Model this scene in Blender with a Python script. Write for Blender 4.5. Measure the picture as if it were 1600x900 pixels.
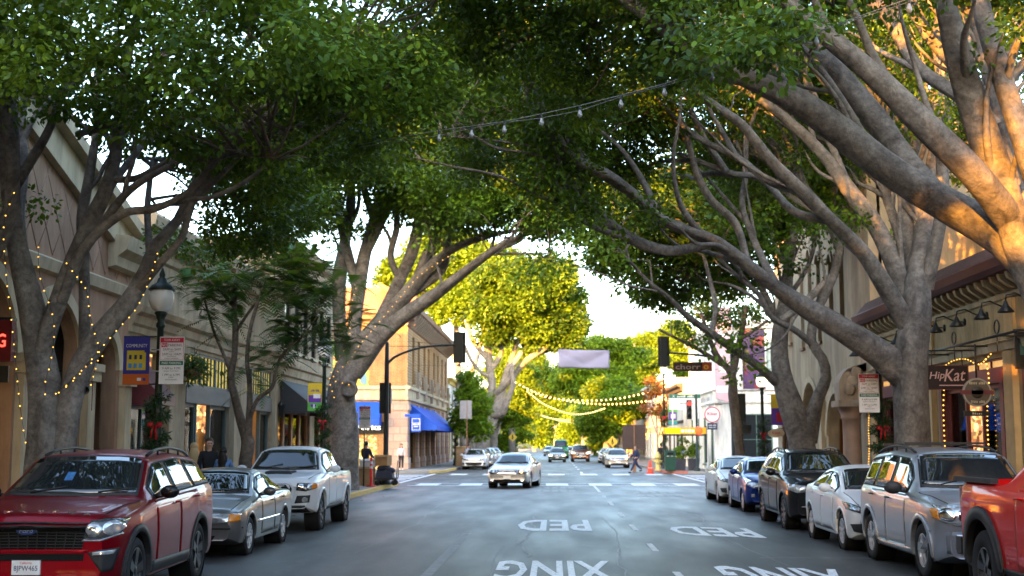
import bpy, bmesh, math, random
import numpy as np
from mathutils import Vector, Matrix
from mathutils.bvhtree import BVHTree
for _o in list(bpy.data.objects): bpy.data.objects.remove(_o)
R = math.radians
scene = bpy.context.scene
COL = scene.collection

# ------------------------------------------------------------------ camera, sky, sun, exposure
PITCH, YAW, CAMH = R(6.928), R(1.848), 1.85
cam_d = bpy.data.cameras.new('camera')
cam = bpy.data.objects.new('camera', cam_d); COL.objects.link(cam)
cam.location = (0, 0, CAMH); cam.rotation_euler = (math.pi/2 + PITCH, 0, YAW)
cam_d.sensor_width = 36; cam_d.lens = 45; cam_d.clip_start = 0.1; cam_d.clip_end = 3000
cam_d.dof.use_dof = True; cam_d.dof.focus_distance = 17.0; cam_d.dof.aperture_fstop = 2.2
scene.camera = cam
SUN_EL, SUN_AZ = R(11), R(24)       # low sun, behind the camera and a little to its left (angle from the street axis)
sun_dir = Vector((math.sin(SUN_AZ)*math.cos(SUN_EL), math.cos(SUN_AZ)*math.cos(SUN_EL), -math.sin(SUN_EL)))  # travel of light
world = bpy.data.worlds.new("World"); scene.world = world; world.use_nodes = True
wn = world.node_tree; bg = wn.nodes['Background']
sky = wn.nodes.new('ShaderNodeTexSky'); sky.sky_type = 'NISHITA'; sky.sun_disc = False
sky.sun_elevation = SUN_EL
sky.sun_rotation = math.atan2(-sun_dir.x, -sun_dir.y)      # azimuth of the sun, clockwise from +Y
sky.air_density = 1.0; sky.dust_density = 2.0; sky.ozone_density = 1.0
wn.links.new(sky.outputs[0], bg.inputs[0]); bg.inputs[1].default_value = 0.15
sun_l = bpy.data.lights.new('sun', 'SUN'); sun_l.energy = 5.0; sun_l.angle = R(0.5); sun_l.color = (1.0, 0.40, 0.045)
sun_o = bpy.data.objects.new('sun', sun_l); COL.objects.link(sun_o)
sun_o.rotation_euler = sun_dir.to_track_quat('-Z', 'Y').to_euler(); sun_o.location = (-20, -60, 40)
vs = scene.view_settings
vs.view_transform = 'Standard'; vs.look = 'None'; vs.gamma = 1; vs.use_curve_mapping = False
vs.exposure = 3.4
scene.render.engine = 'CYCLES'
cy = scene.cycles
cy.max_bounces = 7; cy.diffuse_bounces = 4; cy.glossy_bounces = 3; cy.transmission_bounces = 4; cy.transparent_max_bounces = 10
cy.sample_clamp_indirect = 6; cy.caustics_reflective = False; cy.caustics_refractive = False

# ------------------------------------------------------------------ helpers
CM = (Matrix.Rotation(YAW, 3, 'Z') @ Matrix.Rotation(math.pi/2 + PITCH, 3, 'X'))
CAMP = Vector((0, 0, CAMH))
def ray(px, py): return CM @ Vector(((px-800)/2000, -(py-450)/2000, -1))
def at(px, py, Y):                       # the point at depth Y seen at a pixel of the photograph
    d = ray(px, py); return CAMP + d*(Y/d.y)
def onx(px, py, X):
    d = ray(px, py); return CAMP + d*(X/d.x)
rnd = random.Random(7)
MATS = {}
def nt(m):
    m.use_nodes = True; return m.node_tree.nodes, m.node_tree.links
def mat(name, col, rough=.6, metal=0, var=.14, scale=5, bump=0., bscale=40, coat=0, emit=0, ecol=None, spec=.28, stain=0, brick=None, stretch=None):
    if name in MATS: return MATS[name]
    m = bpy.data.materials.new(name); n, l = nt(m); b = n['Principled BSDF']
    tc = n.new('ShaderNodeTexCoord'); src = tc.outputs['Object']
    if stretch:
        mp = n.new('ShaderNodeMapping'); mp.inputs['Scale'].default_value = stretch; l.new(src, mp.inputs[0]); src = mp.outputs[0]
    nz = n.new('ShaderNodeTexNoise'); nz.inputs['Scale'].default_value = scale; nz.inputs['Detail'].default_value = 5
    l.new(src, nz.inputs['Vector'])
    mx = n.new('ShaderNodeMix'); mx.data_type = 'RGBA'
    c = list(col)[:3]
    mx.inputs[6].default_value = [max(0, x*(1-var*1.6)) for x in c]+[1]; mx.inputs[7].default_value = [min(1, x*(1+var*1.6)) for x in c]+[1]
    l.new(nz.outputs[0], mx.inputs[0]); cout = mx.outputs[2]
    if brick:                            # (brick width, row height, mortar colour)
        bt = n.new('ShaderNodeTexBrick'); bt.inputs['Scale'].default_value = 1
        bt.inputs['Brick Width'].default_value = brick[0]; bt.inputs['Row Height'].default_value = brick[1]; bt.inputs['Mortar Size'].default_value = brick[1]*.08
        mp2 = n.new('ShaderNodeMapping'); mp2.inputs['Rotation'].default_value = brick[3]; l.new(tc.outputs['Object'], mp2.inputs[0]); l.new(mp2.outputs[0], bt.inputs[0])
        l.new(cout, bt.inputs['Color1']); 
        m2 = n.new('ShaderNodeMix'); m2.data_type = 'RGBA'; m2.blend_type = 'MULTIPLY'; m2.inputs[0].default_value = 1; m2.inputs[7].default_value = (.82, .78, .76, 1)
        l.new(cout, m2.inputs[6]); l.new(m2.outputs[2], bt.inputs['Color2']); bt.inputs['Mortar'].default_value = list(brick[2])+[1]
        cout = bt.outputs[0]
    if stain:                            # rain streaks, soot and patched plaster
        sp_ = n.new('ShaderNodeMapping'); sp_.inputs['Scale'].default_value = (1.6, 1.6, .28); l.new(tc.outputs['Object'], sp_.inputs[0])
        sn = n.new('ShaderNodeTexNoise'); sn.inputs['Scale'].default_value = 1.3; sn.inputs['Detail'].default_value = 8; sn.inputs['Roughness'].default_value = .68; l.new(sp_.outputs[0], sn.inputs[0])
        sr = n.new('ShaderNodeValToRGB'); e_ = sr.color_ramp.elements; e_[0].position = .34; e_[0].color = (1-stain, 1-stain*1.05, 1-stain*1.1, 1); e_[1].position = .62; e_[1].color = (1.06, 1.04, 1.0, 1); l.new(sn.outputs[0], sr.inputs[0])
        sm_ = n.new('ShaderNodeMix'); sm_.data_type = 'RGBA'; sm_.blend_type = 'MULTIPLY'; sm_.inputs[0].default_value = 1; l.new(cout, sm_.inputs[6]); l.new(sr.outputs[0], sm_.inputs[7]); cout = sm_.outputs[2]
    l.new(cout, b.inputs['Base Color'])
    b.inputs['Roughness'].default_value = rough; b.inputs['Metallic'].default_value = metal
    b.inputs['Coat Weight'].default_value = coat; b.inputs['Coat Roughness'].default_value = .03
    b.inputs['Specular IOR Level'].default_value = spec
    if bump:
        nb = n.new('ShaderNodeTexNoise'); nb.inputs['Scale'].default_value = bscale; nb.inputs['Detail'].default_value = 6
        l.new(src, nb.inputs['Vector']); bp = n.new('ShaderNodeBump'); bp.inputs['Strength'].default_value = bump; bp.inputs['Distance'].default_value = .03
        l.new(nb.outputs[0], bp.inputs['Height']); l.new(bp.outputs[0], b.inputs['Normal'])
    if emit:
        b.inputs['Emission Color'].default_value = list(ecol or col)[:3]+[1]; b.inputs['Emission Strength'].default_value = emit
    MATS[name] = m; return m

def tag(o, label=None, cat=None, group=None, kind=None):
    if label: o['label'] = label
    if cat: o['category'] = cat
    if group: o['group'] = group
    if kind: o['kind'] = kind
    return o
def thing(name, label, cat, loc=(0, 0, 0), rz=0, group=None):
    o = bpy.data.objects.new(name, None); COL.objects.link(o); o.location = loc; o.rotation_euler = (0, 0, rz)
    o.empty_display_size = .2
    return tag(o, label, cat, group)
def link(name, me, m, parent=None):
    o = bpy.data.objects.new(name, me); COL.objects.link(o)
    if m and not me.materials: me.materials.append(m)
    if parent: o.parent = parent
    return o
def np_mesh(name, V, Fq, smooth=False):
    me = bpy.data.meshes.new(name); V = np.asarray(V, np.float32); Fq = np.asarray(Fq, np.int32)
    k = Fq.shape[1]; nf = len(Fq)
    me.vertices.add(len(V)); me.vertices.foreach_set('co', V.ravel())
    me.loops.add(nf*k); me.loops.foreach_set('vertex_index', Fq.ravel())
    me.polygons.add(nf); me.polygons.foreach_set('loop_start', np.arange(0, nf*k, k, dtype=np.int32))
    me.polygons.foreach_set('loop_total', np.full(nf, k, np.int32))
    if smooth: me.polygons.foreach_set('use_smooth', np.ones(nf, bool))
    me.update(calc_edges=True); return me
class MB:
    """collects shapes, then links them as ONE mesh object"""
    def __init__(s): s.v = []; s.f = []; s.sm = []
    def add(s, vs, fs, smooth=False):
        k = len(s.v); s.v += [tuple(p) for p in vs]; s.f += [tuple(i+k for i in f) for f in fs]; s.sm += [smooth]*len(fs); return s
    def hexa(s, p):
        return s.add(p, [(0,3,2,1),(4,5,6,7),(0,1,5,4),(1,2,6,5),(2,3,7,6),(3,0,4,7)])
    def box(s, x0, x1, y0, y1, z0, z1):
        return s.hexa([(x0,y0,z0),(x1,y0,z0),(x1,y1,z0),(x0,y1,z0),(x0,y0,z1),(x1,y0,z1),(x1,y1,z1),(x0,y1,z1)])
    def obox(s, c, ax, h):
        c = Vector(c); X, Y, Z = [Vector(a)*k for a, k in zip(ax, h)]
        return s.hexa([c-X-Y-Z, c+X-Y-Z, c+X+Y-Z, c-X+Y-Z, c-X-Y+Z, c+X-Y+Z, c+X+Y+Z, c-X+Y+Z])
    def tube(s, pts, rad, n=8, caps=True):
        pts = [Vector(p) for p in pts]
        if not hasattr(rad, '__len__'): rad = [rad]*len(pts)
        V = []; F = []; up = None
        for i, p in enumerate(pts):
            t = (pts[min(i+1, len(pts)-1)]-pts[max(i-1, 0)]).normalized()
            if up is None: up = Vector((0,0,1)) if abs(t.z) < .9 else Vector((1,0,0))
            a = t.cross(up)
            if a.length < 1e-4: a = t.cross(Vector((0,1,0)))
            a.normalize(); b = a.cross(t).normalized(); up = b
            for k in range(n):
                q = 2*math.pi*k/n; V.append(p+(a*math.cos(q)+b*math.sin(q))*rad[i])
        for i in range(len(pts)-1):
            for k in range(n):
                k2 = (k+1) % n; F.append((i*n+k, i*n+k2, (i+1)*n+k2, (i+1)*n+k))
        s.add(V, F, True)
        if caps:
            k0 = len(s.v)-len(V)
            s.f += [tuple(k0+k for k in range(n)), tuple(k0+(len(pts)-1)*n+k for k in reversed(range(n)))]; s.sm += [False, False]
        return s
    def lathe(s, prof, n=16, c=(0,0,0), axis='z', smooth=True):
        V = []; F = []
        for r, z in prof:
            for k in range(n):
                q = 2*math.pi*k/n; a, b = r*math.cos(q), r*math.sin(q)
                p = (a, b, z) if axis == 'z' else ((z, a, b) if axis == 'x' else (a, z, b))
                V.append((p[0]+c[0], p[1]+c[1], p[2]+c[2]))
        for i in range(len(prof)-1):
            for k in range(n):
                k2 = (k+1) % n; F.append((i*n+k, i*n+k2, (i+1)*n+k2, (i+1)*n+k))
        return s.add(V, F, smooth)
    def ball(s, c, r, n=10, sq=(1,1,1)):
        V = []; F = []; m = max(4, n//2)
        for i in range(m+1):
            a = math.pi*i/m
            for k in range(n):
                q = 2*math.pi*k/n
                V.append((c[0]+r*sq[0]*math.sin(a)*math.cos(q), c[1]+r*sq[1]*math.sin(a)*math.sin(q), c[2]+r*sq[2]*math.cos(a)))
        for i in range(m):
            for k in range(n):
                k2 = (k+1) % n; F.append((i*n+k, (i+1)*n+k, (i+1)*n+k2, i*n+k2))
        return s.add(V, F, True)
    def mesh(s, name, recalc=True):
        me = bpy.data.meshes.new(name); me.from_pydata(s.v, [], s.f)
        me.polygons.foreach_set('use_smooth', s.sm)
        if recalc:
            bm = bmesh.new(); bm.from_mesh(me); bmesh.ops.recalc_face_normals(bm, faces=bm.faces); bm.to_mesh(me); bm.free()
        me.update(); return me
    def build(s, name, m, parent=None):
        return link(name, s.mesh(name), m, parent)
class Fr:
    """a facade frame: u along the wall, z up, d outward"""
    def __init__(s, o, u, n): s.o = Vector(o); s.u = Vector(u).normalized(); s.n = Vector(n).normalized()
    def p(s, u, z, d=0): return s.o + s.u*u + s.n*d + Vector((0,0,z))
    def box(s, mb, u0, u1, z0, z1, d0, d1):
        P = s.p
        return mb.hexa([P(u0,z0,d0),P(u1,z0,d0),P(u1,z0,d1),P(u0,z0,d1),P(u0,z1,d0),P(u1,z1,d0),P(u1,z1,d1),P(u0,z1,d1)])
    def prism(s, mb, prof, u0, u1):      # profile (d,z) swept along u
        n = len(prof); V = [s.p(u0, z, d) for d, z in prof]+[s.p(u1, z, d) for d, z in prof]
        F = [(i, (i+1) % n, n+(i+1) % n, n+i) for i in range(n)]+[tuple(range(n))[::-1], tuple(range(n, 2*n))]
        return mb.add(V, F)
    def poly(s, mb, pts, d0, d1):        # outline (u,z) given thickness
        n = len(pts); V = [s.p(u, z, d0) for u, z in pts]+[s.p(u, z, d1) for u, z in pts]
        F = [(i, (i+1) % n, n+(i+1) % n, n+i) for i in range(n)]+[tuple(range(n))[::-1], tuple(range(n, 2*n))]
        return mb.add(V, F)
    def wall(s, mb, u0, u1, z0, z1, holes, depth=.3):
        us = sorted({u0, u1, *[h[0] for h in holes], *[h[1] for h in holes]}); zs = sorted({z0, z1, *[h[2] for h in holes], *[h[3] for h in holes]})
        us = [u for u in us if u0-1e-6 <= u <= u1+1e-6]; zs = [z for z in zs if z0-1e-6 <= z <= z1+1e-6]
        def solid(i, j):
            if i < 0 or j < 0 or i >= len(us)-1 or j >= len(zs)-1: return False
            u, z = (us[i]+us[i+1])/2, (zs[j]+zs[j+1])/2
            return not any(h[0] < u < h[1] and h[2] < z < h[3] for h in holes)
        for i in range(len(us)-1):
            for j in range(len(zs)-1):
                if not solid(i, j): continue
                a, b, c, d = us[i], us[i+1], zs[j], zs[j+1]
                mb.add([s.p(a,c), s.p(b,c), s.p(b,d), s.p(a,d)], [(0,1,2,3)])
                for (q, e) in (((i-1,j), ((a,c),(a,d))), ((i+1,j), ((b,d),(b,c))), ((i,j-1), ((b,c),(a,c))), ((i,j+1), ((a,d),(b,d)))):
                    if not solid(*q):
                        mb.add([s.p(*e[0],0), s.p(*e[1],0), s.p(*e[1],-depth), s.p(*e[0],-depth)], [(0,1,2,3)])
        return mb
def copy_tree(o, parent=None):
    c = o.copy(); COL.objects.link(c); c.parent = parent
    for ch in list(o.children): copy_tree(ch, c)
    return c
DG = bpy.context.evaluated_depsgraph_get
# text: every string used in the scene is turned into a mesh once (built-in font)
_TX = {}
def txt_mesh(s, ext=.004, bold=0.0):
    k = (s, ext, bold)
    if k not in _TX:
        cu = bpy.data.curves.new('text', 'FONT'); cu.body = s; cu.size = 1; cu.align_x = 'CENTER'; cu.align_y = 'CENTER'
        cu.extrude = ext; cu.resolution_u = 2; cu.offset = bold
        o = bpy.data.objects.new('text', cu); COL.objects.link(o); dg = DG(); dg.update()
        me = bpy.data.meshes.new_from_object(o.evaluated_get(dg)); bpy.data.objects.remove(o); _TX[k] = me
    return _TX[k]
def text(s, c, ux, uz, h, m, parent=None, name='lettering', w=None, bold=0., ext=.004):
    """lettering centred at c; ux = reading direction, uz = up direction of the letters; h = cap height; w = fitted width"""
    if s[0] == '~':                      # lettering too small or blurred to read in the photograph: uneven word-like strokes
        n = int(s[1:]); ux, uz = Vector(ux).normalized(), Vector(uz).normalized(); w = w or h*4; nn = ux.cross(uz); g = random.Random(len(_TX)+n*7+int(h*1000)); mb = MB(); k = 0
        m_ = max(4, int(n*5)); st = w/m_
        for i in range(m_):
            if i % 6 == 5: continue
            hh = h*g.uniform(.62, 1.0); mb.obox(Vector(c)+ux*(-w/2+(i+.5)*st)-uz*(h-hh)*.5+nn*ext*.5, (ux, uz, nn), (st*g.uniform(.26, .40), hh/2, ext))
        return tag(mb.build(name, m, parent), kind='stuff')
    src = txt_mesh(s, .004, bold); me = src.copy(); n = len(me.vertices); V = np.empty(n*3, np.float32); me.vertices.foreach_get('co', V); V = V.reshape(-1, 3)
    lo, hi = V.min(0), V.max(0); V = V-(lo+hi)/2
    sy = h/(hi[1]-lo[1]); sx = (w/(hi[0]-lo[0])) if w else sy
    ux, uz = np.array(Vector(ux).normalized()), np.array(Vector(uz).normalized()); nn = np.cross(ux, uz)
    W = V[:, :1]*sx*ux + V[:, 1:2]*sy*uz + V[:, 2:3]*(ext/.004)*nn + np.array(c)
    me.vertices.foreach_set('co', W.astype(np.float32).ravel()); me.materials.clear(); me.update()
    return link(name, me, m, parent)

# ------------------------------------------------------------------ materials
def asphalt():
    m = bpy.data.materials.new('asphalt'); n, l = nt(m); b = n['Principled BSDF']; tc = n.new('ShaderNodeTexCoord'); O = tc.outputs['Object']
    def noise(sc, st=(1,1,1), det=6):
        mp = n.new('ShaderNodeMapping'); mp.inputs['Scale'].default_value = st; l.new(O, mp.inputs[0])
        z = n.new('ShaderNodeTexNoise'); z.inputs['Scale'].default_value = sc; z.inputs['Detail'].default_value = det; l.new(mp.outputs[0], z.inputs[0]); return z.outputs[0]
    def ramp(f, stops):
        r = n.new('ShaderNodeValToRGB'); e = r.color_ramp.elements
        while len(e) < len(stops): e.new(.5)
        for k, (p, c) in enumerate(stops): e[k].position = p; e[k].color = (c*.86, c*.85, c*.84, 1)
        l.new(f, r.inputs[0]); return r.outputs[0]
    base = ramp(noise(.9, (1, .06, 1)), [(.34, .038), (.5, .047), (.66, .064)])          # worn lanes, drawn out along the street
    fine = ramp(noise(60, det=3), [(.3, .45), (.7, 1.6)])
    patch = ramp(noise(.22, (1, .5, 1), 2), [(.42, .88), (.5, 1.04), (.6, 1.10)])
    def mul(a, c):
        x = n.new('ShaderNodeMix'); x.data_type = 'RGBA'; x.blend_type = 'MULTIPLY'; x.inputs[0].default_value = 1; l.new(a, x.inputs[6]); l.new(c, x.inputs[7]); return x.outputs[2]
    c = mul(mul(base, fine), patch)
    vo = n.new('ShaderNodeTexVoronoi'); vo.feature = 'DISTANCE_TO_EDGE'; vo.inputs['Scale'].default_value = .28
    mp = n.new('ShaderNodeMapping'); l.new(O, mp.inputs[0]); dn = n.new('ShaderNodeTexNoise'); dn.inputs['Scale'].default_value = 1.2; dn.inputs['Detail'].default_value = 6; l.new(O, dn.inputs[0])
    ad = n.new('ShaderNodeMix'); ad.data_type = 'RGBA'; ad.blend_type = 'LINEAR_LIGHT'; ad.inputs[0].default_value = .9; l.new(mp.outputs[0], ad.inputs[6]); l.new(dn.outputs[1], ad.inputs[7]); l.new(ad.outputs[2], vo.inputs[0])
    cr = ramp(vo.outputs[0], [(0.0, 1.9), (.005, 1.8), (.010, 1.0)])
    l.new(mul(c, cr), b.inputs['Base Color'])
    rr = ramp(noise(1.1, (1, .2, 1)), [(.3, .5), (.7, .68)]); l.new(rr, b.inputs['Roughness'])
    bp = n.new('ShaderNodeBump'); bp.inputs['Strength'].default_value = .35; bp.inputs['Distance'].default_value = .01; l.new(noise(90, det=2), bp.inputs['Height']); l.new(bp.outputs[0], b.inputs['Normal'])
    MATS['asphalt'] = m; return m
M_asph = asphalt()
def paint_worn():
    m = bpy.data.materials.new('road_paint'); n, l = nt(m); b = n['Principled BSDF']; tc = n.new('ShaderNodeTexCoord')
    z = n.new('ShaderNodeTexNoise'); z.inputs['Scale'].default_value = 14; z.inputs['Detail'].default_value = 7; z.inputs['Roughness'].default_value = .75; l.new(tc.outputs['Object'], z.inputs[0])
    r = n.new('ShaderNodeValToRGB'); r.color_ramp.elements[0].position = .36; r.color_ramp.elements[0].color = (.10, .10, .11, 1); r.color_ramp.elements[1].position = .47; r.color_ramp.elements[1].color = (.70, .70, .70, 1)
    l.new(z.outputs[0], r.inputs[0]); l.new(r.outputs[0], b.inputs['Base Color']); b.inputs['Roughness'].default_value = .6; MATS['road_paint'] = m; return m
M_paint = paint_worn()
def glass(name, tint=(.8,.85,.85), base=.0):
    m = bpy.data.materials.new(name); n, l = nt(m); n.remove(n['Principled BSDF'])
    tr = n.new('ShaderNodeBsdfTransparent'); tr.inputs[0].default_value = (*tint, 1); gl = n.new('ShaderNodeBsdfGlossy'); gl.inputs['Roughness'].default_value = .02
    fr = n.new('ShaderNodeFresnel'); fr.inputs[0].default_value = 1.5; mx = n.new('ShaderNodeMixShader')
    l.new(fr.outputs[0], mx.inputs[0]); l.new(tr.outputs[0], mx.inputs[1]); l.new(gl.outputs[0], mx.inputs[2]); l.new(mx.outputs[0], n['Material Output'].inputs[0]); MATS[name] = m; return m
M_shopglass = glass('shop_glass', (.85,.88,.86))
M_darkglass = mat('dark_glass', (.018,.021,.024), rough=.03, var=.05, spec=.7)
def mosaic(name, cols, scale, strength, stretch=(1,1,1), dark=.25):
    """lit shop interior seen through its window: shelves and goods, warm lamp light"""
    m = bpy.data.materials.new(name); n, l = nt(m); b = n['Principled BSDF']; tc = n.new('ShaderNodeTexCoord'); mp = n.new('ShaderNodeMapping'); mp.inputs['Scale'].default_value = stretch
    l.new(tc.outputs['Object'], mp.inputs[0]); v = n.new('ShaderNodeTexVoronoi'); v.distance = 'CHEBYCHEV'; v.inputs['Scale'].default_value = scale; l.new(mp.outputs[0], v.inputs[0])
    sp = n.new('ShaderNodeSeparateColor'); l.new(v.outputs['Color'], sp.inputs[0]); r = n.new('ShaderNodeValToRGB'); r.color_ramp.interpolation = 'CONSTANT'; e = r.color_ramp.elements
    while len(e) < len(cols): e.new(.5)
    for k, c in enumerate(cols): e[k].position = k/len(cols); e[k].color = (*c, 1)
    l.new(sp.outputs[0], r.inputs[0]); l.new(r.outputs[0], b.inputs['Base Color']); l.new(r.outputs[0], b.inputs['Emission Color']); b.inputs['Emission Strength'].default_value = strength; b.inputs['Roughness'].default_value = .7
    MATS[name] = m; return m
WARM = [(.9,.55,.18),(.35,.13,.05),(.75,.36,.1),(.12,.06,.03),(1,.75,.35),(.5,.2,.08),(.25,.16,.07),(.8,.3,.12)]
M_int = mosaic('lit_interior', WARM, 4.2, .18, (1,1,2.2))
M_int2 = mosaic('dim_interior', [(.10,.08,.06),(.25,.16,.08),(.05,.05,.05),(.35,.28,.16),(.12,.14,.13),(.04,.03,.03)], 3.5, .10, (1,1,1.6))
M_intb = mosaic('bright_store_interior', [(1,.5,.1),(.9,.7,.3),(.7,.2,.08),(.3,.3,.1),(1,.8,.45),(.6,.25,.1),(.9,.35,.08)], 6, .22, (1,1,1.6))
EMI = lambda name, c, s: mat(name, c, emit=s, var=0)
M_bulb = EMI('warm_bulb', (1,.50,.08), .30)
M_black = mat('black_metal', (.015,.016,.017), .4, var=.3)
M_white = mat('white_paint', (.74,.74,.72), .5)
M_conc = mat('concrete', (.26,.245,.225), .85, bump=.3, brick=(1.5, 1.5, (.16,.15,.14), (0,0,0)))
M_kerb = mat('kerb_concrete', (.28,.27,.25), .85, bump=.3)

# ------------------------------------------------------------------ ground, road, pavements
XK, XF = 6.9, 9.9                      # kerb line, facade line
mb = MB(); mb.add([(-1500,-1500,-.03),(1500,-1500,-.03),(1500,2500,-.03),(-1500,2500,-.03)], [(0,1,2,3)])
tag(mb.build('ground', mat('earth', (.09,.08,.06), .9, bump=.3)), kind='structure')
mb = MB(); mb.add([(-XK-.4,-120,0),(XK+.4,-120,0),(XK+.4,520,0),(-XK-.4,520,0)], [(0,1,2,3)]); tag(mb.build('road', M_asph), kind='structure')
mb = MB(); mb.add([(-200,60.5,-.006),(200,60.5,-.006),(200,80,-.006),(-200,80,-.006)], [(0,1,2,3)])
tag(mb.build('cross_street', mat('cross_asphalt', (.075,.076,.08), .5, bump=.3, bscale=60)), kind='structure')
def pave(x_k, x_f, y0, y1, corner0, corner1, rad=3.2):
    s = 1 if x_k > 0 else -1
    a = abs(x_k); out = []
    def arc(cx, cy, t0, t1):
        for k in range(9):
            t = t0+(t1-t0)*k/8; out.append((cx+rad*math.cos(t), cy+rad*math.sin(t)))
    if corner0: arc(a+rad, y0+rad, -math.pi/2, -math.pi)
    else: out.append((a, y0))
    if corner1: arc(a+rad, y1-rad, math.pi, math.pi/2)
    else: out.append((a, y1))
    edge = [(s*x, y) for x, y in out]
    inner = []
    for i, (x, y) in enumerate(edge):
        p0, p1 = edge[max(0, i-1)], edge[min(len(edge)-1, i+1)]; t = Vector((p1[0]-p0[0], p1[1]-p0[1])).normalized(); nrm = Vector((t.y, -t.x))*(1 if s > 0 else -1)
        inner.append((x+nrm.x*.16, y+nrm.y*.16))
    far = 60
    poly = [(*p, .14) for p in inner]+[(s*far, inner[-1][1], .14), (s*far, inner[0][1], .14)]
    m1 = MB(); n = len(poly); m1.add(poly+[(p[0], p[1], -.02) for p in poly], [tuple(range(n)), *[(i, (i+1) % n, n+(i+1) % n, n+i) for i in range(n)]])
    tag(m1.build('pavement', M_conc), kind='structure')
    pts = edge+[(s*far, edge[-1][1])] if corner1 else edge
    pin = inner+[(s*far, inner[-1][1])] if corner1 else inner
    if corner0: pts = [(s*far, edge[0][1])]+pts; pin = [(s*far, inner[0][1])]+pin
    m2 = MB()
    for i in range(len(pts)-1):
        a0, a1, b0, b1 = pts[i], pts[i+1], pin[i], pin[i+1]
        m2.hexa([(*a0,-.02),(*a1,-.02),(*b1,-.02),(*b0,-.02),(*a0,.146),(*a1,.146),(*b1,.146),(*b0,.146)])
    kb = tag(m2.build('kerb', M_kerb), kind='structure')
    return edge
def painted_kerb(pts, m, s):
    m3 = MB()
    for i in range(len(pts)-1):
        (x0, y0), (x1, y1) = pts[i], pts[i+1]; t = Vector((x1-x0, y1-y0)).normalized(); n = Vector((t.y, -t.x))*s
        o = -n*.004; i_ = n*.158
        m3.hexa([(x0+o.x,y0+o.y,.0),(x1+o.x,y1+o.y,.0),(x1+i_.x,y1+i_.y,.0),(x0+i_.x,y0+i_.y,.0),(x0+o.x,y0+o.y,.15),(x1+o.x,y1+o.y,.15),(x1+i_.x,y1+i_.y,.15),(x0+i_.x,y0+i_.y,.15)])
    return tag(m3.build('kerb_paint', m), kind='structure')
M_ky = mat('yellow_kerb_paint', (.55,.36,.10), .7, var=.3, scale=9); M_kr = mat('red_kerb_paint', (.42,.13,.09), .7, var=.3, scale=9)
e1 = pave(-XK, -XF, -90, 60.5, False, True); e2 = pave(XK, XF, -90, 60.5, False, True)
e3 = pave(-XK, -XF, 80, 420, True, False); e4 = pave(XK, XF, 80, 420, True, False)
painted_kerb([(-XK, 42), (-XK, 57.2)], M_ky, -1); painted_kerb(e1[1:6], M_kr, -1)
painted_kerb(e3[4:9]+[(-XK, 92)], M_ky, -1); painted_kerb(e4[3:9]+[(XK, 97)], M_kr, 1)
# markings
ZP = .004
def strip(pts4, name='road_marking', m=None):
    q = MB(); q.add([(x, y, ZP) for x, y in pts4], [(0,1,2,3)]); return tag(q.build(name, m or M_paint), kind='structure')
def rect(x0, x1, y0, y1, **k): return strip([(x0,y0),(x1,y0),(x1,y1),(x0,y1)], **k)
rect(-6.5, 6.7, 57.0, 57.3); rect(-6.5, 6.7, 60.2, 60.45)
for k in range(7): rect(-6.2+k*1.95, -5.2+k*1.95, 57.5, 60.1, name='crosswalk_bar')
rect(-6.7, 6.7, 76.2, 76.45); rect(-6.7, 6.7, 79.2, 79.45)
for k in range(7): rect(-6.2+k*1.95, -5.2+k*1.95, 76.6, 79.0, name='crosswalk_bar')
for s in (-1, 1):
    for k in range(5):
        x0 = 7.6 if s > 0 else -10.6
        rect(x0, x0+3.0, 62.2+k*3.2, 63.6+k*3.2, name='crosswalk_bar')
    rect(7.2 if s > 0 else -7.4, 7.4 if s > 0 else -7.2, 61, 79.5)
M_dash = mat('worn_dash_paint', (.46,.46,.46), .6, var=.4, scale=9)
# lane line (dashes on the right, long line on the left), stop-bar remnants
for y0, y1 in ((18.2,19.0),(22.6,24.3),(27.9,29.9),(33.2,35.0),(39.3,41.5),(44.5,46.5),(49.5,56.8)):
    rect(1.71, 1.82, y0, y1, m=M_dash)
rect(1.70, 1.84, 80.5, 84.5); 
for k in range(12): rect(1.70, 1.84, 92+k*9, 94.5+k*9)
for k in range(18): rect(-1.92, -1.80, 82+k*9, 84+k*9)
rect(-1.88, -1.72, 9, 27, m=mat('worn_line', (.17,.17,.172), .6, var=.4, scale=6))
for x, y, w in ((4.3, 21.3, 1.9), (-4.5, 31.5, 1.3), (3.6, 31.2, 1.0)): rect(x-w/2, x+w/2, y, y+.09, m=MATS['worn_line'], name='stall_mark')
def road_text(s, x0, x1, y0, y1, drop=0):
    o = text(s, ((x0+x1)/2, (y0+y1)/2, .006), (-(x1-x0),drop,0), (0,-1,0), y1-y0, M_paint, None, 'road_lettering', w=math.hypot(x1-x0, drop), bold=.022, ext=.0012)
    return tag(o, kind='structure')
road_text('XING', -.86, .86, 17.75, 20.7); road_text('PED', -.82, .82, 27.7, 31.6)
road_text('XING', 2.40, 4.15, 17.0, 19.7, .5); road_text('PED', 2.5, 4.2, 26.2, 29.0, .9)
for k in range(2):
    for j in range(5): rect(-.75+j*.34, -.52+j*.34, 50.3+k*3.4, 51.9+k*3.4, m=MATS['worn_line'], name='worn_lettering')
    for j in range(5): rect(3.0+j*.34, 3.23+j*.34, 45.3+k*3.4, 46.9+k*3.4, m=MATS['worn_line'], name='worn_lettering')

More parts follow.
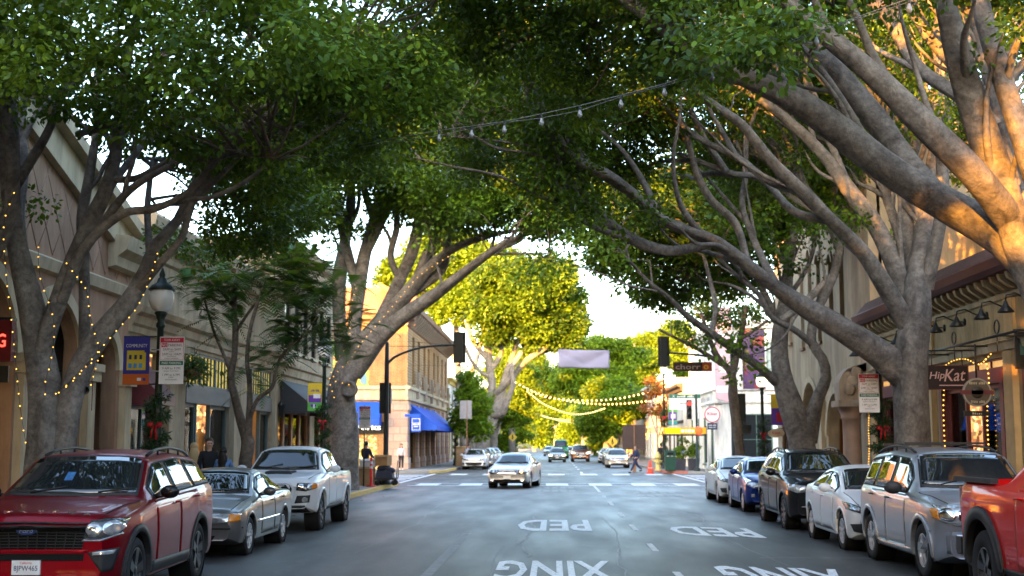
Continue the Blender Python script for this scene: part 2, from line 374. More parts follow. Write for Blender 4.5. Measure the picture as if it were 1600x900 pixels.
M_crack = mat('crack_sealer', (.16,.16,.16), .6, var=.4, scale=8)
def crack(pts, w, seed):
    g = random.Random(seed); q = MB(); P = []
    for (x0, y0), (x1, y1) in zip(pts[:-1], pts[1:]):
        for k in range(8): t = k/8; P.append((x0+(x1-x0)*t+g.uniform(-.05, .05), y0+(y1-y0)*t))
    V = []
    for i, (x, y) in enumerate(P): ww = w*g.uniform(.5, 1.2); V += [(x-ww, y, .0035), (x+ww, y, .0035)]
    q.add(V, [(2*i, 2*i+1, 2*i+3, 2*i+2) for i in range(len(P)-1)]); tag(q.build('road_crack', M_crack, None), kind='structure')
crack([(-.40,21.5),(-.62,24),(-.45,28),(-.50,33),(-.2,38)], .022, 1); crack([(-.75,15),(-.9,19),(-1.0,23)], .018, 2); crack([(1.2,14),(1.0,20),(1.3,27),(1.15,36)], .014, 3); crack([(3.6,20),(3.3,26),(3.7,33),(3.5,44)], .014, 4); crack([(-3.4,22),(-3.2,30),(-3.5,40)], .014, 5)
M_oil = mat('oil_stain', (.022,.022,.022), .45, var=.3, scale=4)
for k in range(26):
    g = random.Random(k); x = g.choice((-3.4, -.1, .2, 3.3, -5.7, 5.7))+g.uniform(-.35, .35); y = g.uniform(14, 52); r0 = g.uniform(.06, .22); q = MB(); q.add([(x+r0*g.uniform(.5, 1.2)*math.cos(a), y+1.4*r0*g.uniform(.5, 1.2)*math.sin(a), .0022) for a in np.linspace(0, 6.0, 11)], [tuple(range(11))]); tag(q.build('oil_spot', M_oil), kind='structure')
# ------------------------------------------------------------------ buildings
M_stucco_pink = mat('pink_stucco', (.36,.22,.145), .85, stain=.38, var=.1, scale=3, bump=.15)
M_trim = mat('cream_trim', (.50,.41,.28), .75, stain=.38, var=.1, scale=3, bump=.1)
M_beige = mat('beige_brick', (.42,.33,.22), .85, stain=.38, var=.16, scale=2, bump=.2, brick=(.24,.075,(.33,.29,.22),(0,R(90),0)))
M_beige_s = mat('beige_stone', (.44,.345,.235), .8, stain=.38, var=.12, scale=2.5, bump=.2)
M_orange_brick = mat('orange_brick', (.34,.18,.07), .85, stain=.38, var=.18, scale=1.5, bump=.1, brick=(.3,.1,(.36,.26,.16),(R(90),0,0)))
M_stone = mat('carved_stone', (.40,.32,.25), .8, stain=.38, var=.14, scale=4, bump=.25)
M_teal = mat('dark_teal_paint', (.05,.085,.095), .5)
M_wood = mat('brown_wood', (.20,.10,.05), .5, var=.3, scale=3, stretch=(1,1,.15))
M_grey = mat('grey_wood', (.17,.155,.14), .7, var=.25, scale=4, stretch=(.2,.2,1))
M_maroon = mat('maroon_paint', (.13,.030,.035), .5)
M_roof = mat('dark_roof', (.08,.07,.065), .9)
M_tile = mat('clay_tile', (.40,.17,.09), .8, var=.25, scale=4)
M_blue = mat('blue_canvas', (.010,.065,.42), .7, var=.08)
M_blackcanvas = mat('black_canvas', (.03,.03,.034), .75)
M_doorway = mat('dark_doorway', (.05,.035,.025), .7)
EX = [(1,0,0),(0,1,0),(0,0,1)]
def window(fr, b, u0, u1, z0, z1, nu=1, nv=1, fm=None, gm=None, d=-.12, t=.07, each=False, sill=True, name='window'):
    fm = fm or M_teal; gm = gm or M_darkglass; mb = MB()
    fr.box(mb, u0, u0+t, z0, z1, d, d+.09); fr.box(mb, u1-t, u1, z0, z1, d, d+.09)
    fr.box(mb, u0+t, u1-t, z0, z0+t, d, d+.085); fr.box(mb, u0+t, u1-t, z1-t, z1, d, d+.085)
    W = (u1-u0-2*t)/nu; H = (z1-z0-2*t)/nv
    for i in range(1, nu): fr.box(mb, u0+t+i*W-t*.3, u0+t+i*W+t*.3, z0+t, z1-t, d, d+.075)
    for j in range(1, nv): fr.box(mb, u0+t, u1-t, z0+t+j*H-t*.3, z0+t+j*H+t*.3, d, d+.07)
    w = mb.build(name, fm, b)
    if sill:
        s_ = MB(); fr.box(s_, u0-.06, u1+.06, z0-.1, z0, -.02, .1); s_.build('sill', fm if fm != M_teal else M_beige_s, w)
    if each:
        for i in range(nu):
            for j in range(nv):
                p = MB(); fr.box(p, u0+t+i*W, u0+t+(i+1)*W, z0+t+j*H, z0+t+(j+1)*H, d+.02, d+.03); p.build('pane', gm, w)
    else:
        p = MB(); fr.box(p, u0+t, u1-t, z0+t, z1-t, d+.02, d+.03); p.build('pane', gm, w)
    return w
def shell(fr, b, u0, u1, z1, depth, m, roofm=None, zr=None):
    """side and back walls and roof behind a facade"""
    mb = MB(); fr.box(mb, u0, u0+.2, 0, z1-.01, -depth, -.31); fr.box(mb, u1-.2, u1, 0, z1-.01, -depth, -.31); fr.box(mb, u0+.2, u1-.2, 0, z1-.01, -depth, -depth+.2)
    mb.build('side_wall', m, b)
    mb = MB(); fr.box(mb, u0+.2, u1-.2, (zr or z1-.5)-.2, (zr or z1-.5), -depth+.2, -.31); mb.build('roof', roofm or M_roof, b)
def interior(fr, b, u0, u1, z1, m, d=-1.7, floor=True):
    mb = MB(); fr.box(mb, u0, u1, .15, z1, d-.05, d); o = mb.build('shop_interior', m, b)
    mb = MB(); fr.box(mb, u0, u1, z1, z1+.08, d, -.32); mb.build('shop_ceiling', M_trim, b); return o
def cornice(fr, b, u0, u1, prof, m, name='cornice'):
    mb = MB(); fr.prism(mb, prof, u0, u1); return mb.build(name, m, b)
def spandrel_arch(fr, b, uc, r, zs, m, trim, d0=-.3, seg=12, tw=.18):
    """fills the corners of a square-headed opening so that it reads as an arch, plus a moulded archivolt"""
    mb = MB()
    for s in (-1, 1):
        arc = [(uc+s*r*math.cos(math.pi/2*k/seg), zs+r*math.sin(math.pi/2*k/seg)) for k in range(seg+1)]
        pts = arc+[(uc+s*r, zs+r)]
        fr.poly(mb, pts if s > 0 else pts[::-1], d0, -.002)
    mb.build('arch_spandrel', m, b)
    mb = MB(); n = 20
    for k in range(n):
        a0, a1 = math.pi*k/n, math.pi*(k+1)/n
        q = [(uc+rr*math.cos(a), zs+rr*math.sin(a)) for rr, a in ((r-.02,a0),(r+tw,a0),(r+tw,a1),(r-.02,a1))]
        fr.poly(mb, q, -.02, .07)
    return mb.build('arch_moulding', trim, b)
def awning(fr, b, u0, u1, zt, zb, out, m, val=.22, name='awning', parent=None):
    mb = MB(); P = fr.p
    a, b_, c, d = P(u0,zt,.03), P(u1,zt,.03), P(u1,zb+val,out), P(u0,zb+val,out)
    e, f = P(u1,zb,out), P(u0,zb,out); g, h = P(u1,zb+val,.03), P(u0,zb+val,.03); g2, h2 = P(u1,zb,.03), P(u0,zb,.03)
    mb.add([a,b_,c,d,e,f,g2,h2], [(0,1,2,3),(3,2,4,5),(0,3,5,7),(1,6,4,2)])
    return mb.build(name, m, b)

FL = Fr((-XF,0,0),(0,1,0),(1,0,0)); FRT = Fr((XF,0,0),(0,1,0),(-1,0,0))
# ---- A: pink stucco hall with arches and a gabled parapet (left, nearest)
A = thing('stucco_building', 'pink stucco building with arched openings and a raking cream parapet, nearest on the left', 'building', (-XF, 22, 0))
A.location = (0,0,0)
mb = MB(); holes = [(13.0,15.6,.15,4.9),(16.6,19.4,.15,4.9),(20.4,23.2,.15,4.9),(23.75,26.45,.15,4.75),(27.15,28.75,.15,4.3)]
FL.wall(mb, 10, 29.4, 0, 6.3, holes, .35)
FL.poly(mb, [(10,6.3),(29.4,6.3),(29.4,6.62),(20.0,9.4),(10,6.5)], -.35, 0); mb.build('wall', M_stucco_pink, A)
shell(FL, A, 10, 29.4, 6.2, 12, M_stucco_pink, zr=6.0)
for h in holes:
    r = (h[1]-h[0])/2; spandrel_arch(FL, A, (h[0]+h[1])/2, r, h[3]-r, M_stucco_pink, M_trim, tw=.24)
mb = MB()
for (ua, za, ub, zb2) in ((20.0,9.4,29.75,6.55),(20.0,9.4,9.8,6.4)):
    s = 1 if ub > ua else -1; P = FL.p
    for (o0, o1, dd) in ((-.75,-.1,.16),(-.1,.16,.38)):
        mb.hexa([P(ua,za+o0,-.3),P(ub,zb2+o0,-.3),P(ub,zb2+o0,dd),P(ua,za+o0,dd),P(ua,za+o1,-.3),P(ub,zb2+o1,-.3),P(ub,zb2+o1,dd),P(ua,za+o1,dd)])
mb.build('raking_trim', M_trim, A)
cornice(FL, A, 27.9, 29.6, [(0,5.75),(.18,5.8),(.22,6.0),(.42,6.15),(.5,6.45),(0,6.5)], M_trim, 'cornice_return')
cornice(FL, A, 10, 29.4, [(.002,5.15),(.09,5.2),(.14,5.42),(.002,5.5)], M_trim, 'string_course')
for u in (15.65,19.55,23.3,26.6,28.95):
    mb = MB(); w = .42; FL.box(mb, u-.05, u+w+.05, 3.15, 3.5, 0.001, .26); FL.box(mb, u, u+w, .14, 3.15, 0.001, .16); FL.box(mb, u-.06, u+w+.06, .14, .6, .001, .24); FL.box(mb, u-.08, u+w+.08, 3.36, 3.52, .002, .32)
    mb.build('pilaster', M_trim, A)
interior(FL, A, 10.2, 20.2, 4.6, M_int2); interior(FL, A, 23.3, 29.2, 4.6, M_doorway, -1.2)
mb = MB(); FL.box(mb, 20.42, 23.15, .9, 3.3, -.5, -.46); mb.build('lit_yellow_panel', mat('yellow_shop_panel', (.62,.34,.04), .5, emit=.05, var=.25, scale=1.2), A)
mb = MB(); FL.box(mb, 20.4, 23.2, 3.3, 3.45, -.5, -.36); FL.box(mb, 21.7, 21.85, .14, 3.3, -.5, -.38); mb.build('shop_frame', M_black, A)
mb = MB(); FL.box(mb, 23.8, 26.4, .15, 3.3, -.7, -.6); FL.box(mb, 23.8, 26.4, 3.3, 3.5, -.62, -.5); mb.build('door', M_wood, A)
mb = MB()
for k in range(26):
    for sl in (1, -1):
        u0_ = 10.5+k*.75; a, b_ = (u0_, 5.55), (u0_+sl*2.2, 8.6)
        def top(u): return 6.3+2.3*max(0, 1-abs(u-20)/9.6)
        t1 = 1.0
        while t1 > .05 and not (10.4 < a[0]+(b_[0]-a[0])*t1 < 29.0 and a[1]+(b_[1]-a[1])*t1 < top(a[0]+(b_[0]-a[0])*t1)): t1 -= .05
        e = (a[0]+(b_[0]-a[0])*t1, a[1]+(b_[1]-a[1])*t1)
        if t1 > .1: mb.tube([FL.p(a[0],a[1],.002), FL.p(e[0],e[1],.002)], .011, 4)
tag(mb.build('lattice_line', mat('lattice_groove', (.33,.20,.15), .8), A), kind='stuff')
# ---- B: beige brick store with deep cornice (left, middle)
B = thing('brick_store', 'beige brick store with a deep stepped cornice, teal transom windows and lit show windows', 'building')
h_b = [(29.75,32.3,.15,4.1),(34.25,39.0,.15,4.35),(40.6,44.8,.15,4.35)]
mb = MB(); FL.wall(mb, 29.42, 45.2, 0, 7.3, h_b, .32); mb.build('wall', M_beige, B)
shell(FL, B, 29.42, 45.2, 7.2, 12, M_beige_s)
cornice(FL, B, 29.42, 45.2, [(.002,4.45),(.06,4.45),(.08,4.6),(.14,4.66),(.18,4.84),(.30,4.92),(.34,5.06),(.002,5.1)], M_beige_s, 'lower_cornice')
cornice(FL, B, 29.42, 45.2, [(.002,6.35),(.08,6.4),(.12,6.6),(.30,6.68),(.36,6.88),(.55,6.96),(.6,7.2),(.45,7.34),(.002,7.36)], M_beige_s, 'upper_cornice')
for u in (32.35, 39.05, 44.82):
    mb = MB(); w = 1.45 if u > 32.3 and u < 39 else (1.5 if u < 44 else .36); FL.box(mb, u+.03, u+w-.03, .14, 4.2, .001, .14); FL.box(mb, u-.02, u+w+.02, 4.2, 4.44, .002, .22); FL.box(mb, u, u+w, .14, .5, .002, .2)
    mb.build('pier', M_beige, B)
for (a, b_) in ((34.25,39.0),(40.6,44.8)):
    n = 3; W = (b_-a)/n
    for i in range(n): window(FL, B, a+i*W, a+(i+1)*W-.004, 3.42, 4.35, 4, 1, M_teal, mat('transom_glass', (.60,.44,.10), .15, emit=.09, var=.5, scale=1.3), each=True, sill=False)
    mb = MB(); FL.box(mb, a, b_, 2.95, 3.41, -.3, .03); mb.build('lintel_beam', M_grey, B)
    mb = MB(); FL.box(mb, a, b_, .14, .62, -.3, -.05); mb.build('bulkhead', M_teal, B)
    for (p, q) in ((a, a+1.35),(a+2.9, b_)): window(FL, B, p, q, .62, 2.95, 1, 1, M_teal, M_shopglass, d=-.2, t=.1, sill=False, name='show_window')
    mb = MB(); FL.box(mb, a+1.35, a+1.45, .14, 2.95, -.2, -.08); FL.box(mb, a+2.8, a+2.9, .14, 2.95, -.2, -.08); mb.build('door_frame', M_teal, B)
    mb = MB(); FL.box(mb, a+1.5, a+2.75, .15, 2.6, -.95, -.9); mb.build('door', M_wood, B)
interior(FL, B, 33.9, 45.0, 4.4, M_int, -1.0)
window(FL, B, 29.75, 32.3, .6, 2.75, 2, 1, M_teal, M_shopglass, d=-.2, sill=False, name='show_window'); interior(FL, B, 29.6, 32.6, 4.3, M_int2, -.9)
mb = MB(); FL.box(mb, 29.75, 32.3, .14, .6, -.25, -.05); mb.build('bulkhead', M_teal, B)
mb = MB(); FL.box(mb, 29.75, 32.3, 2.75, 3.2, -.2, .06); mb.build('shop_fascia', mat('dusty_pink_panel', (.36,.22,.22), .7), B)
text('~2', FL.p(31.3,2.97,.066), (0,1,0), (0,0,1), .17, mat('pale_letters', (.6,.55,.52)), B, w=1.25)
awning(FL, B, 29.7, 31.0, 3.75, 2.75, .7, M_maroon, name='scalloped_awning')
mb = MB(); FL.box(mb, 30.6, 31.25, 2.0, 2.14, -.5, -.46); mb.build('neon_sign', EMI('neon_orange', (1,.32,.05), .25), B)
# ---- C: two-storey pale brick store with black awnings
Cb = thing('two_storey_store', 'pale two-storey brick store with black awnings and tall upper windows, behind the feathery tree', 'building')
h_c = [(46.0,52.0,.15,3.3),(53.0,56.6,.15,3.3)]; upw = [(46.8+i*1.75, 47.75+i*1.75, 5.3, 7.5) for i in range(6)]
mb = MB(); FL.wall(mb, 45.22, 57.2, 0, 9.4, h_c+upw, .3); mb.build('wall', M_beige, Cb); shell(FL, Cb, 45.22, 57.2, 9.3, 14, M_beige_s)
for w in upw: window(FL, Cb, *w, 1, 2, M_black, M_darkglass)
cornice(FL, Cb, 45.22, 57.4, [(.002,4.3),(.1,4.35),(.15,4.6),(.25,4.66),(.28,4.8),(.002,4.85)], M_beige_s, 'string_course')
cornice(FL, Cb, 45.22, 57.4, [(.002,8.5),(.1,8.55),(.16,8.9),(.4,9.0),(.5,9.3),(.002,9.4)], M_beige_s, 'cornice')
for (p, q) in ((46.2,51.8),(53.0,56.7)): awning(FL, Cb, p, q, 4.15, 2.95, 1.25, M_blackcanvas)
for (a, b_) in ((46.0,52.0),(53.0,56.6)):
    n = 4 if b_-a > 4 else 2; W = (b_-a)/n
    for i in range(n): window(FL, Cb, a+i*W, a+(i+1)*W-.004, .3, 3.1, 1, 1, M_wood, M_shopglass, d=-.2, t=.14, sill=False, name='show_window')
interior(FL, Cb, 45.5, 57.0, 3.4, M_int, -.9)
mb = MB(); P0 = FL.p(45.75,0,.15); mb.lathe([(.0,2.75),(.07,2.8),(.12,3.2),(.13,3.22),(.03,3.4),(0,3.42)], 8, (P0.x,P0.y,0)); mb.build('wall_lantern', M_black, Cb)
FS = Fr((-XF,57.2,0),(-1,0,0),(0,1,0)); mb = MB(); FS.wall(mb, 0.32, 14, 0, 9.39, [], .3); mb.build('end_wall', M_beige_s, Cb)
# ---- D: shop with dark cornice and brackets (right, nearest)
D = thing('corner_shop', 'tan brick shop with maroon bracketed cornice, gooseneck lamps and maroon doors, nearest right', 'building')
M_tan = mat('tan_brick', (.46,.345,.19), .85, stain=.38, var=.12, scale=2, bump=.2, brick=(.22,.075,(.38,.31,.2),(0,R(90),0)))
h_d = [(12,19.5,.15,3.7),(20.5,27.3,.15,3.75),(28.5,33.2,.15,3.75),(34.6,39.2,.15,3.75)]
mb = MB(); FRT.wall(mb, 10, 40.0, 0, 5.5, h_d, .32); mb.build('wall', M_tan, D); shell(FRT, D, 10, 40.0, 5.4, 9, M_tan)
cornice(FRT, D, 10, 40.03, [(.002,3.85),(.12,3.87),(.16,4.02),(.22,4.06),(.002,4.12)], M_trim, 'lower_moulding')
cornice(FRT, D, 10, 40.03, [(.002,4.98),(.06,5.0),(.1,5.1),(.002,5.12)], M_trim, 'frieze_moulding')
cornice(FRT, D, 9.9, 40.05, [(.002,5.46),(.5,5.46),(.58,5.56),(.62,5.74),(.55,5.8),(.002,5.95)], mat('dark_maroon_cornice', (.075,.022,.022), .55), 'cornice')
cornice(FRT, D, 9.9, 40.05, [(.5,5.81),(.15,6.2),(-.05,6.18),(.3,5.80)], mat('brown_shingle', (.10,.055,.05), .9, var=.3, scale=8), 'roof_slope')
bm_ = MB(); FRT.prism(bm_, [(.002,5.14),(.12,5.16),(.36,5.32),(.4,5.45),(.002,5.455)], -.07, .07); bme = bm_.mesh('bracket')
for k in range(55):
    o = link('bracket', bme, M_trim, D); o.location = (0, 12.5+k*.5, 0)
for u in (10.4,27.6,33.5,39.4):
    mb = MB(); w = .55; FRT.box(mb, u, u+w, .14, 3.84, .001, .14); FRT.box(mb, u-.05, u+w+.05, .14, .55, .002, .2); FRT.box(mb, u, u+w, 4.13, 4.97, .001, .08); mb.build('pier', mat('tan_pier', (.47,.33,.17), .7, bump=.1), D)
for (a, b_) in ((28.5,33.2),(34.6,39.2),(20.5,27.3)):
    mb = MB(); FRT.box(mb, a, b_, 3.2, 3.5, -.25, .04); FRT.box(mb, a, a+.22, .14, 3.2, -.25, .04); FRT.box(mb, b_-.22, b_, .14, 3.2, -.25, .04); mb.build('shop_frame', M_maroon, D)
    window(FRT, D, a+.22, a+1.9, .6, 3.2, 1, 1, M_maroon, M_shopglass, d=-.2, t=.1, sill=False, name='show_window')
    window(FRT, D, b_-1.7, b_-.22, .6, 3.2, 1, 1, M_maroon, M_shopglass, d=-.2, t=.1, sill=False, name='show_window')
    for q in ((a+.22, a+1.9),(b_-1.7,b_-.22)):
        mb = MB(); FRT.box(mb, q[0], q[1], .14, .6, -.22, -.06); mb.build('bulkhead', M_maroon, D)
    window(FRT, D, a, b_, 3.5, 3.75, 5, 1, M_maroon, mat('fanlight_glass', (.55,.3,.1), .2, emit=.12, var=.4), sill=False, t=.05, name='fanlight')
    c_ = (a+b_)/2; window(FRT, D, c_-.55, c_+.45, .16, 2.7, 1, 1, M_wood, M_shopglass, d=-.9, t=.14, sill=False, name='door')
interior(FRT, D, 20.2, 39.8, 3.8, M_int, -1.0)
def gooseneck(u, z):
    pts = [FRT.p(u,z,.02), FRT.p(u,z+.02,.25), FRT.p(u+.0,z+.14,.5), FRT.p(u,z+.1,.68), FRT.p(u,z-.02,.7)]
    g = MB(); g.tube(pts, .018, 6); c = FRT.p(u,z-.02,.7); l = g.build('gooseneck_lamp', M_black, D)
    s = MB(); s.lathe([(.03,0),(.05,-.06),(.07,-.1),(.17,-.22),(.165,-.23),(.06,-.12)], 12, c); s.build('lamp_shade', M_black, l)
    s = MB(); w = FRT.p(u,z,.012); s.lathe([(.0,-.03),(.09,-.02),(.09,.02),(0,.03)], 10, w, 'x'); s.build('wall_plate', M_black, l)
for u in (26.2,27.7,29.4,31.0,32.6,34.6,37.0,39.4): gooseneck(u, 4.75)
# beige upper storey set back behind the shop
D2 = thing('setback_block', 'plain cream stucco upper block rising behind the maroon cornice of the tan shop', 'building')
F2 = Fr((13.2,0,0),(0,1,0),(-1,0,0)); mb = MB(); ups = [(24+4*i, 25.4+4*i, 6.6, 8.0) for i in range(4)]
F2.wall(mb, 20, 40.5, 0, 9.0, ups, .3); mb.build('wall', mat('cream_stucco', (.52,.43,.29), .85, stain=.38, bump=.1, var=.06), D2); shell(F2, D2, 20, 40.5, 8.9, 14, M_trim)
for w in ups: window(F2, D2, *w, 2, 2, M_wood, M_darkglass)
# ---- E: mission-style stone building with lancet windows (right, far end of the block)
E = thing('mission_building', 'tall tan stucco mission-style building with lancet windows, arched doorway and carved stone column', 'building')
M_mis = mat('mission_stucco', (.44,.345,.235), .85, stain=.38, var=.1, scale=2, bump=.15)
lan = [(43.6,44.3,6.0,8.6),(45.3,46.0,6.0,8.6),(47.4,48.1,5.6,8.9),(49.0,49.7,5.6,9.3),(50.6,51.3,5.6,8.9),(53.2,53.9,6.0,8.6),(55,55.7,6.0,8.6)]
door_h = [(43.8,46.8,.15,3.62),(48.4,51.2,.15,4.2),(53.2,56.2,.15,3.2),(41.8,42.6,.15,3.0)]
mb = MB(); FRT.wall(mb, 40.1, 57.2, 0, 12.5, lan+door_h, .4); mb.build('wall', M_mis, E); shell(FRT, E, 40.1, 57.2, 12.4, 14, M_mis)
for h in lan:
    r = (h[1]-h[0])/2; spandrel_arch(FRT, E, (h[0]+h[1])/2, r, h[3]-r, M_mis, M_mis, d0=-.4, tw=.1)
    window(FRT, E, *h, 1, 3, M_wood, mat('lancet_glass', (.10,.05,.03), .15), d=-.3)
for h in door_h[:2]:
    r = (h[1]-h[0])/2; spandrel_arch(FRT, E, (h[0]+h[1])/2, r, h[3]-r, M_mis, M_trim, d0=-.4, tw=.22)
mb = MB(); FRT.box(mb, 43.8, 46.8, .15, 3.6, -.9, -.8); mb.build('recess', mat('ochre_recess', (.36,.22,.09), .8, var=.2), E)
mb = MB(); FRT.box(mb, 48.4, 51.2, .15, 4.2, -.38, -.3); mb.build('blind_panel', M_mis, E)
window(FRT, E, 53.2, 56.2, .5, 3.2, 2, 1, M_wood, M_shopglass, sill=False, name='show_window'); interior(FRT, E, 52.8, 56.8, 3.4, mat('orange_interior', (.55,.22,.06), .6, emit=.06, var=.4, scale=2), -.9)
text('~1', FRT.p(45.6,1.75,-.79), (0,0,-1), (0,-1,0), .4, mat('red_letters', (.35,.03,.03)), E, w=1.9)
mb = MB(); c0 = FRT.p(41.2,0,.45)
mb.lathe([(.42,.14),(.42,.50),(.36,.55),(.40,.7),(.31,.8),(.28,.9),(.265,2.25),(.28,2.6),(.34,2.64),(.30,2.7),(.38,2.9),(.44,3.0)], 18, (c0.x,c0.y,0)); mb.build('column', mat('pink_marble', (.36,.25,.20), .5, var=.25, scale=3), E)
mb = MB(); FRT.box(mb, 40.65, 41.75, 3.0, 3.2, .002, .95); FRT.box(mb, 40.72, 41.68, .14, .33, .42, .92); mb.build('impost', M_stone, E)
mb = MB(); pr = [(.003,3.21),(.85,3.21)]+[(.25+.62*math.cos(a*math.pi/16), 3.65+.66*math.sin(a*math.pi/16)) for a in range(0, 13)]+[(.003,4.4)]
FRT.prism(mb, pr, 40.85, 41.6); mb.build('scroll_bracket', M_stone, E)
for u in (40.83,41.62):
    for k in range(3):
        mb = MB(); c = FRT.p(u,3.55+.26*k,.55-.12*k); mb.lathe([(0,-.05),(.15,-.05),(.19,0),(.15,.05),(0,.05)], 12, c, 'y'); mb.build('scroll', M_stone, E)
for u in (42.95,47.2): mb = MB(); FRT.box(mb, u, u+.5, .14, 3.2, .001, .16); FRT.box(mb, u-.05, u+.55, 3.2, 3.45, .002, .24); mb.build('door_pilaster', M_trim, E)
FS2 = Fr((XF,57.2,0),(1,0,0),(0,1,0)); mb = MB(); FS2.wall(mb, .42, 14, 0, 12.49, [], .3); mb.build('end_wall', M_mis, E)
cornice(FRT, E, 40.1, 57.3, [(.002,11.6),(.15,11.7),(.25,12.1),(.5,12.3),(.5,12.5),(.002,12.55)], M_trim)

# ---- H: brick corner building with blue awnings (left, across the cross street)
H = thing('brick_corner_building', 'two-storey orange brick corner building with blue awnings and a heavy bracketed cornice', 'building')
HY = 86.6; FHs = Fr((-XF,0,0),(0,1,0),(1,0,0)); FHx = Fr((-XF,HY,0),(-1,0,0),(0,-1,0))
uw = [(89.5,91.0),(93.2,94.7),(97.3,98.9),(100.6,102.2),(105.2,106.7),(109,110.5),(113,114.5),(116.6,118.1)]
hs = [(a, b_, 5.95, 9.3) for a, b_ in uw]+[(88.5+4.4*i, 92.0+4.4*i, .15, 3.5) for i in range(7)]
mb = MB(); FHs.wall(mb, HY, 120, 0, 10.6, hs, .35); mb.build('street_wall', M_orange_brick, H)
for a, b_ in uw: window(FHs, H, a, b_, 5.95, 9.3, 1, 2, M_trim, M_darkglass, d=-.25)
for i in range(7): window(FHs, H, 88.5+4.4*i, 92.0+4.4*i, .4, 3.5, 2, 1, M_black, M_shopglass, d=-.25, sill=False, name='show_window')
hx = [(2.0,8.5,.15,3.55),(9.5,16,.15,3.55),(2.6,5.2,5.6,9.0),(8.2,9.9,5.95,9.3),(12,13.7,5.95,9.3)]
mb = MB(); FHx.wall(mb, .36, 18, 0, 10.6, hx, .35); mb.build('end_wall', M_orange_brick, H)
mb = MB(); FHx.box(mb, 2.6, 5.2, 5.6, 9.0, -.2, -.16); mb.build('mural', mosaic('mural_print', [(.16,.30,.06),(.22,.36,.07),(.10,.2,.3),(.5,.32,.05),(.2,.33,.08),(.45,.08,.05),(.14,.28,.06)], 2.6, 0), H)
for w in hx[3:]: window(FHx, H, *w, 1, 2, M_trim, M_darkglass, d=-.25)
mb = MB(); FHx.box(mb, 18, 18.2, 0, 10.5, -30, -.3); FHx.box(mb, .4, 18, 10.0, 10.2, -33, -.36); mb.build('roof', M_roof, H)
for fr, u0, u1 in ((FHs, HY-.9, 120.3),(FHx, -.5, 18.3)):
    cornice(fr, H, u0 if fr is FHs else .0, u1, [(.002,4.75),(.2,4.78),(.22,4.9),(.12,4.95),(.12,5.45),(.3,5.5),(.32,5.7),(.002,5.75)], M_trim, 'belt_course')
    cornice(fr, H, u0, u1, [(.0,9.75),(.1,9.8),(.14,10.1),(.5,10.25),(.62,10.5),(.95,10.62),(1.02,10.9),(.9,11.0),(-.3,11.1),(-.3,10.6),(.0,10.58)], mat('brown_cornice', (.23,.15,.11), .8, var=.2), 'cornice')
    cornice(fr, H, u0, u1, [(.9,11.01),(-1.8,12.7),(-2.0,12.6),(-.3,11.11)], M_tile, 'roof_slope')
bm_ = MB(); FHs.prism(bm_, [(.01,9.8),(.2,9.85),(.8,10.4),(.85,10.6),(.01,10.58)], -.12, .12); bme = bm_.mesh('cornice_bracket')
for k in range(28): link('cornice_bracket', bme, M_stone, H).location = (0, HY+.5+k*1.2, 0)
for k in range(6): 
    mb = MB(); u = HY+4.75+k*5.2; FHs.box(mb, u, u+.45, 5.0, 6.9, .13, .34); FHs.box(mb, u-.05, u+.5, 6.0, 6.3, .13, .45); mb.build('wall_bracket', M_stone, H)
mb = MB(); mb.box(-XF-1.3, -XF+.06, HY-.06, HY+1.3, .14, 4.1); mb.box(-XF-1.4, -XF+.14, HY-.14, HY+1.4, 4.1, 4.35); mb.box(-XF-1.35, -XF+.11, HY-.1, HY+1.35, 4.35, 4.72); mb.box(-XF-1.4, -XF+.14, HY-.14, HY+1.4, .14, .9); mb.build('corner_pier', mat('pink_stone', (.40,.29,.24), .8, bump=.2, brick=(.9,.5,(.3,.2,.17),(R(90),0,0))), H)
for k in range(7): mb = MB(); u = 92.0+4.4*k; FHs.box(mb, u+.05, u+.85, .14, 4.6, .001, .2); FHs.box(mb, u, u+.9, .14, .9, .001, .28); mb.build('pier', MATS['pink_stone'], H)
awning(FHs, H, HY+1.6, 106, 4.55, 2.75, 1.9, M_blue, .3); awning(FHx, H, 1.7, 17, 4.65, 3.05, 1.3, M_blue, .45)
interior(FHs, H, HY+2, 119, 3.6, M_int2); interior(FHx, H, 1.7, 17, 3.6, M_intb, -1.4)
mb = MB(); FHx.box(mb, 1.5, 9.0, 2.5, 3.3, -.05, .06); mb.build('shop_fascia', M_black, H)
text('Bath...BodyWorks', FHx.p(4.55,2.9,.07), (1,0,0), (0,0,1), .52, EMI('white_sign_light', (1,.97,.9), .22), H, w=5.6, bold=.02)
for k in range(4): window(FHx, H, 1.95+1.7*k, 3.6+1.7*k, .3, 2.5, 1, 1, M_wood, M_shopglass, d=-.25, sill=False, name='show_window')
mb = MB(); FHs.box(mb, 104.5, 106.6, 3.2, 3.45, .05, 1.9); mb.build('flat_canopy', M_white, H)

# ---- F: white corner building (right, across)
Fb = thing('white_corner_building', 'white painted two-storey corner building with green shop windows and a long painted sign band', 'building')
WX, WY = 10.3, 81.0; M_wb = mat('white_plaster', (.70,.71,.70), .75, stain=.38, var=.05, scale=2, bump=.08); M_green = mat('sage_green_paint', (.10,.17,.14), .5)
FFs = Fr((WX,0,0),(0,1,0),(-1,0,0)); FFx = Fr((WX,WY,0),(1,0,0),(0,-1,0))
hs = [(82.2+4*i, 84.9+4*i, .5, 3.6) for i in range(4)]; hx = [(1.4,3.4,.5,3.7),(4.6,6.2,.15,4.2),(3.1,4.1,5.9,8.2),(7.2,8.2,5.9,8.2)]
mb = MB(); FFs.wall(mb, WY, 98, 0, 9.5, hs, .3); mb.build('street_wall', M_wb, Fb)
mb = MB(); FFx.wall(mb, .31, 16, 0, 9.5, hx, .3); mb.build('end_wall', M_wb, Fb)
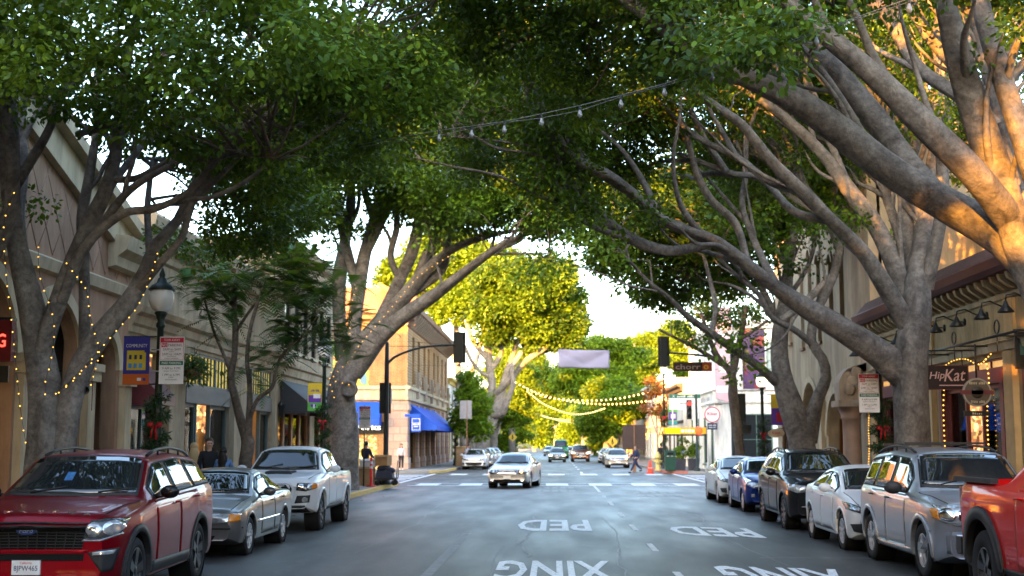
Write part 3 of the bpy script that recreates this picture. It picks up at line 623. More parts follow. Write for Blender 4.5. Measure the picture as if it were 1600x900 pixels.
mb = MB(); FFx.box(mb, .3, 16, 9.0, 9.2, -17, -.31); FFx.box(mb, .31, 16, 0, 9.4, -17, -16.8); mb.build('roof', M_roof, Fb)
for h in hs: window(FFs, Fb, *h, 2, 2, M_green, M_darkglass)
window(FFx, Fb, *hx[0], 2, 2, M_green, M_darkglass); window(FFx, Fb, *hx[1], 1, 3, M_wood, M_shopglass, sill=False); window(FFx, Fb, *hx[2], 1, 4, M_green, mat('pale_glass', (.3,.36,.36), .1), d=-.1); window(FFx, Fb, *hx[3], 1, 4, M_green, MATS['pale_glass'], d=-.1)
interior(FFx, Fb, 4.5, 6.4, 4.4, mat('ochre_poster', (.40,.28,.13), .6, var=.3, scale=1.2), -.5)
for fr, a, b_ in ((FFs, WY-.3, 98.2),(FFx, -.3, 16)):
    cornice(fr, Fb, a, b_, [(.002,4.35),(.14,4.38),(.16,4.5),(.06,4.55),(.06,5.1),(.25,5.2),(.002,5.25)], M_wb, 'sign_band')
    cornice(fr, Fb, a, b_, [(.002,9.0),(.2,9.1),(.3,9.5),(-.3,9.6),(-.3,9.5)], M_wb, 'cornice')
for k in range(5):
    mb = MB(); FFs.box(mb, WY+.1+k*4, WY+1.0+k*4, .14, 4.34, .001, .16); mb.build('pilaster', M_wb, Fb)
text('~3', FFs.p(89,4.8,.075), (0,-1,0), (0,0,1), .34, mat('grey_letters', (.35,.36,.38)), Fb, w=9)
mb = MB(); FFx.box(mb, 1.6, 3.0, 5.25, 9.0, .03, .09); mb.build('painted_mural', mosaic('mural_night', [(.04,.012,.06),(.16,.015,.02),(.06,.02,.09),(.18,.07,.02),(.03,.012,.05),(.10,.07,.02)], 1.8, 0), Fb)
# ---- lower and farther buildings
def plain_block(name, label, side, y0, y1, h, m, tm, nwin, storeys=1, depth=14, aw=None):
    fr = FL if side < 0 else FRT
    b = thing(name, label, 'building')
    hol = []; W = (y1-y0)/nwin
    for i in range(nwin):
        hol.append((y0+i*W+.5, y0+(i+1)*W-.5, .5, 3.0))
        for s_ in range(1, storeys): hol.append((y0+i*W+W*.3, y0+(i+1)*W-W*.3, 1.3+3.4*s_, 3.2+3.4*s_))
    mb = MB(); fr.wall(mb, y0, y1, 0, h, hol, .3); mb.build('wall', m, b); shell(fr, b, y0, y1, h-.01, depth, m)
    for q in hol: window(fr, b, *q, 2 if q[2] < 1 else 1, 1 if q[2] < 1 else 2, tm, M_darkglass)
    cornice(fr, b, y0, y1, [(.002,h-.6),(.15,h-.55),(.2,h-.3),(.45,h-.2),(.5,h),(.002,h+.05)], tm)
    cornice(fr, b, y0, y1, [(.002,3.4),(.12,3.42),(.16,3.6),(.002,3.65)], tm, 'belt_course')
    if aw: awning(fr, b, y0+1, y1-1, 3.9, 2.7, 1.3, aw)
    return b
M_lg = mat('pale_grey_plaster', (.50,.51,.53), .8, stain=.38, var=.08); M_cr = mat('cream_plaster', (.55,.49,.38), .8, stain=.38, var=.08); M_tn = mat('tan_plaster', (.42,.33,.23), .8, stain=.38)
plain_block('white_gabled_shop', 'low white shop with a dark eaves line beyond the white corner building', 1, 98.3, 112, 6.4, M_wb, M_roof, 4)
plain_block('grey_roofed_shop', 'pale grey shop building with dark cornice farther down the right side', 1, 112.2, 140, 7.6, M_lg, M_white, 7, 2)
plain_block('tan_shop', 'small tan shopfront row on the right far down the street', 1, 140.3, 175, 6.0, M_tn, M_trim, 8, 1, aw=M_maroon)
plain_block('cream_block', 'cream two-storey block at the far right end of the street', 1, 175.3, 230, 8.5, M_cr, M_trim, 10, 2)
plain_block('white_shop', 'white shop with yellow trim beyond the brick corner building', -1, 120.4, 138, 8.0, M_wb, mat('yellow_trim', (.5,.38,.1)), 5, 2)
plain_block('grey_block', 'grey two-storey block far down the left side of the street', -1, 138.3, 180, 8.5, M_lg, M_trim, 9, 2)
plain_block('tan_block', 'tan low block at the far left end of the street', -1, 180.3, 240, 6.5, M_tn, M_trim, 10, 1)
# the street goes on behind the camera; left blocks raised to block the sun
plain_block('rear_left_block', 'long beige three-storey block on the left pavement behind the viewer', -1, -80, -4, 12.5, M_beige_s, M_trim, 14, 3)
plain_block('rear_right_block', 'long cream block on the right pavement behind the viewer', 1, -70, 9.5, 7.0, M_cr, M_trim, 14, 2)
plain_block('front_left_block', 'plain tan shop between the arched hall and the rear block', -1, -3.7, 9.7, 9.5, M_tn, M_trim, 3, 2)

# tall blocks added out of frame on the left to block the low sun
def shade_block(name, label, x0, x1, y0, y1, h):
    fr = Fr((x1,0,0),(0,1,0),(1,0,0)); b = thing(name, label, 'building'); n = int((y1-y0)/5); W = (y1-y0)/n; st = int((h-2)/3.6)
    hol = [(y0+i*W+1.3, y0+i*W+W-1.3, 1.2+3.6*s_, 3.1+3.6*s_) for i in range(n) for s_ in range(st)]
    mb = MB(); fr.wall(mb, y0, y1, 0, h, hol, .3); mb.build('wall', M_tn, b); shell(fr, b, y0, y1, h-.01, x1-x0, M_tn)
    for q in hol: window(fr, b, *q, 1, 1, M_trim, M_darkglass, sill=False)
shade_block('shade_block', 'added tall tan block behind the left-hand shops, out of frame, blocking the low sun', -42, -24, -35, 30, 21.5)
shade_block('shade_block', 'added lower tan block behind the viewer on the left, out of frame, blocking the low sun', -42, -24, -90, -51, 16)
shade_block('shade_block', 'added middle tan block behind the viewer on the left, out of frame, blocking the low sun', -42, -24, -50.7, -35.5, 18)
# ------------------------------------------------------------------ trees
def bark(name, c0, c1):
    m = bpy.data.materials.new(name); n, l = nt(m); b = n['Principled BSDF']; tc = n.new('ShaderNodeTexCoord')
    z = n.new('ShaderNodeTexNoise'); z.inputs['Scale'].default_value = 2.2; z.inputs['Detail'].default_value = 8; z.inputs['Roughness'].default_value = .65; z.inputs['Distortion'].default_value = .6; l.new(tc.outputs['Object'], z.inputs[0])
    z2 = n.new('ShaderNodeTexNoise'); z2.inputs['Scale'].default_value = 11; z2.inputs['Detail'].default_value = 8; z2.inputs['Roughness'].default_value = .72; l.new(tc.outputs['Object'], z2.inputs[0])
    r = n.new('ShaderNodeValToRGB'); e = r.color_ramp.elements; e[0].position = .3; e[0].color = (*c0, 1); e[1].position = .68; e[1].color = (*c1, 1); l.new(z.outputs[0], r.inputs[0])
    mx = n.new('ShaderNodeMix'); mx.data_type = 'RGBA'; mx.blend_type = 'MULTIPLY'; mx.inputs[0].default_value = .9; l.new(r.outputs[0], mx.inputs[6]); zr_ = n.new('ShaderNodeValToRGB'); zr_.color_ramp.elements[0].position = .33; zr_.color_ramp.elements[0].color = (.36,.36,.36,1); zr_.color_ramp.elements[1].position = .62; zr_.color_ramp.elements[1].color = (.85,.85,.86,1); l.new(z2.outputs[0], zr_.inputs[0]); l.new(zr_.outputs[0], mx.inputs[7])
    g = n.new('ShaderNodeMix'); g.data_type = 'RGBA'; g.blend_type = 'MULTIPLY'; g.inputs[0].default_value = 1; g.inputs[7].default_value = (1.35,1.35,1.35,1); l.new(mx.outputs[2], g.inputs[6])
    l.new(g.outputs[2], b.inputs['Base Color']); b.inputs['Roughness'].default_value = .85; b.inputs['Specular IOR Level'].default_value = .2
    bp = n.new('ShaderNodeBump'); bp.inputs['Strength'].default_value = .8; bp.inputs['Distance'].default_value = .05; z3 = n.new('ShaderNodeTexNoise'); z3.inputs['Scale'].default_value = 7; z3.inputs['Detail'].default_value = 9; z3.inputs['Roughness'].default_value = .7; z3.inputs['Distortion'].default_value = 1.2; l.new(tc.outputs['Object'], z3.inputs[0]); l.new(z3.outputs[0], bp.inputs['Height']); l.new(bp.outputs[0], b.inputs['Normal'])
    return m
M_bark = bark('fig_bark', (.068,.060,.056), (.235,.212,.195)); M_bark_d = bark('slender_bark', (.07,.055,.045), (.17,.14,.115)); M_bark_p = bark('pale_bark', (.17,.15,.13), (.40,.36,.32))
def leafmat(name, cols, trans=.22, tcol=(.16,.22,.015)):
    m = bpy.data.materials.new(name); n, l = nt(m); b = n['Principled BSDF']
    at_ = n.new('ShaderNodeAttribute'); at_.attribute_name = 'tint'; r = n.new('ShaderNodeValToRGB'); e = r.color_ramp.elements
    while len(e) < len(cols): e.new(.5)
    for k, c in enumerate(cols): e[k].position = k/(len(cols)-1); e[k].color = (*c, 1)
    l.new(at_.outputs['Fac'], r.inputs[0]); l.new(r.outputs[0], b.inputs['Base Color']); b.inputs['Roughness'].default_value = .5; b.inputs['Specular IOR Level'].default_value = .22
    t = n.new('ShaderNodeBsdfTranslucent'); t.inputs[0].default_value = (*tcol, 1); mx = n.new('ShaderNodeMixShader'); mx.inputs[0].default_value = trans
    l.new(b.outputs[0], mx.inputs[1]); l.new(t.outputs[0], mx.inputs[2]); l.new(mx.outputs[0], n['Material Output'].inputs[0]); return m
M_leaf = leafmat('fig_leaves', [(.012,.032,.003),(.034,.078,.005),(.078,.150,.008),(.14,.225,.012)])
M_leaf_sun = leafmat('sun_toned_leaves', [(.050,.095,.006),(.085,.155,.008),(.125,.215,.009),(.16,.26,.010)], tcol=(.22,.32,.008))  # fig_leaves in a brighter, yellower copy; sunlight put into the colour
M_leaf_j = leafmat('feathery_leaves', [(.030,.085,.028),(.045,.11,.032),(.06,.13,.035)])
M_leaf_r = leafmat('autumn_leaves', [(.20,.05,.02),(.30,.09,.02),(.16,.12,.02),(.08,.10,.02)], tcol=(.35,.10,.02))
def spline(P, Rr, step=.22):
    P = np.array([list(p) for p in P], float); Rr = np.array(Rr, float)
    Pe = np.vstack([2*P[0]-P[1], P, 2*P[-1]-P[-2]]); Re = np.concatenate([[Rr[0]], Rr, [Rr[-1]]])
    o, r = [], []
    for i in range(1, len(Pe)-2):
        n = max(2, int(np.linalg.norm(Pe[i+1]-Pe[i])/step))
        for k in range(n):
            t = k/n; t2, t3 = t*t, t*t*t
            o.append(.5*((2*Pe[i])+(-Pe[i-1]+Pe[i+1])*t+(2*Pe[i-1]-5*Pe[i]+4*Pe[i+1]-Pe[i+2])*t2+(-Pe[i-1]+3*Pe[i]-3*Pe[i+1]+Pe[i+2])*t3)); r.append(Re[i]+(Re[i+1]-Re[i])*t)
    o.append(Pe[-2]); r.append(Re[-2]); return np.array(o), np.array(r)
def limb_mesh(P, Rr, seed=0, n=14, flute=.09):
    g = np.random.default_rng(seed); C, r = spline(P, Rr, max(.10, min(.3, Rr[0]*.9)))
    m = len(C); T = np.gradient(C, axis=0); T /= np.linalg.norm(T, axis=1)[:, None]+1e-9
    A = np.zeros_like(C); up = np.array([0,0,1.]) if abs(T[0,2]) < .9 else np.array([1.,0,0])
    for i in range(m):
        a = np.cross(T[i], up); a /= np.linalg.norm(a)+1e-9; A[i] = a; up = np.cross(a, T[i])
    B = np.cross(A, T); th = np.linspace(0, 2*math.pi, n, endpoint=False); s = np.cumsum(np.r_[0, np.linalg.norm(np.diff(C, axis=0), axis=1)])
    ph = g.uniform(0, 6.28, 5)
    RR = r[:, None]*(1+flute*np.sin(2*th[None]+ph[0]+.5*s[:, None])+flute*.7*np.sin(3*th[None]+ph[1]-.35*s[:, None])+flute*.55*np.sin(5*th[None]+ph[2]+.8*s[:, None])*np.cos(s[:, None]*.7+ph[4])+.05*np.sin(1.9*s[:, None]+ph[3]))
    V = C[:, None]+RR[..., None]*(A[:, None]*np.cos(th)[None, :, None]+B[:, None]*np.sin(th)[None, :, None])
    V = V.reshape(-1, 3); i = np.arange(m-1)[:, None]*n; k = np.arange(n)[None]; k2 = (k+1) % n
    F = np.stack([i+k, i+k2, i+n+k2, i+n+k], -1).reshape(-1, 4)
    V = np.vstack([V, C[-1]+T[-1]*r[-1]*.6]); F2 = np.stack([(m-1)*n+np.arange(n), (m-1)*n+(np.arange(n)+1) % n, np.full(n, len(V)-1), np.full(n, len(V)-1)], -1)
    tri = F2[:, :3]; me = bpy.data.meshes.new('limb'); 
    me.from_pydata(V.tolist(), [], F.tolist()+tri.tolist()); me.polygons.foreach_set('use_smooth', np.ones(len(me.polygons), bool)); me.update(); return me, C
LIMBPTS = {}; TIPS = {}; LIMB_K = {'fig_tree': .68, 'fig_tree.001': .80, 'fig_tree.002': .74, 'fig_tree.003': .70, 'fig_tree.004': .66}
def limb(tree, name, pts, m, seed, flute=.09, n=14):
    """pts: (px, py, depth, radius in photo pixels)"""
    P = [at(p[0], p[1], p[2]) for p in pts]; Rr = [p[3]*p[2]/2000*LIMB_K.get(tree.name, .92) for p in pts]
    me, C = limb_mesh(P, Rr, seed, n, flute); o = link(name, me, m, tree); LIMBPTS.setdefault(tree.name, []).append(C); return o
DENS = 2.3; PER = 1.5; NLEAF = [0]
def rand_unit(g, n):
    v = g.normal(size=(n, 3)); return v/np.linalg.norm(v, axis=1)[:, None]
def blob_clumps(blobs, g, dens=1.0, shell=.55):
    """blobs: (px, py, depth, rx px, ry px, depth radius m) -> clump centres"""
    out = []
    for b in blobs:
      if b[0] == 'w': c0 = np.array(b[1:4], float); rad0 = np.array(b[4:7], float)
      else: c0 = np.array(at(b[0], b[1], b[2])); s = b[2]/2000; rad0 = np.array([b[3]*s, b[5], b[4]*s])
      big = rad0.prod() > .6
      for q in range(6 if big else 1):
        c = c0+(rand_unit(g, 1)[0]*(.50+.12*g.random())*rad0 if big else 0); rad = rad0*(.42+.16*g.random()) if big else rad0
        n = max(3, int((.82 if big else 1)*dens*4.2*(rad[0]*rad[1]*rad[2])**(2/3)*1.6*DENS))
        u = rand_unit(g, n); t = shell+(1-shell)*g.random(n)**.5; out.append(c+u*rad*t[:, None])
    return np.vstack(out)
def leaf_mesh(centres, g, clump_r, per, size, droop=.35, long=1.6, oval=False):
    per = int(per*PER); NLEAF[0] += per*len(centres)
    k = len(centres); cr = clump_r*(.65+.7*g.random(k)); N = k*per; ci = np.repeat(np.arange(k), per)
    u = rand_unit(g, N); t = (.35+.65*g.random(N)**.6); off = u*t[:, None]*cr[ci][:, None]*np.array([1,1,.62]); P = centres[ci]+off
    # leaf axis: outwards and somewhat down; leaf normal: mostly up
    ax = u*np.array([1,1,.6])+g.normal(size=(N,3))*.45; ax[:, 2] -= droop; ax /= np.linalg.norm(ax, axis=1)[:, None]
    nr = np.array([0,0,1.])+g.normal(size=(N,3))*.55+u*.35; sd = np.cross(ax, nr); sd /= np.linalg.norm(sd, axis=1)[:, None]+1e-9; nn = np.cross(sd, ax)
    L = size*1.15*((.7+.6*g.random(N))*np.where(t < .62, 1.3, 1.0))[:, None]; W = L/long/1.0
    v0 = P; v1 = P+ax*L*.45+sd*W*.5-nn*W*.10; v2 = P+ax*L; v3 = P+ax*L*.45-sd*W*.5-nn*W*.10; 
    nv = 4
    if oval:
        nv = 6; q = [P+ax*L*.26+sd*W*.44-nn*W*.09, P+ax*L*.68+sd*W*.42-nn*W*.09, P+ax*L*.68-sd*W*.42-nn*W*.09, P+ax*L*.26-sd*W*.44-nn*W*.09]; V = np.stack([P, q[0], q[1], v2-nn*W*.12, q[2], q[3]], 1).reshape(-1, 3)
    else: V = np.stack([v0, v1, v2, v3], 1).reshape(-1, 3)
    b = np.arange(N)[:, None]*nv
    F = (np.concatenate([b+np.array([[0,1,2,3]]), b+np.array([[0,3,4,5]])], 1).reshape(-1, 4) if oval else np.concatenate([b+np.array([[0,1,2]]), b+np.array([[0,2,3]])], 1).reshape(-1, 3))
    me = np_mesh('leaves', V, F)
    tint = np.clip(np.repeat(.68*g.random(k)[ci]**1.3+.32*g.random(N), nv), 0, 1).astype(np.float32)
    a = me.attributes.new('tint', 'FLOAT', 'POINT'); a.data.foreach_set('value', tint); return me
def twigs(tree, centres, g, m, frac=.25, r=.012):
    C = np.vstack(LIMBPTS[tree.name]); idx = g.choice(len(centres), max(2, int(len(centres)*frac)), replace=False); mb = MB()
    for i in idx:
        c = centres[i]; d = np.linalg.norm(C-c, axis=1); j = int(np.argmin(d+g.random(len(C))*1.2))
        if d[j] > 2.8: continue
        a = Vector(C[j]); b = Vector(c); mid = a.lerp(b, .5)+Vector(g.normal(size=3)*.12*d[j]); mid.z += .08*d[j]
        mb.tube([a, a.lerp(mid, .5)+Vector(g.normal(size=3)*.04*d[j]), mid, mid.lerp(b, .5)+Vector(g.normal(size=3)*.05*d[j]), b], [r*2.6*min(1.6, .6+d[j]*.25), r*2.0, r*1.6, r*1.1, r*.6], 5, False)
    if mb.v: tag(mb.build('twigs', m, tree), kind='stuff')
def crown(tree, blobs, seed, clump=.55, per=46, size=.085, dens=1., shell=.5, m=None, tw=.25, bm_=None, droop=.35, oval=False):
    g = np.random.default_rng(seed); c = blob_clumps(blobs, g, dens, shell)
    if tree.name in TIPS:
        tp = np.array(TIPS[tree.name]); c = np.vstack([c]+[tp+g.normal(size=tp.shape)*clump*.65+np.array([0,0,.1]) for _ in range(4)])
    o = link('crown', leaf_mesh(c, g, clump, per, size, droop, oval=oval), m or M_leaf, tree); tag(o, kind='stuff')
    if tw and tree.name in LIMBPTS: twigs(tree, c, g, bm_ or M_bark_d, tw, .010+.004*clump)
    return o
def offshoots(tree, n, seed, m, lmin=1.2, lmax=3.2, r0=.055, lean=(0,0,0), zmin=3.2):
    g = np.random.default_rng(seed); src = [C for C in LIMBPTS[tree.name] if len(C) > 8]; made = 0; tries = 0
    while made < n and tries < n*6:
        tries += 1; C = src[g.integers(len(src))]; i = int(len(C)*g.uniform(.35, .92)); p = C[min(i, len(C)-2)]
        if p[2] < zmin: continue
        t = C[min(i+1, len(C)-1)]-C[i-1]; t /= np.linalg.norm(t)+1e-9; d = t*.9+rand_unit(g, 1)[0]*.75+np.array([0,0,.35])+np.array(lean); d /= np.linalg.norm(d); L = g.uniform(lmin, lmax); P = [p]
        for k in range(4):
            d = d+rand_unit(g, 1)[0]*.38+np.array([0,0,.12]); d /= np.linalg.norm(d); P.append(P[-1]+d*L/4)
        r = r0*g.uniform(.6, 1.3); me, Cn = limb_mesh(P, [r, r*.8, r*.62, r*.42, r*.2], int(g.integers(1e6)), 8, .08); link('limb', me, m, tree); LIMBPTS[tree.name].append(Cn); TIPS.setdefault(tree.name, []).append(Cn[-1]); made += 1
GT = 'fig trees lining the street'
# --- left near fig
T1 = thing('fig_tree', 'many-stemmed grey fig tree wrapped in tiny yellow lights, left foreground above the red SUV', 'tree', (0,0,0), group=GT)
Y = 20.5
limb(T1, 'trunk', [(66,872,Y,58),(70,800,Y,50),(74,700,Y,44),(72,650,Y,40),(68,600,Y,36),(58,540,Y,30),(48,480,Y-.2,26),(34,420,Y-.4,22),(22,360,Y-.6,20),(16,290,Y-.8,21),(14,220,Y-1,22),(8,130,Y-1.2,19),(0,40,Y-1.4,14),(-20,-60,Y-1.6,8)], M_bark, 1, .13, 20)
limb(T1, 'trunk_base', [(84,872,Y,48),(88,800,Y,42),(92,740,Y,40),(97,700,Y,38),(104,660,Y,34),(112,620,Y,31),(130,566,Y+.1,28),(162,518,Y+.2,24),(203,470,Y+.3,20),(228,425,Y+.3,17),(243,385,Y+.3,14),(278,344,Y+.3,11),(311,275,Y,9),(345,235,Y-.3,6),(390,200,Y-.6,4)], M_bark, 2, .12, 18)
TL1 = [
 [(62,560,Y,22),(84,490,Y-.2,22),(110,420,Y-.3,22),(140,350,Y-.4,20),(168,290,Y-.5,18),(182,230,Y-.6,17),(188,160,Y-.8,14),(200,90,Y-1,10),(215,10,Y-1.2,6)],
 [(130,610,Y,15),(132,540,Y+.5,14),(132,470,Y+.7,14),(131,400,Y+.8,13),(128,340,Y+.8,12),(140,270,Y+.8,10),(150,200,Y+.8,8),(150,110,Y+.8,5)],
 [(96,470,Y-.3,14),(130,390,Y-.6,12),(190,335,Y-.9,10),(245,325,Y-1.2,9),(300,295,Y-1.5,8),(350,230,Y-1.8,6),(400,180,Y-2,4)],
 [(112,420,Y-.3,11),(150,365,Y-.6,10),(200,300,Y-.9,9),(260,262,Y-1.2,7),(330,225,Y-1.6,5),(400,160,Y-2,4)],
 [(160,310,Y-.5,10),(200,255,Y-.2,9),(250,195,Y+.1,7),(300,150,Y+.4,5),(340,90,Y+.6,4)],
 [(172,280,Y-.5,10),(215,278,Y-.7,8),(270,250,Y-1,7),(330,250,Y-1.3,5),(400,230,Y-1.8,4)],
 [(120,210,Y-.9,9),(170,195,Y-1,9),(205,165,Y-1.2,8),(228,140,Y-1.4,6),(260,90,Y-1.6,4)],
 [(15,300,Y-.7,15),(45,255,Y-.8,12),(75,205,Y-.9,10),(95,150,Y-1,8),(120,80,Y-1.1,5)],
 [(40,430,Y-.3,13),(30,340,Y+.2,12),(38,260,Y+.5,11),(34,180,Y+.8,9),(60,90,Y+1,5)],
 [(185,250,Y-.6,8),(165,210,Y-.4,7),(120,190,Y-.2,6),(90,140,Y,4)],
 [(235,410,Y+.4,10),(232,370,Y+.7,8),(230,320,Y+1,7),(238,250,Y+1.2,5)],
 [(215,455,Y+.3,10),(248,415,Y-.2,9),(285,370,Y-.5,8),(300,320,Y-.6,7),(350,270,Y-1,5),(430,190,Y-1.6,3)],
 [(-30,420,Y-1,24),(5,360,Y-1.3,18),(20,280,Y-1.6,16),(10,190,Y-2,15),(-10,90,Y-2.4,12)],
]
for i, p in enumerate(TL1): limb(T1, 'limb', p, M_bark, 20+i, .10, 12)
B1 = [(70,125,18,120,36,2),(300,205,18,90,45,2),(160,150,19,70,30,1.6),(20,40,17,170,95,2.4),(200,50,16,170,95,2.4),(390,40,15.5,170,85,2.4),(470,95,15,110,55,2.0),(560,70,17,130,100,2.4),(90,110,15.5,130,45,1.2),(270,115,15,130,45,1.6),(350,180,19,120,70,2.4),(470,200,20.5,130,90,2.4),(610,150,20,110,100,2.5),(640,60,22,120,80,2.5),
      (330,300,25,70,90,2.2),(300,390,26,50,34,1.8),(380,370,25,75,50,2.0),(430,300,24,80,70,2.2),(560,230,23,110,50,2.2),(400,250,23,100,70,2.4),
      (200,-90,18,420,80,3.5),(600,-90,18,300,70,3.5),(-120,60,17,110,150,2.5),(260,215,22,80,40,1.5),(-60,200,21,60,70,2),(500,150,18,140,60,1.6)]
offshoots(T1, 26, 11, M_bark)
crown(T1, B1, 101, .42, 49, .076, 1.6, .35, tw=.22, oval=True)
# --- left second fig
T2 = thing('fig_tree', 'left fig tree with a thick knotted trunk leaning over the street behind the white pickup', 'tree', (0,0,0), group=GT)
Y = 48.
limb(T2, 'trunk', [(532,775,Y,42),(536,735,Y,36),(538,690,Y,33),(536,650,Y,31),(534,615,Y,30),(545,575,Y,27),(575,535,Y,22),(600,500,Y,17),(630,465,Y-.3,13),(668,420,Y-.6,10),(705,390,Y-1,8),(750,372,Y-1.5,6),(800,360,Y-2,4)], M_bark, 3, .11, 20)
TL2 = [
 [(552,580,Y,22),(590,530,Y-.5,17),(630,495,Y-1,14),(680,460,Y-1.6,12),(725,425,Y-2.2,10),(765,395,Y-2.8,8),(800,370,Y-3.4,5)],
 [(575,545,Y,16),(600,490,Y+.4,15),(625,435,Y+.7,14),(645,390,Y+.9,12),(655,340,Y+1,10),(665,280,Y+1,7)],
 [(600,505,Y,13),(645,450,Y+.2,11),(665,400,Y+.4,9),(690,350,Y+.5,7),(715,290,Y+.6,5)],
 [(640,460,Y-.2,9),(690,420,Y-.2,8),(700,370,Y-.2,7),(720,330,Y,5)],
 [(545,590,Y,18),(553,520,Y+.8,17),(560,460,Y+1.1,15),(570,400,Y+1.3,13),(585,345,Y+1.4,11),(600,290,Y+1.4,9),(615,230,Y+1.4,6)],
 [(540,600,Y,15),(532,520,Y+1,14),(530,440,Y+1.4,13),(540,370,Y+1.6,11),(548,310,Y+1.8,9),(545,250,Y+2,6)],
 [(560,460,Y+1.1,10),(545,400,Y+1.2,9),(530,340,Y+1.2,8),(520,280,Y+1.2,5)],
 [(570,400,Y+1.3,9),(595,350,Y+1,8),(618,300,Y+.8,7),(640,240,Y+.6,5)],
 [(625,440,Y+.7,8),(610,400,Y+.6,7),(620,350,Y+.6,6),(610,300,Y+.6,4)],
 [(585,350,Y+1.4,8),(570,300,Y+1.4,7),(565,250,Y+1.4,5)],
 [(725,425,Y-2.2,6),(760,400,Y-2,5),(790,385,Y-2,4),(830,350,Y-2,3)],
]
for i, p in enumerate(TL2): limb(T2, 'limb', p, M_bark, 40+i, .10, 12)
mb = MB(); k0 = at(545,608,Y-.9); mb.lathe([(.30,.25),(.32,0),(.27,-.12),(.20,-.05),(.16,.05),(0,.08)], 14, k0, 'y'); mb.build('burl', M_bark, T2)
B2 = [(500,230,46,140,80,4),(620,210,46,140,90,4),(720,240,46,130,90,4),(800,270,46,110,70,3.5),(850,330,46,60,38,2.5),(700,310,46,90,45,3),(640,290,48,70,50,3),(560,150,47,170,80,4.5),(760,170,47,160,90,4.5),(480,330,47,50,40,2.5),(730,340,45,60,25,2),(660,100,48,260,90,5),(870,270,46,70,70,3),(450,290,48,60,80,3)]
offshoots(T2, 26, 12, M_bark, 1.6, 4.5, .09, zmin=6)
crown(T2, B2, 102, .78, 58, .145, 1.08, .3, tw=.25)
# --- right, nearest fig: its base is just outside the frame
T3 = thing('fig_tree', 'foreground fig whose huge sun-patched limbs sweep in from the right edge of the photo', 'tree', (0,0,0), group=GT)
Y = 19.5
limb(T3, 'trunk', [(1752,880,Y,80),(1745,800,Y,68),(1720,700,Y,60),(1690,600,Y,52),(1650,500,Y,46),(1608,420,Y,40),(1582,350,Y-.2,36),(1560,280,Y-.3,33),(1535,210,Y-.5,30),(1512,140,Y-.7,27),(1490,60,Y-1,24),(1470,-30,Y-1.3,18)], M_bark, 4, .09, 22)
TL3 = [
 [(1640,450,Y,44),(1570,372,Y+.3,40),(1500,330,Y+.5,38),(1430,290,Y+.6,35),(1370,250,Y+.6,32),(1300,195,Y+.5,29),(1230,150,Y+.3,25),(1160,118,Y,22),(1090,80,Y-.2,19),(1030,38,Y-.4,16),(970,-5,Y-.6,12)],
 [(1580,345,Y-.2,32),(1520,270,Y-.8,28),(1450,200,Y-1.2,27),(1380,130,Y-1.5,25),(1310,70,Y-1.8,22),(1240,15,Y-2.2,17),(1190,-40,Y-2.5,12)],
 [(1450,300,Y+.6,30),(1410,250,Y+.9,28),(1370,190,Y+1.1,26),(1320,130,Y+1.2,23),(1270,75,Y+1.2,20),(1240,30,Y+1.2,16),(1225,-30,Y+1.2,11)],
 [(1610,400,Y,34),(1600,300,Y+.5,30),(1575,200,Y+.8,26),(1550,110,Y+1,23),(1530,30,Y+1.2,20),(1510,-50,Y+1.4,15)],
 [(1640,330,Y-1,32),(1600,220,Y-1,28),(1565,120,Y-1,24),(1535,20,Y-1,20),(1520,-60,Y-1,16)],
 [(1560,200,Y+.8,20),(1500,150,Y+1.2,17),(1440,110,Y+1.5,15),(1400,50,Y+1.8,13),(1360,-20,Y+2,10)],
 [(1540,150,Y+.9,16),(1490,100,Y+2,14),(1440,40,Y+2.4,11),(1400,-30,Y+2.6,8)],
 [(1300,195,Y+.5,13),(1260,150,Y+1,11),(1200,130,Y+1.5,9),(1130,125,Y+2,7),(1050,100,Y+2.4,5)],
 [(1540,220,Y,14),(1555,150,Y+2,13),(1600,100,Y+2.5,12),(1640,50,Y+3,10)],
]
for i, p in enumerate(TL3): limb(T3, 'limb', p, M_bark, 60+i, .07, 18)
B3 = [(1150,62,14,85,42,.9),(1090,82,14.2,40,26,.6),(1235,50,13.5,75,40,.8),(1190,100,14,45,24,.6),(1120,15,14.5,110,40,1),
      (820,60,21,140,90,2.5),(920,110,22,110,80,2.5),(990,60,21,110,70,2.5),(760,-10,21,180,80,3),(1060,10,19,120,50,2),(1330,-55,18,260,60,3),(1560,-60,20,160,60,3),(1030,-70,19,200,60,3),(1600,60,26,50,70,2),(1440,-10,24,100,50,2),(870,20,22,120,70,2.5)]
offshoots(T3, 44, 13, M_bark, 1.5, 4, .07, (-.3,0,0))
crown(T3, B3, 103, .42, 46, .078, 1.5, .35, tw=.25, oval=True)
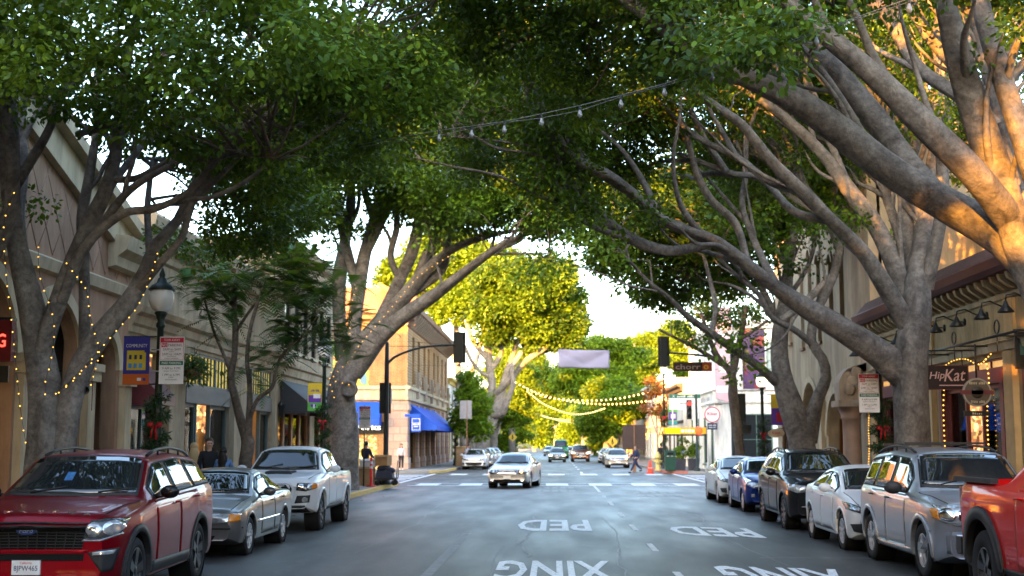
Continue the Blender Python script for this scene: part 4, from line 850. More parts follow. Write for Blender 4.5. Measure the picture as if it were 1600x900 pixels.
# --- right second fig (big trunk beside the silver SUV)
T4 = thing('fig_tree', 'fig tree with massive upright trunk beside the silver SUV, one long limb over the street', 'tree', (0,0,0), group=GT)
Y = 28.5
limb(T4, 'trunk', [(1424,826,Y,60),(1425,785,Y,48),(1425,735,Y,43),(1426,690,Y,40),(1424,640,Y,38),(1422,590,Y,38),(1425,540,Y,40),(1430,490,Y,40),(1432,440,Y,32),(1440,390,Y+.3,25),(1448,330,Y+.5,21),(1458,260,Y+.7,18),(1470,190,Y+.9,15),(1480,110,Y+1,11)], M_bark, 5, .12, 24)
TL4 = [
 [(1418,585,Y,36),(1370,548,Y-.2,30),(1315,512,Y-.5,25),(1260,480,Y-.8,22),(1215,450,Y-1.1,19),(1170,415,Y-1.4,17),(1120,378,Y-1.7,15),(1070,358,Y-2,14),(1030,340,Y-2.3,13),(985,300,Y-2.6,13),(945,272,Y-2.8,13),(905,256,Y-3,13),(872,228,Y-3.2,11),(850,196,Y-3.4,8),(835,160,Y-3.6,5)],
 [(1110,380,Y-1.6,12),(1050,392,Y-1.9,11),(1000,380,Y-2.2,11),(960,356,Y-2.4,10),(920,330,Y-2.6,9),(880,300,Y-2.8,7),(840,270,Y-3,5)],
 [(1425,520,Y,24),(1385,450,Y-.4,20),(1345,390,Y-.7,17),(1300,345,Y-1,15),(1255,300,Y-1.3,14),(1205,250,Y-1.6,12),(1160,195,Y-1.9,10),(1110,160,Y-2.2,8),(1060,115,Y-2.5,6),(1010,70,Y-2.8,4)],
 [(1430,500,Y,22),(1400,420,Y+.2,19),(1370,355,Y+.3,17),(1330,300,Y+.4,15),(1290,245,Y+.5,13),(1240,195,Y+.5,11),(1180,150,Y+.4,8),(1120,120,Y+.2,6)],
 [(1438,470,Y,20),(1425,400,Y+.5,18),(1415,330,Y+.8,16),(1420,260,Y+1,15),(1435,200,Y+1.2,13),(1440,130,Y+1.4,10)],
 [(1445,450,Y,20),(1462,380,Y-.3,17),(1472,310,Y-.4,15),(1470,240,Y-.4,13),(1462,170,Y-.4,11),(1480,90,Y-.4,8)],
 [(1420,500,Y,17),(1360,410,Y+1,13),(1320,370,Y+1.4,12),(1270,310,Y+1.8,10),(1225,260,Y+2.1,8),(1170,235,Y+2.4,7),(1090,200,Y+2.8,5),(1020,190,Y+3,3)],
 [(1255,300,Y-1.3,9),(1205,285,Y-1,8),(1150,245,Y-.8,7),(1090,215,Y-.6,6),(1040,170,Y-.4,5),(990,110,Y-.2,4)],
 [(1170,415,Y-1.4,9),(1150,350,Y-1,9),(1110,310,Y-.6,8),(1085,260,Y-.3,7),(1075,210,Y,5)],
 [(1300,345,Y-1,9),(1240,330,Y-.6,8),(1190,280,Y-.2,7),(1140,270,Y,6),(1060,240,Y+.3,4)],
 [(1330,300,Y+.4,9),(1300,230,Y+.8,8),(1270,180,Y+1,7),(1210,120,Y+1.2,5)],
 [(1215,450,Y-1.1,8),(1180,380,Y,8),(1160,320,Y+.6,7),(1165,270,Y+1,6),(1150,220,Y+1.2,4)],
 [(1430,440,Y+.5,12),(1400,350,Y+1,10),(1380,280,Y+1.4,9),(1385,210,Y+1.6,8),(1400,140,Y+1.8,6)],
 [(1415,330,Y+.8,9),(1395,260,Y+.6,9),(1385,190,Y+.4,8),(1390,120,Y+.2,6)],
]
for i, p in enumerate(TL4): limb(T4, 'limb', p, M_bark, 80+i, .13, 14)
B4 = [(1300,90,32,130,70,2.5),(1430,60,33,110,70,2.5),(1230,150,33,90,60,2.5),(1530,60,33,80,60,2.5),(845,185,24.6,40,30,.7),(845,285,25.2,40,36,.8),(1000,80,25.3,50,36,.8),(1060,110,25.6,44,30,.7),(930,335,25.6,36,22,.6),(1130,125,27,50,28,.8),(840,160,27,110,110,2.6),(930,190,28,110,90,2.6),(1000,150,29,90,80,2.5),(880,260,27,80,60,2.2),(905,300,24.8,36,42,.8),(820,125,24.5,34,45,.8),(780,230,29,100,70,2.6),(1020,230,30,90,60,2.2),(1120,180,31,90,70,2.4),(960,270,30,60,40,1.5),(1160,260,33,100,50,2.2),(740,150,28,90,90,2.6),(1230,230,34,80,60,2.2),(1060,-60,27,300,90,4),(860,-40,27,250,110,4)]
offshoots(T4, 85, 14, M_bark, 1.5, 4.5, .075, (-.35,0,0), zmin=4.2)
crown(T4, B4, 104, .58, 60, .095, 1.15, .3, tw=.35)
# --- right third fig (forked grey trunk)
T5 = thing('fig_tree', 'fig tree with forked pale trunk beside the black SUV, before the arched stone building', 'tree', (0,0,0), group=GT)
Y = 41.
limb(T5, 'trunk', [(1260,785,Y,38),(1258,755,Y,32),(1255,720,Y,30),(1250,680,Y,28),(1238,640,Y,26),(1226,600,Y,23),(1219,560,Y,21),(1220,520,Y,19),(1228,470,Y,16),(1232,420,Y,14),(1240,370,Y,11),(1250,310,Y,8),(1262,250,Y,6)], M_bark, 6, .10, 18)
TL5 = [
 [(1262,690,Y,20),(1275,630,Y-.2,15),(1290,590,Y-.3,14),(1284,560,Y-.3,13),(1268,535,Y-.3,12),(1272,495,Y-.3,12),(1290,455,Y-.2,13),(1305,420,Y,11),(1312,370,Y,9),(1300,310,Y,7),(1310,250,Y,5)],
 [(1272,540,Y-.3,10),(1240,515,Y-.8,8),(1205,495,Y-1.2,7),(1185,460,Y-1.6,6),(1150,430,Y-2,5),(1120,400,Y-2.4,4)],
 [(1216,600,Y,12),(1185,572,Y-.5,11),(1150,548,Y-1,10),(1110,520,Y-1.5,8),(1075,495,Y-2,7),(1045,465,Y-2.5,5),(1020,445,Y-3,3)],
 [(1112,520,Y-1.5,7),(1118,480,Y-1.4,6),(1110,440,Y-1.2,5),(1100,400,Y-1,4)],
 [(1222,520,Y,9),(1200,470,Y+.4,8),(1180,430,Y+.7,7),(1160,380,Y+1,6),(1150,330,Y+1,4)],
 [(1300,430,Y,8),(1270,460,Y-.4,9),(1250,480,Y-.6,8),(1222,500,Y-.5,8)],
 [(1228,470,Y,7),(1260,420,Y+.3,6),(1275,370,Y+.5,5),(1280,310,Y+.6,4)],
 [(1232,420,Y,6),(1210,380,Y+.2,5),(1205,330,Y+.4,4)],
 [(1305,400,Y,6),(1330,350,Y+.3,6),(1335,290,Y+.5,5)],
]
for i, p in enumerate(TL5): limb(T5, 'limb', p, M_bark_p if i in (5,) else M_bark, 100+i, .10, 12)
B5 = [(1250,120,37,120,80,3),(1380,80,37,110,80,3),(1490,40,38,110,70,3),(1340,180,39,90,60,3),(1180,60,36,110,70,3),(1420,160,40,70,60,2.5),(960,350,42,80,60,3.5),(1050,360,42,110,60,3.5),(1020,420,42,80,40,2.6),(1150,350,43,110,70,3.5),(1110,430,43,70,36,2.6),(940,395,43,32,30,2),(1250,300,43,110,60,3.5),(1070,290,42,120,60,3.5),(1180,270,44,150,60,3.5),(1340,250,44,80,60,3),(1060,462,44,60,20,2),(1290,210,45,120,60,3.5),(920,310,42,50,50,3)]
offshoots(T5, 30, 15, M_bark, 1.5, 4, .07, (-.2,0,0), zmin=5)
crown(T5, B5, 105, .72, 54, .135, 1.0, .3, tw=.4)
B5b = [(1520,225,36,55,75,2.6),(1560,150,36,60,60,2.6),(1450,60,38,100,60,3),(1600,290,38,40,40,2)]
T5b = thing('fig_tree', 'dense green fig crown at upper right between sunlit limbs and the tan shop roof', 'tree', (0,0,0), group=GT)
limb(T5b, 'trunk', [(1610,560,36,24),(1590,480,36,22),(1570,400,36,18),(1550,320,36,14),(1540,250,36,10),(1535,180,36,7)], M_bark, 130, .1, 12)
crown(T5b, B5b, 106, .55, 50, .11, 1.1, .3, tw=.2)
# --- slender corner tree
T6 = thing('slender_tree', 'slender dark-stemmed young street tree at the right corner under the street-name sign', 'tree')
Y = 55.
limb(T6, 'trunk', [(1161,762,Y,10),(1160,740,Y,8),(1156,700,Y,8),(1150,655,Y,8),(1145,615,Y,8),(1143,585,Y,7),(1120,555,Y,5),(1105,520,Y,4),(1096,490,Y,3)], M_bark_d, 7, .08, 10)
for i, p in enumerate([[(1143,590,Y,6),(1150,560,Y,5),(1158,520,Y,5),(1165,480,Y,4)],[(1130,570,Y,4),(1090,545,Y,3),(1060,530,Y,2.5),(1030,515,Y,2)],[(1143,580,Y,4),(1125,565,Y,3),(1112,548,Y,2.5)],[(1158,530,Y,3),(1180,515,Y,2.5),(1200,500,Y,2)]]): limb(T6, 'limb', p, M_bark_d, 140+i, .08, 8)
crown(T6, [(1090,530,55,30,14,.8),(1060,512,55,34,12,.8),(1120,490,55,50,20,1.4),(1180,490,56,50,18,1.4),(1100,475,56,60,22,1.6)], 107, .45, 40, .12, 1.0, .2, tw=.3)
# --- feathery street tree on the left
T7 = thing('feathery_tree', 'young feathery-leaved tree with slim brown multiple stems in front of the teal shop windows', 'tree')
Y = 31.5
limb(T7, 'trunk', [(383,808,Y,14),(383,770,Y,11),(384,720,Y,11),(388,690,Y,11),(376,655,Y,8),(366,615,Y,7),(360,590,Y,6.5),(366,560,Y,5),(368,520,Y,5),(366,470,Y,4),(372,420,Y,3)], M_bark_d, 8, .07, 12)
TL7 = [[(386,690,Y,8),(390,650,Y-.2,6),(390,600,Y-.3,5),(386,560,Y-.3,4),(392,510,Y-.4,3.5),(410,450,Y-.6,2.5)],[(389,655,Y-.2,5),(402,625,Y-.4,4),(425,605,Y-.6,3.5),(432,575,Y-.7,3),(445,550,Y-.8,2.5),(480,520,Y-1,2)],[(362,588,Y,4),(352,560,Y+.2,3),(335,520,Y+.4,2.5),(320,470,Y+.5,2)],[(368,520,Y,3),(395,480,Y,2.5),(430,450,Y,2),(480,420,Y,2)],[(366,480,Y,3),(340,450,Y,2.4),(310,430,Y,2)]]
for i, p in enumerate(TL7): limb(T7, 'limb', p, M_bark_d, 150+i, .07, 8)
def feather_crown(tree, blobs, seed):
    g = np.random.default_rng(seed); c = blob_clumps(blobs, g, 1.0, .2); V = []; F = []; tint = []
    nf = len(c)*7; ci = np.repeat(np.arange(len(c)), 7); base = c[ci]+g.normal(size=(nf,3))*.16
    d = g.normal(size=(nf,3))*np.array([1,1,.35]); d /= np.linalg.norm(d, axis=1)[:, None]; L = .42+.3*g.random(nf)
    npn = 11; t = np.linspace(.12, 1, npn)
    for s in (-1, 1):
        q = base[:, None]+d[:, None]*(L[:, None]*t[None])[..., None]; q[..., 2] -= (.28*L[:, None]*t[None]**2)
        side = np.cross(d, np.array([0,0,1.])); side /= np.linalg.norm(side, axis=1)[:, None]+1e-9
        ln = (.20*np.sin(np.pi*(.15+.8*t))+.03)[None, :, None]*(L/.55)[:, None, None]
        tip = q+s*side[:, None]*ln+d[:, None]*ln*.55; tip[..., 2] -= .03; w = d[:, None]*.022
        V.append(np.stack([q-w, q+w, tip], 2).reshape(-1, 3)); tint.append(np.repeat(g.random(nf), npn*3))
    V = np.vstack(V); F = np.arange(len(V)).reshape(-1, 3); me = np_mesh('fronds', V, F); a = me.attributes.new('tint', 'FLOAT', 'POINT'); a.data.foreach_set('value', np.concatenate(tint).astype(np.float32))
    o = link('crown', me, M_leaf_j, tree); tag(o, kind='stuff'); twigs(tree, c, g, M_bark_d, .3, .007)
feather_crown(T7, [(370,440,31.5,90,55,1.1),(450,480,31,80,50,1.1),(320,440,31.5,50,40,.9),(480,420,31,70,45,1.1),(540,450,31,50,40,.9),(430,540,31,60,30,.9),(500,520,31,70,45,.9),(560,500,31,36,22,.7),(350,500,31.5,50,30,.8),(440,400,32,70,34,1.1),(400,590,31.5,26,34,.6)], 108)
# --- far trees, each a thing of its own
def far_tree(name, label, base, blobs, limbs, seed, m=None, clump=.9, per=60, size=.24, dens=1.1, bk=None, group=GT):
    t = thing(name, label, 'tree', group=group)
    for i, p in enumerate(limbs): limb(t, 'trunk' if i == 0 else 'limb', p, bk or M_bark_p, seed*10+i, .09, 10)
    crown(t, blobs, seed, clump, per, size*(1.2 if seed in (201, 202, 204, 206, 207, 213, 214) else 1), dens*(.62 if seed in (201, 202, 204, 206, 207, 213, 214) else 1), .35, m or M_leaf_sun, tw=.12, bm_=M_bark_p); return t
Y = 112
TL8 = [[(742,738,Y,13),(745,715,Y,11),(757,680,Y,10),(772,650,Y,9),(782,620,Y,7),(790,590,Y,6),(800,560,Y,5),(810,530,Y,4)],
 [(744,720,Y,8),(738,690,Y,8),(750,650,Y,8),(768,610,Y,7),(765,570,Y,7),(760,535,Y,6),(752,500,Y,4)],
 [(770,650,Y,7),(786,645,Y-1,6),(795,620,Y-1.5,5),(802,600,Y-2,5),(800,575,Y-2.4,5),(815,550,Y-2.8,4)],
 [(775,615,Y,6),(800,590,Y-1,5.5),(820,565,Y-2,5),(850,545,Y-3,4),(880,520,Y-3.5,3)],
 [(766,580,Y,5),(782,555,Y-.5,4),(785,525,Y-.6,3),(795,500,Y-.6,3)],[(760,560,Y,4),(738,530,Y+.5,4),(728,500,Y+.8,3)],[(768,590,Y,4),(750,580,Y,3),(735,560,Y,3),(722,530,Y,3)]]
far_tree('fig_tree', 'round-topped green fig with bare white branching stems on the left beyond the crossing', None, [(830,480,110,90,62,4.2),(870,460,109,56,56,3.5),(800,450,111,60,46,3.5),(780,500,111,50,40,3),(890,500,109,38,42,3),(850,430,110,50,28,3),(840,525,110,70,24,3)], TL8, 201, m=M_leaf)  # darker leaf copy here: the crown's shade is put into the colour
far_tree('fig_tree', 'golden sunlit fig behind the round-topped green one on the left side', None, [(700,440,128,80,55,5),(760,410,130,60,40,4.5),(640,430,132,50,50,4),(720,480,126,60,36,4),(770,480,130,40,50,4),(690,390,132,60,30,4)], [[(728,738,126,9),(726,680,126,8),(720,620,126,7),(715,560,127,6),(712,500,127,5)],[(720,620,126,5),(745,560,127,4),(760,500,128,3)],[(716,570,126,4),(690,520,127,4),(670,470,128,3)]], 202)
far_tree('bushy_tree', 'small bright green bushy tree in front of the white shop left of the crossing', None, [(735,640,100,28,45,1.8),(728,605,100,20,28,1.4),(745,665,100,22,26,1.4),(718,650,101,16,28,1.2),(735,590,100,12,16,1)], [[(735,735,100,3),(735,700,100,3),(734,660,100,2.5),(733,620,100,2)]], 203, per=50, size=.2, clump=.5)
ft = [  # label, depth, side x px of trunk base, crown blobs
 ('big domed fig on the right far down the street, lit from above', 165, 948, [(950,575,165,72,42,5),(905,590,163,44,34,4),(1000,580,167,50,36,4),(950,545,166,60,24,4)], 204),
 ('dark green fig overhanging parked cars on the right beyond the crossing', 138, 972, [(965,640,138,38,34,3),(935,655,138,32,30,3),(985,625,139,26,26,2.5),(950,615,140,40,20,3)], 205),
 ('golden fig crown rising behind the white and grey shops on the right', 185, 1040, [(1010,545,190,40,28,5),(1060,545,180,34,36,4.5),(1045,520,185,36,18,4),(1000,555,188,30,30,4),(1075,570,178,20,30,3)], 206),
 ('golden fig left of the street far behind the white banner', 175, 800, [(800,590,172,46,36,4),(830,560,175,40,30,4),(845,600,172,26,30,3),(780,640,165,38,26,3),(790,560,175,30,30,4)], 207),
 ('green fig on the left behind the parked white cars', 150, 772, [(770,620,150,40,30,3),(800,640,150,36,26,3),(820,600,152,30,30,3)], 208),
 ('small green tree farther along the left kerb', 230, 805, [(785,690,230,20,18,2),(805,670,230,22,18,2.5)], 209),
 ('yellow sunlit tree closing the far end of the street, left of centre', 300, 835, [(845,655,300,24,22,4),(865,640,305,22,24,4),(840,680,300,22,14,3)], 210),
 ('olive tree at the far end of the street, right of centre', 280, 910, [(905,660,280,22,24,4),(890,680,280,18,16,3),(915,640,285,20,18,4)], 211),
 ('green tree on the right far pavement near the yellow warning sign', 200, 938, [(925,655,200,20,26,3),(940,690,200,12,12,2)], 212),
 ('tall golden tree at the very end of the street', 340, 868, [(868,615,340,34,22,6),(895,625,345,30,22,6),(838,625,340,28,20,6)], 213),
 ('pale green tree behind the tall golden one', 380, 900, [(920,590,380,40,24,7),(880,585,385,36,22,7)], 214)]
for lab, Yd, px, bl, sd in ft:
    gy = 693+1.71/Yd*2000; cx, cyy = bl[0][0], bl[0][1]
    far_tree('fig_tree', lab, None, bl, [[(px,gy+2,Yd,8*110/Yd+1),(px,(gy*2+cyy)/3,Yd,7*110/Yd+1),((px+cx)/2,(gy+2*cyy)/3,Yd,5*110/Yd),(cx,cyy,Yd,3*110/Yd)],[(px,(gy*2+cyy)/3,Yd,4*110/Yd),(px+(cx-px)*.5-10,(gy+3*cyy)/4,Yd,3*110/Yd),(cx-20,cyy-8,Yd,2*110/Yd)],[(px,(gy*2+cyy)/3,Yd,4*110/Yd),(cx+22,(gy+4*cyy)/5,Yd,2*110/Yd)]], sd, clump=1.0 if Yd < 200 else 1.6, per=56, size=.27 if Yd < 200 else .5, dens=1.1 if Yd < 200 else .5)
far_tree('autumn_tree', 'small red and orange autumn tree beside the right far lamp post', None, [(1022,608,98,14,18,1.0),(1040,640,96,18,16,1.0),(1012,640,98,9,12,.8)], [[(1028,735,97,2),(1027,690,97,2),(1025,640,97,1.5)],[(1027,690,97,1.5),(1040,640,96,1)],[(1027,680,97,1.4),(1014,640,98,1)]], 215, M_leaf_r, clump=.4, per=44, size=.16, group=None)
# distant wooded hill and woods closing the view
def hill():
    g = np.random.default_rng(5); nx, ny = 90, 16; X = np.linspace(-700, 700, nx); Yv = np.linspace(480, 900, ny); V = []
    for j, y in enumerate(Yv):
        for x in X: V.append((x, y, -1+(j/(ny-1))**.8*(26+10*math.sin(x*.011+1)+5*math.sin(x*.05))))
    F = [(j*nx+i, j*nx+i+1, (j+1)*nx+i+1, (j+1)*nx+i) for j in range(ny-1) for i in range(nx-1)]
    tag(link('hill', np_mesh('hill', V, F, True), mat('hill_grass', (.10,.11,.04), .95, var=.35, scale=.05, bump=.4, bscale=.3)), kind='structure')
hill()
gw = np.random.default_rng(9); cw = np.stack([gw.uniform(-160, 190, 620), gw.uniform(400, 470, 620), gw.uniform(1, 15, 620)], 1); cw = cw[(np.abs(cw[:, 0]) > 6) | (cw[:, 2] > 1)]
tag(link('distant_woods', leaf_mesh(cw, gw, 3.6, 40, 1.3), M_leaf_sun), 'belt of trees closing the far end of the street below the hill', 'woods', kind='stuff')
gl = np.random.default_rng(77); nl = 900; sx = gl.choice((-1, 1), nl)
cl = np.stack([sx*(6.9-gl.exponential(.35, nl)-.03), gl.uniform(12, 58, nl), np.full(nl, .012)], 1); side = gl.random(nl) < .45; cl[side, 0] = (sx*gl.uniform(7.1, 9.6, nl))[side]; cl[side, 2] = .152
an = gl.uniform(0, 6.28, nl); d1 = np.stack([np.cos(an), np.sin(an), gl.uniform(-.1, .1, nl)], 1)*.05; d2 = np.stack([-np.sin(an), np.cos(an), gl.uniform(-.1, .3, nl)], 1)*.022
Vl = np.stack([cl-d1, cl+d2, cl+d1, cl-d2], 1).reshape(-1, 3); lt = link('leaf_litter', np_mesh('leaf_litter', Vl, np.arange(nl*4).reshape(-1, 4)), mat('dry_leaves', (.16,.11,.035), .7, var=.5, scale=20)); tag(lt, 'fallen dry leaves scattered along both kerbs', 'leaf litter', kind='stuff')
# trees of the same row, out of view: placed and stretched to shade the street
T9 = thing('fig_tree', 'added loose-crowned fig tree beside the viewer on the left, out of frame, dappling the sun', 'tree', group=GT)  # unseen crown added so that sun patches fall on the right-hand limbs
def limb_w(tree, name, pts, m, seed): me, C = limb_mesh([p[:3] for p in pts], [p[3] for p in pts], seed, 12, .1); LIMBPTS.setdefault(tree.name, []).append(C); return link(name, me, m, tree)
limb_w(T9, 'trunk', [(-7.9,-3,.1,.6),(-7.8,-3,2,.42),(-7.4,-3,4.5,.32),(-6.6,-2.5,7.5,.22),(-5.5,-2,10.5,.12)], M_bark, 301)
limb_w(T9, 'limb', [(-7.5,-3,4,.25),(-6.5,-.5,7,.18),(-5.2,2.5,10,.12),(-4.5,4,11.5,.06)], M_bark, 302); limb_w(T9, 'limb', [(-7.3,-3,4.6,.22),(-5.4,-3.5,7.5,.17),(-4,1,10,.11),(-3,5,12.5,.05)], M_bark, 303)
crown(T9, [('w',-5.5,-1.5,11.8,2.6,3,1.9),('w',-3.2,1.5,11.2,2.2,2.6,1.7),('w',-6.3,3.6,12,2.2,2.6,1.7),('w',-6.8,-6,11.8,2.2,2.6,1.8),('w',-4.5,5.5,10.6,1.8,2.0,1.4),('w',-1.2,3.5,11.2,1.6,2.2,1.3),('w',-4,6.5,13.6,2.2,2.4,1.5),('w',-5.6,1.5,14.2,2.2,2.4,1.4)], 304, .6, 50, .13, 1.0, .3, tw=.2)
for src, dx, dy, lab, zk in ((T1, 0, -37, 'fig tree on the left pavement just behind the viewer', 1.15), (T3, .3, -42, 'fig tree on the right pavement behind the viewer', 1.2), (T1, -.6, -57, 'second fig tree on the left pavement behind the viewer', 1.3), (T4, -.2, -72, 'fig tree on the right pavement well behind the viewer', 1.3), (T2, .6, -72, 'broad fig tree on the left pavement behind the viewer', 1.2), (T2, 0, -104, 'broad fig tree on the left pavement farthest behind the viewer', 1.3)):
    c = copy_tree(src); c.location = (dx, dy, 0); c.scale = (1.1, 1.0, zk); c['label'] = lab


# ------------------------------------------------------------------ vehicles
def carpaint(name, col, metal=.35, rough=.32, flake=.25):
    m = mat(name, col, rough, metal, var=.04, scale=1.5, coat=.42, spec=.12); return m
P_red = carpaint('dark_red_paint', (.22,.001,.008), .75, .40); P_grey = carpaint('taupe_grey_paint', (.15,.145,.14), .6); P_wh = carpaint('white_car_paint', (.62,.63,.66), 0)
P_sil = carpaint('silver_paint', (.42,.42,.43), .7); P_sil2 = carpaint('cool_silver_paint', (.34,.35,.38), .65); P_blk = carpaint('black_car_paint', (.004,.004,.005), 0, .5); P_blue = carpaint('blue_car_paint', (.010,.035,.20), .4)
P_bred = carpaint('bright_red_paint', (.62,.004,.004), .25, .5); P_dg = carpaint('dark_grey_paint', (.06,.062,.07), .5)
M_tyre = mat('tyre_rubber', (.020,.020,.021), .85, bump=.2); M_rim = mat('alloy_rim', (.50,.51,.53), .3, .85); M_rimd = mat('black_rim', (.03,.03,.033), .3, .5)
M_plast = mat('black_plastic', (.022,.023,.025), .55); M_gap = mat('panel_gap', (.006,.006,.006), .9); M_chrome = mat('chrome', (.7,.7,.72), .12, 1)
M_lens = mat('headlamp_lens', (.50,.52,.55), .06, .55, var=.5, scale=14, coat=1); M_lensd = mat('headlamp_housing', (.06,.065,.07), .1, .3, coat=1); M_amber = mat('amber_lens', (.6,.2,.02), .2, coat=.6); M_tail = mat('tail_lens', (.25,.01,.012), .15, coat=.8)
M_carglass = mat('car_glass', (.012,.015,.017), rough=.015, var=.05, spec=.9); M_lit = EMI('lit_headlamp', (1,.74,.4), 2.5); M_plate = mat('plate_white', (.7,.7,.7), .5); M_ink = mat('dark_blue_ink', (.02,.03,.12), .5); M_redink = mat('red_ink', (.5,.03,.04), .5)
def sm(tab, sig=.05):
    t = np.array(tab, float); g = np.arange(-1, 8, .01); v = np.interp(g, t[:, 0], t[:, 1]); k = np.exp(-.5*(np.arange(-30, 31)*.01/sig)**2); k /= k.sum()
    v = np.convolve(np.pad(v, 30, mode='edge'), k, 'valid'); return lambda y: np.interp(y, g, v)
class Car:
    def __init__(s, S):
        s.S = S; L, W, H = S['L'], S['W'], S['H']; hw = W/2; s.L, s.hw = L, hw
        sg = S.get('sig', .05)
        s.zc = sm(S['top'], sg); s.belt_ = sm(S['belt'], .1)
        f = S.get('nosew', .80); s.w = sm([(0, hw*f),(.06, hw*(f+.08)),(.22, hw*.955),(.5, hw*.985),(1.0, hw),(L-.9, hw),(L-.35, hw*.97),(L-.1, hw*.90),(L, hw*.82)], .04)
        s.wr = sm(S['wr'], .12); s.zb = sm(S['bot'], .06); s.bow = S.get('bow', .14)
    def belt(s, y): return np.minimum(s.belt_(y), s.zc(y)-.045)
    def zr(s, y): 
        zc = s.zc(y); b = s.belt(y); return np.maximum(b+.02, zc-.035-.05*np.clip((zc-b-.1)/.3, 0, 1))
    def section(s, y):
        w, zb, zs, wr, zr, zc = [float(f(y)) for f in (s.w, s.zb, s.belt, s.wr, s.zr, s.zc)]
        wr = min(wr, w*.93); zm = zb+(zs-zb)*.52; cr = s.S.get('crease', .0)
        K = [(0,zb),(w*.86,zb),(w*.955,zb+.035),(w*.985,zb+.12),(w*.998,zm-.05),(w*1.0,zm+.06),(w*(.993+cr),zm+(zs-zm)*.55),(w*.975,zs-.05),(w*.945,zs-.008),(wr+(w*.945-wr)*.93,zs+(zr-zs)*.04),(wr+(w*.93-wr)*.50,zs+(zr-zs)*.52),(wr+.028,zr-.05*min(1,(zr-zs)/.2)),(wr,zr),(wr*.86,zr+(zc-zr)*.52),(wr*.5,zr+(zc-zr)*.86),(0,zc)]
        return K
    def body(s):
        L = s.L; ys = np.unique(np.concatenate([np.linspace(0, .3, 10), np.linspace(.3, L-.3, 62), np.linspace(L-.3, L, 10)])); rings = []
        for y in ys:
            K = s.section(y); ring = K+[(-x, z) for x, z in K[-2:0:-1]]
            out = []
            for x, z in ring:
                yy = y + s.bow*(x/s.hw)**2*max(0, 1-y/1.1) - .10*(x/s.hw)**2*max(0, 1-(L-y)/.8)
                out.append((x, yy, z))
            rings.append(out)
        n = len(rings[0]); V = [p for r in rings for p in r]; F = []
        for i in range(len(rings)-1):
            for k in range(n):
                k2 = (k+1) % n; F.append((i*n+k, i*n+k2, (i+1)*n+k2, (i+1)*n+k))
        mb = MB(); mb.add(V, F, True)
        for r0, rev in ((0, False), ((len(rings)-1)*n, True)):
            H = n//2                       # end caps as strips between the two sides
            for k in range(H):
                a, b = k, (n-k) % n; a2, b2 = k+1, (n-k-1) % n
                f = [r0+i for i in dict.fromkeys((a, a2, b2, b))]
                if len(f) >= 3: mb.f.append(tuple(f)); mb.sm.append(True)
        return mb.mesh('body')
def bool_cut(me, cutters):
    o = bpy.data.objects.new('tmp', me); COL.objects.link(o); tmp = []
    for c in cutters:
        co = bpy.data.objects.new('cut', c); COL.objects.link(co); tmp.append(co); md = o.modifiers.new('b', 'BOOLEAN'); md.object = co; md.operation = 'DIFFERENCE'; md.solver = 'EXACT'
    dg = DG(); dg.update(); r = bpy.data.meshes.new_from_object(o.evaluated_get(dg))
    for c in tmp: bpy.data.objects.remove(c)
    bpy.data.objects.remove(o); 
    r.polygons.foreach_set('use_smooth', np.ones(len(r.polygons), bool)); 
    try: r.set_sharp_from_angle(angle=R(38))
    except Exception: pass
    r.materials.clear(); return r
def resample(pl, n):
    P = np.array(pl, float); d = np.r_[0, np.cumsum(np.linalg.norm(np.diff(P, axis=0), axis=1))]; t = np.linspace(0, d[-1], n)
    return np.stack([np.interp(t, d, P[:, k]) for k in range(P.shape[1])], 1)
class Builder:
    def __init__(s, car, bvh, root): s.c, s.b, s.root = car, bvh, root
    def hit(s, o, d):
        h = s.b.ray_cast(Vector(o), Vector(d)); return h[0], h[1]
    def patch(s, name, lo, hi, axis, m, off=.005, n=14, k=5, thick=.02, parent=None, smooth=True, mb=None):
        """panel laid on the body: the strip between two outlines, projected along an axis. axis: 'L','R' (y,z), 'F','B' (x,z), 'T' (x,y)"""
        A = resample(lo, n); B = resample(hi, n); V = []; W = []; ok = None; last = None
        for j in range(k):
            t = j/(k-1)
            for i in range(n):
                a, b = A[i]*(1-t)+B[i]*t
                if axis in 'LR':
                    sgn = -1 if axis == 'L' else 1; o = (sgn*3, a, b); d = (-sgn, 0, 0)
                elif axis == 'F': o = (a, -3, b); d = (0, 1, 0)
                elif axis == 'B': o = (a, 12, b); d = (0, -1, 0)
                else: o = (a, b, 4); d = (0, 0, -1)
                p, nn = s.hit(o, d)
                if p is None:
                    p, nn = (last or (Vector(o)+Vector(d)*2.1, -Vector(d)))
                last = (p, nn); V.append(p+nn*off); W.append(p-nn*thick)
        F = [(j*n+i, j*n+i+1, (j+1)*n+i+1, (j+1)*n+i) for j in range(k-1) for i in range(n-1)]
        N = len(V); rim = [i for i in range(n)]+[j*n+n-1 for j in range(1, k)]+[(k-1)*n+i for i in range(n-2, -1, -1)]+[j*n for j in range(k-2, 0, -1)]
        VV = V+[W[i] for i in rim]; q = len(rim)
        F2 = [(rim[i], rim[(i+1) % q], N+(i+1) % q, N+i) for i in range(q)]
        if mb is not None: mb.add(VV, F, smooth); mb.f += [tuple(len(mb.v)-len(VV)+i for i in f) for f in F2]; mb.sm += [False]*len(F2); return mb
        x = MB(); x.add(VV, F, smooth); x.f += F2; x.sm += [False]*len(F2)
        return x.build(name, m, parent or s.root)
